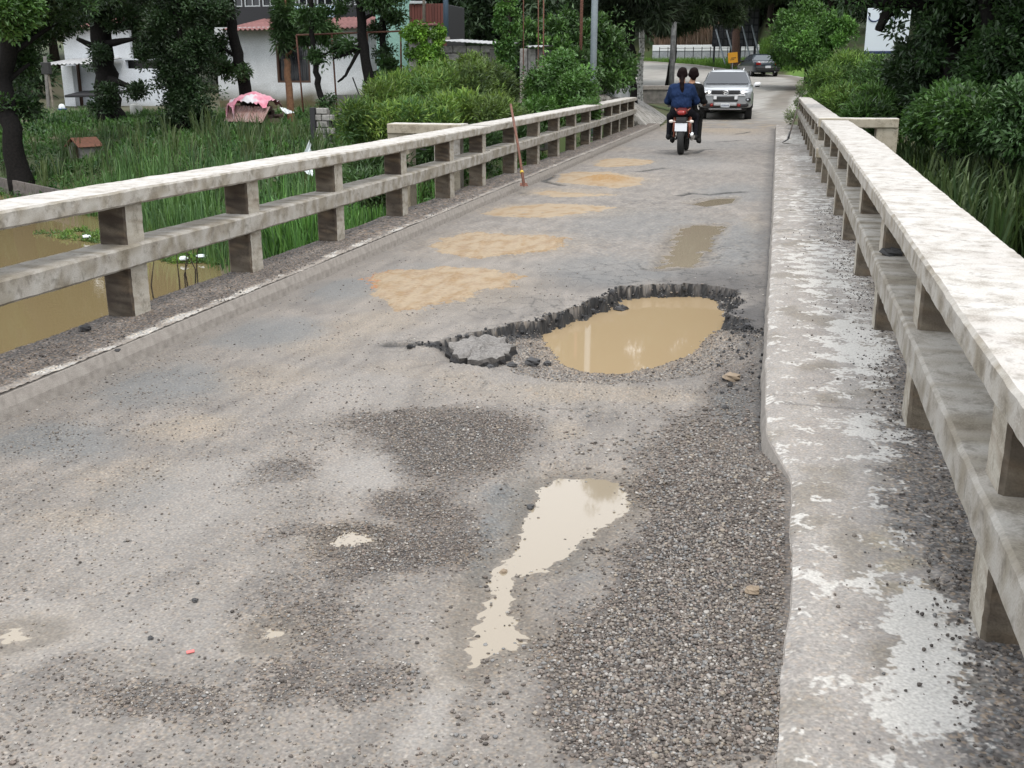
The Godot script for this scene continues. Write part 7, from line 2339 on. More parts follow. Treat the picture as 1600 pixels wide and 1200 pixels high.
func rider(label: String, o: Vector3, lean: float, reach: Vector3, jacket: Color, trousers: Color, ponytail: bool, foot: Vector3) -> void:
	var t := thing("person", label, "person", o, 0.0, "people on the motorcycle")
	var skin_c := Color(0.30, 0.17, 0.11)
	var sh := Color(0.03, 0.028, 0.03)
	var L_ := func(v: Vector3) -> Vector3: return v + Vector3(lean * maxf(0, v.y - 0.85), 0, 0)
	var bones := []
	var add := func(a: Vector3, b: Vector3, ra: float, rb: float, c: Color) -> void: bones.append([L_.call(a), L_.call(b), ra, rb, c])
	add.call(Vector3(-0.09, 0.90, 0.0), Vector3(0.09, 0.90, 0.0), 0.125, 0.125, trousers)
	add.call(Vector3(-0.07, 1.03, 0.01), Vector3(0.07, 1.03, 0.01), 0.135, 0.135, jacket)
	add.call(Vector3(-0.11, 1.20, -0.01), Vector3(0.11, 1.20, -0.01), 0.130, 0.130, jacket)
	add.call(Vector3(-0.13, 1.32, -0.02), Vector3(0.13, 1.32, -0.02), 0.095, 0.095, jacket)
	add.call(Vector3(0, 1.38, -0.03), Vector3(0, 1.47, -0.05), 0.065, 0.055, skin_c)
	for s in [-1.0, 1.0]:
		var elbow := Vector3(s * 0.29, 1.07, -0.12)
		var wrist := Vector3(s * reach.x, reach.y, reach.z)
		add.call(Vector3(s * 0.19, 1.32, -0.02), elbow, 0.078, 0.062, jacket)
		add.call(elbow, wrist, 0.060, 0.042, jacket)
		var knee := Vector3(s * 0.25, 0.76, -0.44)
		var ankle := Vector3(s * foot.x, foot.y, foot.z)
		add.call(Vector3(s * 0.11, 0.88, -0.03), knee, 0.105, 0.075, trousers)
		add.call(knee, ankle, 0.070, 0.046, trousers)
		add.call(ankle + Vector3(0, -0.03, 0.04), ankle + Vector3(s * 0.01, -0.06, -0.16), 0.045, 0.036, sh)
	var st := mb(true)
	skin(st, bones, 0.017, 0.05)
	# head and hands on finer grids
	var hc: Vector3 = L_.call(Vector3(0, 1.585, -0.07))
	var head := [[hc + Vector3(0, 0.025, 0.01), hc + Vector3(0, 0.03, -0.025), 0.088, 0.085, skin_c], [hc + Vector3(0, -0.05, -0.045), hc + Vector3(0, -0.085, -0.065), 0.055, 0.038, skin_c], [L_.call(Vector3(0, 1.44, -0.045)), hc + Vector3(0, -0.05, 0.0), 0.056, 0.06, skin_c],
		[hc + Vector3(0, 0.0, -0.105), hc + Vector3(0, -0.025, -0.122), 0.010, 0.016, skin_c], [hc + Vector3(-0.028, -0.062, -0.088), hc + Vector3(0.028, -0.062, -0.088), 0.012, 0.012, Color(0.26, 0.11, 0.09)]]
	for s in [-1.0, 1.0]:
		head.append([hc + Vector3(s * 0.088, 0.015, 0.0), hc + Vector3(s * 0.092, -0.025, -0.006), 0.017, 0.012, skin_c])
		head.append([hc + Vector3(s * 0.034, 0.015, -0.088), hc + Vector3(s * 0.034, 0.015, -0.094), 0.013, 0.012, Color(0.12, 0.09, 0.08)])
	skin(st, head, 0.007, 0.016)
	for s in [-1.0, 1.0]:
		var w: Vector3 = L_.call(Vector3(s * reach.x, reach.y, reach.z))
		skin(st, hand_bones(w, Vector3(-s * 0.3, -0.15, -1), Vector3(s * 0.3, 1, 0), s, skin_c), 0.005, 0.006)
	obj("body", st, M.cloth, t)
	st = mb(true)
	var hairc := Color(0.008, 0.007, 0.007)
	var hair := [[hc + Vector3(0, 0.05, 0.02), hc + Vector3(0, 0.06, -0.03), 0.094, 0.088, hairc], [hc + Vector3(-0.05, 0.0, 0.035), hc + Vector3(0.05, 0.0, 0.035), 0.062, 0.062, hairc], [hc + Vector3(0, -0.06, 0.05), hc + Vector3(0, -0.02, 0.05), 0.055, 0.06, hairc]]
	if ponytail:
		var p := hc + Vector3(0.01, -0.06, 0.08)
		for q in [[0.0, -0.10, 0.05, 0.042], [0.01, -0.20, 0.07, 0.036], [0.02, -0.31, 0.075, 0.028], [0.022, -0.42, 0.07, 0.014]]:
			var e := hc + Vector3(0.01 + q[0], -0.06 + q[1], 0.08 + q[2])
			hair.append([p, e, 0.04 if q[1] > -0.15 else q[3] + 0.008, q[3], hairc])
			p = e
	skin(st, hair, 0.010, 0.02)
	obj("hair", st, M.hair, t)


func wheel(st_tyre: SurfaceTool, c: Vector3, r: float, w: float, rim: float) -> void:
	var xf := Transform3D(Basis(Vector3(0, 1, 0), Vector3(1, 0, 0), Vector3(0, 0, -1)), c)
	var prof := []
	for q in [[rim, -0.5], [rim + 0.01, -0.5], [r * 0.93, -0.48], [r * 0.985, -0.36], [r, -0.15], [r, 0.15], [r * 0.985, 0.36], [r * 0.93, 0.48], [rim + 0.01, 0.5], [rim, 0.5]]:
		prof.append(Vector2(q[0], q[1] * w))
	lathe(st_tyre, xf, prof, 28)


func disc(st: SurfaceTool, c: Vector3, r: float, w: float) -> void:
	var xf := Transform3D(Basis(Vector3(0, 1, 0), Vector3(1, 0, 0), Vector3(0, 0, -1)), c)
	lathe(st, xf, [Vector2(0, -w * 0.5), Vector2(r * 0.3, -w * 0.5), Vector2(r * 0.35, -w * 0.35), Vector2(r * 0.85, -w * 0.35), Vector2(r, -w * 0.5), Vector2(r, w * 0.5), Vector2(r * 0.85, w * 0.35), Vector2(r * 0.35, w * 0.35), Vector2(r * 0.3, w * 0.5), Vector2(0, w * 0.5)], 20)


func motorcycle() -> void:
	var o := Vector3(-1.80, 0.0, -22.0)
	o.y = height_at(o.x, o.z)
	var t := thing("motorcycle", "red and black motorcycle ridden away by two people", "motorcycle", o, 0.0)
	var st := mb(true)
	wheel(st, Vector3(0, 0.30, 0), 0.30, 0.125, 0.21)
	var w := obj("rear_wheel", st, M.rubber, t)
	st = mb(true)
	disc(st, Vector3(0, 0.30, 0), 0.21, 0.06)
	obj("rim", st, M.dark_iron, w)
	st = mb(true)
	wheel(st, Vector3(0, 0.30, -1.32), 0.30, 0.10, 0.22)
	w = obj("front_wheel", st, M.rubber, t)
	st = mb(true)
	disc(st, Vector3(0, 0.30, -1.32), 0.22, 0.05)
	obj("rim", st, M.dark_iron, w)
	# rear mudguard with plate
	st = mb()
	slab(st, Transform3D(Basis(Vector3(1, 0, 0), Vector3(0, 1, 0), Vector3(0, 0, 1)), Vector3(0, 0.0, 0.22)), PackedVector2Array([Vector2(-0.10, 0.74), Vector2(-0.11, 0.58), Vector2(-0.07, 0.36), Vector2(0.07, 0.36), Vector2(0.11, 0.58), Vector2(0.10, 0.74)]), 0.03)
	obj("rear_mudguard", st, M.black_plastic, t)
	st = mb()
	bx(st, Vector3(0, 0.545, 0.25), Vector3(0.24, 0.16, 0.008), 0.003, Vector3(-0.15, 0, 0))
	w = obj("licence_plate", st, M.plate_white, t)
	st = mb()
	bx(st, Vector3(0, 0.665, 0.245), Vector3(0.20, 0.06, 0.03), 0.006)
	obj("plate_light", st, M.dark_iron, t)
	# tail light
	st = mb(true)
	loft(st, [lens(Vector3(0, 0.825, 0.20), 0.085, 0.05), lens(Vector3(0, 0.82, 0.255), 0.075, 0.042), lens(Vector3(0, 0.815, 0.27), 0.045, 0.022)])
	obj("tail_light", st, M.red_lens, t)
	st = mb()
	loft(st, [lens(Vector3(0, 0.84, -0.35), 0.13, 0.06), lens(Vector3(0, 0.85, 0.05), 0.12, 0.07), lens(Vector3(0, 0.845, 0.195), 0.10, 0.06)])
	obj("tail_fairing", st, M.bike_red, t)
	for s in [-1.0, 1.0]:
		st = mb(true)
		lathe(st, Transform3D(Basis(Vector3(0, s, 0), Vector3(s, 0, 0), Vector3(0, 0, -1)), Vector3(s * 0.10, 0.655, 0.20)), [Vector2(0.008, 0), Vector2(0.010, 0.06), Vector2(0.03, 0.07), Vector2(0.034, 0.10), Vector2(0.02, 0.14), Vector2(0, 0.145)], 12)
		obj("turn_signal", st, M.signal_white, t)
		st = mb(true)
		bar(st, Vector3(s * 0.15, 0.34, 0.02), Vector3(s * 0.14, 0.80, -0.16), 0.022, 8)
		tube(st, [Vector3(s * 0.15, 0.45, -0.02), Vector3(s * 0.143, 0.72, -0.125)], [0.04, 0.04], 10)
		obj("shock_absorber", st, M.copper, t)
		st = mb(true)
		tube(st, [Vector3(s * 0.11, 0.86, 0.16), Vector3(s * 0.15, 0.90, 0.05), Vector3(s * 0.15, 0.90, -0.2)], [0.014, 0.014, 0.014], 8)
		obj("grab_rail", st, M.copper, t)
		st = mb(true)
		bar(st, Vector3(s * 0.11, 0.30, -0.0), Vector3(s * 0.11, 0.36, -0.5), 0.022, 8)
		obj("swing_arm", st, M.dark_iron, t)
		st = mb(true)
		bar(st, Vector3(s * 0.10, 0.30, -1.32), Vector3(s * 0.10, 0.95, -1.10), 0.024, 8)
		obj("fork", st, M.chrome, t)
		st = mb(true)
		bar(st, Vector3(s * 0.12, 0.34, -0.42), Vector3(s * 0.30, 0.34, -0.44), 0.014, 6)
		obj("foot_peg", st, M.dark_iron, t)
		st = mb(true)
		tube(st, [Vector3(0, 0.98, -1.06), Vector3(s * 0.2, 1.02, -1.05), Vector3(s * 0.38, 1.0, -0.96)], [0.012, 0.012, 0.017], 8)
		obj("handlebar", st, M.dark_iron, t)
		st = mb(true)
		bar(st, Vector3(s * 0.30, 1.02, -1.0), Vector3(s * 0.36, 1.16, -1.02), 0.006, 6)
		loft(st, [oval(Vector3(s * 0.36, 1.19, -1.03), 0.06, 0.038), oval(Vector3(s * 0.36, 1.19, -1.01), 0.064, 0.042)])
		obj("mirror", st, M.chrome, t)
	st = mb(true)
	tube(st, [Vector3(0.12, 0.33, -0.6), Vector3(0.19, 0.30, -0.3), Vector3(0.21, 0.36, 0.0), Vector3(0.22, 0.40, 0.20)], [0.03, 0.045, 0.06, 0.055], 12)
	obj("exhaust", st, M.chrome, t)
	st = mb()
	loft(st, [lens(Vector3(0, 0.80, -0.95), 0.10, 0.06), lens(Vector3(0, 0.86, -0.75), 0.15, 0.10), lens(Vector3(0, 0.83, -0.50), 0.13, 0.09)])
	obj("fuel_tank", st, M.bike_red, t)
	st = mb()
	loft(st, [lens(Vector3(0, 0.80, -0.55), 0.12, 0.04), lens(Vector3(0, 0.83, -0.2), 0.14, 0.045), lens(Vector3(0, 0.86, 0.1), 0.12, 0.04)])
	obj("seat", st, M.black_plastic, t)
	st = mb()
	bx(st, Vector3(0, 0.45, -0.65), Vector3(0.26, 0.34, 0.44), 0.05)
	bx(st, Vector3(0, 0.66, -0.55), Vector3(0.14, 0.2, 0.7), 0.03)
	obj("engine", st, M.dark_iron, t)
	rider("passenger in a blue jacket with a long black ponytail on the motorcycle", o + Vector3(-0.03, -0.035, -0.06), -0.02, Vector3(0.17, 1.0, -0.36), Color(0.014, 0.025, 0.066), Color(0.012, 0.012, 0.016), true, Vector3(0.27, 0.38, -0.34))
	rider("rider in a black jacket leaning out in front of the blue jacketed passenger", o + Vector3(0.03, -0.035, -0.48), 0.16, Vector3(0.33, 1.04, -0.50), Color(0.012, 0.012, 0.014), Color(0.012, 0.012, 0.015), false, Vector3(0.27, 0.30, -0.2))


func lens(c: Vector3, w: float, h: float) -> PackedVector3Array:
	var r := PackedVector3Array()
	for k in 14:
		var t := TAU * k / 14
		r.append(c + Vector3(signf(cos(t)) * pow(absf(cos(t)), 0.7) * w, signf(sin(t)) * pow(absf(sin(t)), 0.7) * h, 0))
	return r


func oval(c: Vector3, w: float, h: float) -> PackedVector3Array:
	return lens(c, w, h)


# ---------------------------------------------------------------- cars
# rounded section across a car: half width, bottom, top, at z
func section(z: float, hw: float, y0: float, y1: float, r := 0.12, tuck := 0.0) -> PackedVector3Array:
	var p := PackedVector3Array()
	for c in [[1, 1], [-1, 1], [-1, -1], [1, -1]]:
		for k in 4:
			var a: float = {"1 1": 0.0, "-1 1": 90.0, "-1 -1": 180.0, "1 -1": 270.0}["%d %d" % [c[0], c[1]]] + k * 30.0
			var t := deg_to_rad(a)
			var rr := minf(r, (y1 - y0) * 0.45)
			var w := hw - (tuck if c[1] < 0 else 0.0)
			p.append(Vector3(c[0] * (w - rr) + cos(t) * rr, (y1 - rr if c[1] > 0 else y0 + rr) + sin(t) * rr, z))
	return p


func panel4(st: SurfaceTool, a: Vector3, b: Vector3, c: Vector3, d: Vector3, n: Vector3, thick := 0.012) -> void:
	n = n.normalized()
	var q := [a, b, c, d]
	quad(st, a + n * thick, b + n * thick, c + n * thick, d + n * thick, n)
	for k in 4:
		var u: Vector3 = q[k]
		var v: Vector3 = q[(k + 1) % 4]
		quad(st, u, v, v + n * thick, u + n * thick, (u + v) * 0.5 - (a + c) * 0.5)


func pickup() -> void:
	# front at z = 0 facing +z
	var t := thing("pickup", "silver pickup with its headlights on coming towards the bridge", "pickup", Vector3(-1.72, rise(39.0) + 0.01, -39.0), 0.02)
	var st := mb(true)
	loft(st, [section(0.0, 0.72, 0.52, 0.98, 0.14), section(-0.10, 0.86, 0.44, 1.03, 0.14), section(-0.30, 0.92, 0.42, 1.08, 0.13), section(-0.9, 0.93, 0.45, 1.13, 0.12), section(-1.35, 0.93, 0.45, 1.16, 0.10), section(-3.4, 0.93, 0.45, 1.16, 0.10), section(-5.2, 0.93, 0.50, 1.18, 0.10)])
	obj("body", st, M.car_silver, t)
	st = mb(true)
	loft(st, [section(-0.02, 0.60, 0.96, 1.00, 0.02), section(-0.25, 0.80, 1.0, 1.09, 0.04), section(-0.75, 0.84, 1.03, 1.165, 0.05), section(-1.30, 0.86, 1.08, 1.21, 0.05)])
	obj("bonnet", st, M.car_silver, t)
	# cab: rings stacked upwards
	st = mb(true)
	var rings := []
	for q in [[1.14, 0.86, -1.20, -3.50], [1.22, 0.85, -1.28, -3.48], [1.45, 0.76, -1.62, -3.40], [1.62, 0.68, -1.86, -3.30], [1.70, 0.60, -2.05, -3.20], [1.735, 0.42, -2.3, -3.0]]:
		rings.append(PackedVector3Array([Vector3(q[1], q[0], q[2] - 0.12), Vector3(q[1] - 0.10, q[0], q[2]), Vector3(0, q[0], q[2] + 0.05), Vector3(-q[1] + 0.10, q[0], q[2]), Vector3(-q[1], q[0], q[2] - 0.12), Vector3(-q[1], q[0], q[3]), Vector3(q[1], q[0], q[3])]))
	loft(st, rings)
	obj("cab", st, M.car_silver, t)
	# windscreen lies on the cab's front, 12 mm proud
	st = mb(true)
	var wr := []
	for q in [[1.225, 0.80, -1.265], [1.45, 0.705, -1.585], [1.63, 0.615, -1.85]]:
		var r := PackedVector3Array()
		for k in 9:
			var u := lerpf(-1, 1, k / 8.0)
			r.append(Vector3(u * q[1], q[0] + 0.012, q[2] + 0.02 + 0.055 * (1 - u * u) - 0.01))
		wr.append(r)
	loft(st, wr, false, false)
	obj("windscreen", st, M.car_glass, t)
	for s in [-1.0, 1.0]:
		st = mb()
		panel4(st, Vector3(s * 0.842, 1.25, -1.55), Vector3(s * 0.842, 1.25, -3.3), Vector3(s * 0.70, 1.60, -3.2), Vector3(s * 0.705, 1.60, -1.98), Vector3(s, 0.4, 0))
		obj("side_window", st, M.car_glass, t)
		st = mb(true)
		loft(st, [lens_side(Vector3(s * 0.93, 1.17, -1.42), 0.03, 0.04), lens_side(Vector3(s * 1.0, 1.20, -1.42), 0.07, 0.085), lens_side(Vector3(s * 1.14, 1.21, -1.45), 0.07, 0.085), lens_side(Vector3(s * 1.19, 1.21, -1.47), 0.03, 0.05)])
		var mr := obj("mirror", st, M.car_white, t)
		st = mb(true)
		loft(st, [lens_side(Vector3(s * 0.99, 1.155, -1.425), 0.065, 0.045), lens_side(Vector3(s * 1.15, 1.16, -1.455), 0.066, 0.045)])
		obj("mirror_base", st, M.black_plastic, mr)
		st = mb(true)
		tube(st, [Vector3(s * 0.55, 1.70, -2.15), Vector3(s * 0.56, 1.765, -2.25), Vector3(s * 0.56, 1.765, -3.0), Vector3(s * 0.55, 1.70, -3.12)], [0.02, 0.02, 0.02, 0.02], 8)
		obj("roof_rail", st, M.chrome, t)
		# headlight: swept lens with a bright lamp
		st = mb(true)
		loft(st, [PackedVector3Array([Vector3(s * 0.50, 0.90, 0.02), Vector3(s * 0.50, 1.005, 0.0), Vector3(s * 0.70, 1.03, -0.06), Vector3(s * 0.905, 1.06, -0.26), Vector3(s * 0.915, 0.96, -0.24), Vector3(s * 0.72, 0.89, -0.02)]), PackedVector3Array([Vector3(s * 0.52, 0.91, 0.045), Vector3(s * 0.52, 0.995, 0.03), Vector3(s * 0.71, 1.015, -0.02), Vector3(s * 0.89, 1.045, -0.21), Vector3(s * 0.90, 0.97, -0.20), Vector3(s * 0.72, 0.905, 0.02)])])
		var hl := obj("headlight", st, M.lamp_glass, t)
		st = mb(true)
		loft(st, [oval(Vector3(s * 0.585, 0.952, 0.035), 0.062, 0.045), oval(Vector3(s * 0.585, 0.952, 0.062), 0.05, 0.036)])
		obj("lamp", st, M.lamp_lit, hl)
		var l := SpotLight3D.new()
		l.name = "headlight_beam"
		l.light_energy = 0.6
		l.light_color = Color(1, 0.98, 0.95)
		l.light_size = 0.05
		l.spot_angle = 28
		l.spot_range = 60
		l.spot_attenuation = 2
		l.shadow_enabled = true
		l.position = Vector3(s * 0.585, 0.952, 0.08)
		l.rotation.y = PI
		t.add_child(l, true)
		# fog lamp pocket
		st = mb()
		loft(st, [lens(Vector3(s * 0.78, 0.70, -0.045), 0.09, 0.07), lens(Vector3(s * 0.76, 0.70, 0.0), 0.075, 0.055)])
		var fog := obj("fog_lamp_pocket", st, M.black_plastic, t)
		st = mb(true)
		loft(st, [lens(Vector3(s * 0.76, 0.70, 0.002), 0.035, 0.035), lens(Vector3(s * 0.76, 0.70, 0.012), 0.025, 0.025)])
		obj("fog_lamp", st, M.lamp_glass, fog)
		st = mb(true)
		loft(st, [lens(Vector3(s * 0.47, 0.515, 0.0), 0.065, 0.06), lens(Vector3(s * 0.47, 0.515, 0.03), 0.05, 0.045)])
		obj("tow_hook", st, M.red_lens, t)
		st = mb()
		bx(st, Vector3(s * 0.36, 0.765, 0.045), Vector3(0.11, 0.11, 0.02), 0.006)
		obj("square_lamp", st, M.car_white, t)
		st = mb(true)
		wheel(st, Vector3(s * 0.80, 0.385, -0.95), 0.385, 0.26, 0.23)
		wheel_parts(st, t, s, -0.95)
		st = mb(true)
		wheel(st, Vector3(s * 0.80, 0.385, -4.05), 0.385, 0.26, 0.23)
		wheel_parts(st, t, s, -4.05)
		for z in [-0.95, -4.05]:
			st = mb(true)
			var arch := []
			for k in 11:
				var a := lerpf(0.0, PI, k / 10.0)
				arch.append(Vector3(s * 0.925, 0.42 + sin(a) * 0.43, z + cos(a) * 0.46))
			tube(st, arch, [0.03], 6)
			obj("wheel_arch", st, M.black_plastic, t)
	st = mb()
	bx(st, Vector3(0, 0.935, 0.005), Vector3(0.98, 0.17, 0.05), 0.02)
	var gr := obj("grille", st, M.black_plastic, t)
	for k in 3:
		st = mb()
		bx(st, Vector3(0, 0.885 + k * 0.05, 0.035), Vector3(0.92, 0.018, 0.02), 0.006)
		obj("slat", st, M.grille_grey, gr)
	st = mb(true)
	ring_tube(st, Vector3(0, 0.945, 0.055), 0.095, 0.066, 0.011)
	var em := obj("emblem", st, M.chrome, t)
	st = mb(true)
	ring_tube(st, Vector3(0, 0.945, 0.057), 0.036, 0.062, 0.008)
	obj("inner_ring", st, M.chrome, em)
	st = mb(true)
	ring_tube(st, Vector3(0, 0.965, 0.058), 0.066, 0.028, 0.008)
	obj("cross_ring", st, M.chrome, em)
	st = mb(true)
	bx(st, Vector3(0, 0.85, 0.02), Vector3(1.35, 0.05, 0.05), 0.02)
	obj("chrome_strip", st, M.car_white, t)
	st = mb()
	bx(st, Vector3(0, 0.72, 0.012), Vector3(0.86, 0.17, 0.06), 0.03)
	obj("lower_grille", st, M.black_plastic, t)
	st = mb()
	bx(st, Vector3(0, 0.52, -0.03), Vector3(1.60, 0.13, 0.10), 0.04)
	obj("lower_bumper", st, M.black_plastic, t)
	st = mb()
	bx(st, Vector3(0, 0.545, 0.04), Vector3(0.80, 0.11, 0.05), 0.02)
	obj("bull_bar", st, M.chrome_dull, t)
	st = mb()
	bx(st, Vector3(0, 0.505, 0.075), Vector3(0.30, 0.13, 0.012), 0.004)
	var pl := obj("licence_plate", st, M.plate_white, t)
	for k in 6:
		st = mb()
		bx(st, Vector3(-0.11 + k * 0.044, 0.50, 0.083), Vector3(0.022, 0.06, 0.004), 0.0)
		obj("plate_character", st, M.navy, pl)
	st = mb()
	bx(st, Vector3(0, 0.385, -0.06), Vector3(1.14, 0.06, 0.06), 0.02)
	obj("skid_plate", st, M.chrome_dull, t)
	st = mb()
	bx(st, Vector3(0, 0.42, -2.5), Vector3(1.5, 0.2, 4.6), 0.05)
	obj("chassis", st, M.black_plastic, t)


func wheel_parts(st: SurfaceTool, t: Node3D, s: float, z: float) -> void:
	var w := obj("wheel", st, M.rubber, t)
	var d := mb(true)
	disc(d, Vector3(s * 0.80, 0.385, z), 0.23, 0.22)
	obj("rim", d, M.chrome_dull, w)


func lens_side(c: Vector3, d: float, h: float) -> PackedVector3Array:
	var r := PackedVector3Array()
	for k in 10:
		var t := TAU * k / 10
		r.append(c + Vector3(0, sin(t) * h, cos(t) * d))
	return r


func ring_tube(st: SurfaceTool, c: Vector3, rx: float, ry: float, r: float) -> void:
	var p := []
	for k in 21: p.append(c + Vector3(cos(TAU * k / 20) * rx, sin(TAU * k / 20) * ry, 0))
	tube(st, p, [r], 6)


func sedan() -> void:
	# rear at z = 0 facing +z
	var t := thing("sedan", "dark grey sedan seen from behind on the pale curve", "car", Vector3(-0.62, rise(69.0) + 0.015, -69.0), 0.30)
	var st := mb(true)
	loft(st, [section(0.02, 0.72, 0.38, 0.86, 0.12), section(-0.06, 0.80, 0.30, 0.93, 0.12), section(-0.5, 0.83, 0.26, 0.96, 0.12), section(-2.0, 0.84, 0.24, 0.94, 0.12), section(-3.2, 0.83, 0.26, 0.88, 0.12), section(-4.0, 0.78, 0.30, 0.78, 0.12), section(-4.15, 0.66, 0.36, 0.68, 0.12)])
	obj("body", st, M.car_grey, t)
	st = mb(true)
	var rings := []
	for q in [[0.90, 0.78, -0.42, -3.0], [1.05, 0.73, -0.66, -2.72], [1.25, 0.62, -0.98, -2.3], [1.34, 0.54, -1.2, -2.05], [1.365, 0.36, -1.4, -1.9]]:
		rings.append(PackedVector3Array([Vector3(q[1], q[0], q[2] - 0.1), Vector3(q[1] - 0.1, q[0], q[2]), Vector3(-q[1] + 0.1, q[0], q[2]), Vector3(-q[1], q[0], q[2] - 0.1), Vector3(-q[1], q[0], q[3]), Vector3(q[1], q[0], q[3])]))
	loft(st, rings)
	obj("cabin", st, M.car_grey, t)
	st = mb()
	panel4(st, Vector3(-0.66, 0.955, -0.49), Vector3(0.66, 0.955, -0.49), Vector3(0.50, 1.27, -1.0), Vector3(-0.50, 1.27, -1.0), Vector3(0, 0.85, 0.6))
	obj("rear_window", st, M.car_glass_pale, t)
	for s in [-1.0, 1.0]:
		st = mb()
		panel4(st, Vector3(s * 0.765, 0.97, -0.78), Vector3(s * 0.765, 0.97, -2.75), Vector3(s * 0.60, 1.26, -2.25), Vector3(s * 0.60, 1.26, -1.15), Vector3(s, 0.5, 0))
		obj("side_window", st, M.car_glass, t)
		st = mb()
		bx(st, Vector3(s * 0.585, 0.76, 0.02), Vector3(0.30, 0.15, 0.06), 0.02)
		obj("tail_light", st, M.red_lens, t)
		for z in [-0.8, -3.35]:
			st = mb(true)
			wheel(st, Vector3(s * 0.735, 0.29, z), 0.29, 0.18, 0.18)
			var w := obj("wheel", st, M.rubber, t)
			st = mb(true)
			disc(st, Vector3(s * 0.735, 0.29, z), 0.18, 0.16)
			obj("rim", st, M.chrome_dull, w)
		st = mb(true)
		loft(st, [lens_side(Vector3(s * 0.80, 0.95, -2.65), 0.05, 0.05), lens_side(Vector3(s * 0.97, 0.97, -2.65), 0.05, 0.06)])
		obj("mirror", st, M.black_plastic, t)
	st = mb()
	bx(st, Vector3(0, 0.47, 0.035), Vector3(1.52, 0.26, 0.12), 0.05)
	obj("rear_bumper", st, M.black_plastic, t)
	st = mb()
	bx(st, Vector3(0, 0.58, 0.10), Vector3(0.34, 0.14, 0.012), 0.004)
	obj("licence_plate", st, M.plate_white, t)
	st = mb(true)
	bar(st, Vector3(0.45, 0.27, 0.0), Vector3(0.45, 0.27, 0.10), 0.03, 8)
	obj("exhaust", st, M.chrome_dull, t)



# ---------------------------------------------------------------- the scene
func _ready() -> void:
	var cam := Camera3D.new()
	cam.name = "camera"
	cam.fov = 39.966
	cam.near = 0.05
	cam.far = 600.0
	cam.position = Vector3(0, 1.55, 0)
	cam.rotation = Vector3(deg_to_rad(-16.316), deg_to_rad(13.571), 0)
	add_child(cam)
	cam.current = true
	var sky := ProceduralSkyMaterial.new()
	sky.sky_top_color = Color(0.95, 0.965, 0.985)
	sky.sky_horizon_color = Color(0.88, 0.895, 0.91)
	sky.sky_curve = 0.3
	sky.ground_bottom_color = Color(0.2, 0.2, 0.17)
	sky.ground_horizon_color = Color(0.4, 0.42, 0.4)
	sky.sky_energy_multiplier = 1.1
	var env := Environment.new()
	env.background_mode = Environment.BG_SKY
	env.sky = Sky.new()
	env.sky.sky_material = sky
	env.tonemap_mode = Environment.TONE_MAPPER_LINEAR
	env.tonemap_exposure = 1.95
	env.sdfgi_enabled = true
	env.ssao_enabled = true
	env.ssil_enabled = true
	var we := WorldEnvironment.new()
	we.name = "world"
	we.environment = env
	add_child(we)
	var sun := DirectionalLight3D.new()
	sun.name = "sun"
	sun.light_energy = 0.3
	sun.light_color = Color(1.0, 0.97, 0.93)
	sun.light_angular_distance = 14.0
	sun.shadow_enabled = true
	sun.sky_mode = DirectionalLight3D.SKY_MODE_LIGHT_ONLY
	sun.rotation = Vector3(deg_to_rad(-62), deg_to_rad(35), 0)
	add_child(sun)
	rng.seed = 4242
	N.low = noise(1, 0.9, 2)
	N.mid = noise(2, 1.4, 3)
	N.warp = noise(3, 3.0, 3)
	N.chip = noise(4, 16.0, 2)
	N.grit = noise(5, 60.0, 2)
	N.flake = noise(6, 7.0, 4)
	N.streak = noise(7, 2.2, 3)
	N.land = noise(10, 0.16, 3)
	N.skin = noise(8, 1.1, 2)
	N.skin2 = noise(9, 20.0, 2)
	materials()
	ground()
	bridge_deck()
	railings()
	sand_patches()
	plant_meshes()
	houses()
	pickup()
	sedan()
	motorcycle()
	tools()
	plants()
	loose_stones()


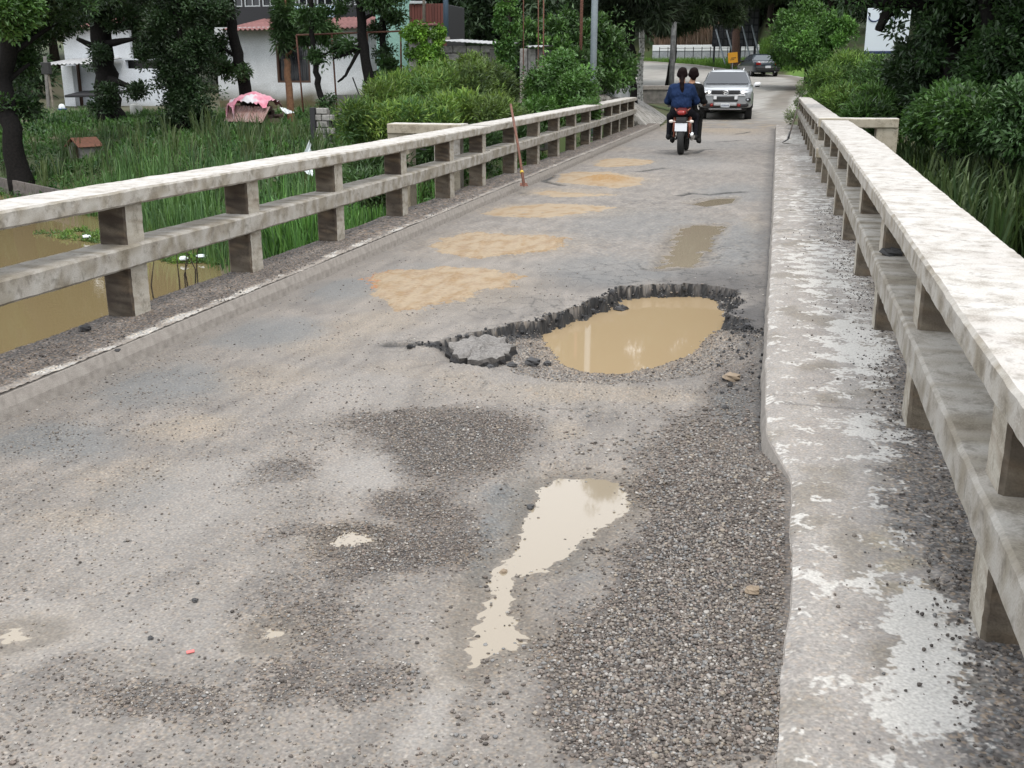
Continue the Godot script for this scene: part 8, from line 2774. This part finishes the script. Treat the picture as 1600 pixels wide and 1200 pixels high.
func materials() -> void:
	M.kerb = mottled([Color(0.20, 0.178, 0.158), Color(0.265, 0.238, 0.212), Color(0.31, 0.285, 0.255)], 512, 0.8, noise(51, 0.02, 4), noise(52, 0.2, 2), 1.6, 0.4)
	M.concrete_raw = mottled([Color(0.10, 0.095, 0.085), Color(0.22, 0.20, 0.18)], 512, 1.5, noise(53, 0.01, 4), noise(54, 0.2, 2), 1.5, 0.4)
	M.paint = mottled([Color(0.30, 0.28, 0.25), Color(0.39, 0.37, 0.34), Color(0.445, 0.43, 0.405), Color(0.47, 0.455, 0.435), Color(0.48, 0.47, 0.45), Color(0.49, 0.48, 0.46)], 1024, 2.2, noise(55, 0.012, 6), noise(56, 0.25, 2), 1.8, 0.18, 0.8, 0.25)
	M.black_paint = mat(Color(0.03, 0.03, 0.03), 0.9)
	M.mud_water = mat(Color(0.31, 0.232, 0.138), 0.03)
	M.sky_toned_water = mat(Color(0.245, 0.205, 0.152), 0.03)  # muddy water, its base colour greyed to carry the sky it reflects
	M.slab = mottled([Color(0.09, 0.084, 0.08), Color(0.17, 0.158, 0.147), Color(0.24, 0.225, 0.21)], 512, 0.7, noise(57, 0.05, 4), noise(58, 0.3, 2), 1.8, 1.0, 0.9)
	M.stone = mat(Color(1, 1, 1), 0.75)
	M.stone_dark = mat(Color(0.035, 0.034, 0.035), 0.7)
	M.stone_tan = mat(Color(0.22, 0.17, 0.12), 0.8)
	M.sand = mat(Color(1, 1, 1), 0.95)
	M.soil = mat(Color(1, 1, 1), 0.95)
	M.river = mat(Color(0.165, 0.125, 0.064), 0.04)
	M.river.normal_enabled = true
	var nt := NoiseTexture2D.new()
	nt.noise = noise(60, 0.02, 3)
	nt.seamless = true
	nt.as_normal_map = true
	nt.bump_strength = 1.2
	M.river.normal_texture = nt
	M.river.normal_scale = 0.05
	M.river.uv1_triplanar = true
	M.river.uv1_world_triplanar = true
	M.river.uv1_scale = Vector3.ONE * 0.4
	M.far_road = mat(Color(1, 1, 1), 0.85)
	M.revet = mottled([Color(0.06, 0.055, 0.05), Color(0.22, 0.205, 0.18), Color(0.36, 0.345, 0.32), Color(0.40, 0.385, 0.36)], 512, 2.5, noise(61, 0.02, 5), noise(62, 0.1, 3), 2.2, 2.0)
	M.bark_dark = mottled([Color(0.012, 0.010, 0.009), Color(0.035, 0.028, 0.022), Color(0.06, 0.05, 0.04)], 256, 0.8, noise(63, 0.04, 4), noise(64, 0.2, 2), 1.8, 1.5)
	M.bark_black = mottled([Color(0.006, 0.006, 0.006), Color(0.016, 0.014, 0.013)], 256, 0.8, noise(65, 0.04, 4), noise(66, 0.2, 2), 1.8, 1.5)
	M.bark_orange = mottled([Color(0.11, 0.05, 0.025), Color(0.22, 0.11, 0.055)], 256, 0.8, noise(67, 0.03, 4), noise(68, 0.2, 2), 1.6, 1.0)
	M.bark_red = mottled([Color(0.05, 0.028, 0.02), Color(0.12, 0.06, 0.04)], 256, 0.8, noise(69, 0.03, 4), noise(70, 0.2, 2), 1.6, 1.0)
	M.bark_white = mottled([Color(0.05, 0.05, 0.045), Color(0.4, 0.4, 0.37), Color(0.52, 0.51, 0.48)], 256, 1.0, noise(71, 0.03, 4), noise(72, 0.2, 2), 2.4, 0.8)
	M.plastic = mat(Color(0.62, 0.66, 0.68), 0.4)
	M.plaster = mottled([Color(0.56, 0.58, 0.60), Color(0.68, 0.70, 0.725)], 256, 3.0, noise(80, 0.02, 4), noise(81, 0.2, 2), 1.2, 0.2)
	M.red_roof = mottled([Color(0.09, 0.042, 0.036), Color(0.19, 0.08, 0.075), Color(0.25, 0.12, 0.115)], 256, 2.0, noise(82, 0.02, 4), noise(83, 0.2, 2), 1.4, 0.2)
	M.orange_roof = mottled([Color(0.13, 0.055, 0.035), Color(0.26, 0.11, 0.065)], 128, 0.6, noise(84, 0.03, 3), noise(85, 0.2, 2), 1.4, 0.2)
	M.pane = mat(Color(0.012, 0.013, 0.016), 0.08)
	M.brown = mat(Color(0.07, 0.035, 0.022), 0.7)
	M.dark_wall = mat(Color(0.022, 0.022, 0.025), 0.85)
	M.white_paint = mat(Color(0.36, 0.38, 0.39), 0.7)
	M.shiny = mat(Color(0.42, 0.52, 0.62), 0.25, 0.5)
	M.mint = mottled([Color(0.20, 0.36, 0.31), Color(0.27, 0.45, 0.39)], 128, 2.0, noise(86, 0.03, 3), noise(87, 0.2, 2), 1.2, 0.1)
	M.pale_green = mat(Color(0.5, 0.62, 0.56), 0.8)
	M.red_board = mat(Color(0.10, 0.03, 0.022), 0.85)
	M.wood_pale = mottled([Color(0.12, 0.10, 0.08), Color(0.26, 0.23, 0.19)], 128, 0.5, noise(88, 0.03, 3), noise(89, 0.2, 2), 1.4, 0.3)
	M.wood_grey = mottled([Color(0.06, 0.05, 0.045), Color(0.15, 0.13, 0.115)], 128, 0.5, noise(90, 0.03, 3), noise(91, 0.2, 2), 1.4, 0.3)
	M.wood_dark = mat(Color(0.06, 0.045, 0.035), 0.7)
	M.blue_steel = mat(Color(0.08, 0.12, 0.17), 0.5)
	M.grey_steel = mottled([Color(0.20, 0.235, 0.26), Color(0.27, 0.31, 0.335)], 128, 0.8, noise(92, 0.03, 3), noise(93, 0.2, 2), 1.2, 0.1, 0.5)
	M.rust = mottled([Color(0.05, 0.02, 0.014), Color(0.13, 0.05, 0.032), Color(0.19, 0.085, 0.05)], 128, 0.3, noise(94, 0.04, 3), noise(95, 0.2, 2), 1.5, 0.2)
	M.block = mottled([Color(0.17, 0.165, 0.155), Color(0.28, 0.27, 0.255), Color(0.34, 0.33, 0.31)], 256, 1.0, noise(96, 0.03, 4), noise(97, 0.25, 2), 1.4, 0.4)
	M.mortar = mottled([Color(0.12, 0.115, 0.105), Color(0.20, 0.19, 0.18)], 128, 0.8, noise(98, 0.03, 4), noise(99, 0.25, 2), 1.4, 0.3)
	M.tin = mottled([Color(0.26, 0.26, 0.26), Color(0.45, 0.46, 0.47)], 128, 1.2, noise(100, 0.03, 3), noise(101, 0.2, 2), 1.5, 0.1, 0.5)
	M.bark_pole = mottled([Color(0.05, 0.05, 0.05), Color(0.14, 0.14, 0.14), Color(0.24, 0.24, 0.235)], 128, 1.2, noise(102, 0.03, 4), noise(103, 0.2, 2), 1.6, 0.3)
	M.dirty_white = mat(Color(0.42, 0.42, 0.39), 0.5)
	M.blue_plastic = mat(Color(0.03, 0.10, 0.34), 0.4)
	M.dark_brick = mat(Color(0.055, 0.032, 0.024), 0.9)
	M.tarp = mat(Color(1, 1, 1), 0.45)
	M.tarp_red = mat(Color(0.5, 0.13, 0.12), 0.6)
	M.rusty_pink = mottled([Color(0.22, 0.12, 0.10), Color(0.38, 0.24, 0.22), Color(0.40, 0.33, 0.32)], 128, 1.0, noise(104, 0.03, 4), noise(105, 0.2, 2), 1.6, 0.1)
	M.yard = mottled([Color(0.17, 0.14, 0.10), Color(0.27, 0.225, 0.165)], 256, 3.0, noise(106, 0.03, 4), noise(107, 0.2, 2), 1.4, 0.5)
	M.far_grey = mottled([Color(0.27, 0.29, 0.31), Color(0.38, 0.40, 0.42)], 128, 4.0, noise(108, 0.03, 4), noise(109, 0.2, 2), 1.4)
	M.far_white = mat(Color(0.72, 0.74, 0.75), 0.7)
	M.sign_yellow = mat(Color(0.72, 0.33, 0.015), 0.5)
	M.board_white = mat(Color(0.60, 0.65, 0.72), 0.6)
	M.navy = mat(Color(0.02, 0.035, 0.10), 0.6)
	M.board_back = mat(Color(0.10, 0.105, 0.12), 0.7)
	M.board_dark = mat(Color(0.025, 0.027, 0.035), 0.7)
	M.brown_wall = mat(Color(0.20, 0.125, 0.085), 0.9)
	M.ring_yellow = mat(Color(0.5, 0.34, 0.04), 0.6)
	M.dark_iron = mat(Color(0.02, 0.02, 0.021), 0.5, 0.4)
	M.cloth = mat(Color(1, 1, 1), 0.85)
	M.hair = mat(Color(1, 1, 1), 0.7)
	M.hair.metallic_specular = 0.2
	M.rubber = mat(Color(0.018, 0.018, 0.018), 0.85)
	M.black_plastic = mat(Color(0.016, 0.016, 0.017), 0.55)
	M.plate_white = mat(Color(0.55, 0.57, 0.60), 0.5)
	M.red_lens = mat(Color(0.22, 0.012, 0.010), 0.2)
	M.bike_red = mat(Color(0.10, 0.012, 0.010), 0.3)
	M.signal_white = mat(Color(0.62, 0.55, 0.50), 0.25)
	M.copper = mat(Color(0.20, 0.06, 0.035), 0.4, 0.3)
	M.chrome = mat(Color(0.7, 0.7, 0.7), 0.15, 1.0)
	M.chrome_dull = mat(Color(0.45, 0.45, 0.46), 0.35, 0.8)
	M.car_silver = mat(Color(0.40, 0.42, 0.44), 0.35, 0.45)
	M.car_silver.clearcoat_enabled = true
	M.car_silver.clearcoat = 0.8
	M.car_silver.clearcoat_roughness = 0.06
	M.car_white = mat(Color(0.72, 0.73, 0.75), 0.25)
	M.car_grey = mat(Color(0.03, 0.042, 0.055), 0.35, 0.3)
	M.car_grey.clearcoat_enabled = true
	M.car_grey.clearcoat = 0.8
	M.car_grey.clearcoat_roughness = 0.06
	M.car_glass = mat(Color(0.05, 0.056, 0.065), 0.05)
	M.car_glass_pale = mat(Color(0.05, 0.065, 0.08), 0.05)
	M.grille_grey = mat(Color(0.06, 0.06, 0.065), 0.3, 0.5)
	M.lamp_glass = mat(Color(0.42, 0.45, 0.48), 0.08)
	M.lamp_lit = mat(Color(0.9, 0.9, 0.9), 0.2)
	M.lamp_lit.emission_enabled = true
	M.lamp_lit.emission = Color(1, 0.98, 0.95)
	M.lamp_lit.emission_energy_multiplier = 0.9
	M.brown_earth = mat(Color(0.05, 0.045, 0.025), 0.95)
	M.bark_black.metallic_specular = 0.15
	M.bark_dark.metallic_specular = 0.2
	var folds := NoiseTexture2D.new()
	folds.noise = noise(120, 0.03, 2)
	folds.seamless = true
	folds.width = 256
	folds.height = 256
	M.cloth.heightmap_enabled = true
	M.cloth.heightmap_texture = folds
	M.cloth.heightmap_scale = 3.0
	M.cloth.uv1_triplanar = true
	M.cloth.uv1_scale = Vector3(1.6, 0.9, 1.6)
	M.cloth.metallic_specular = 0.2
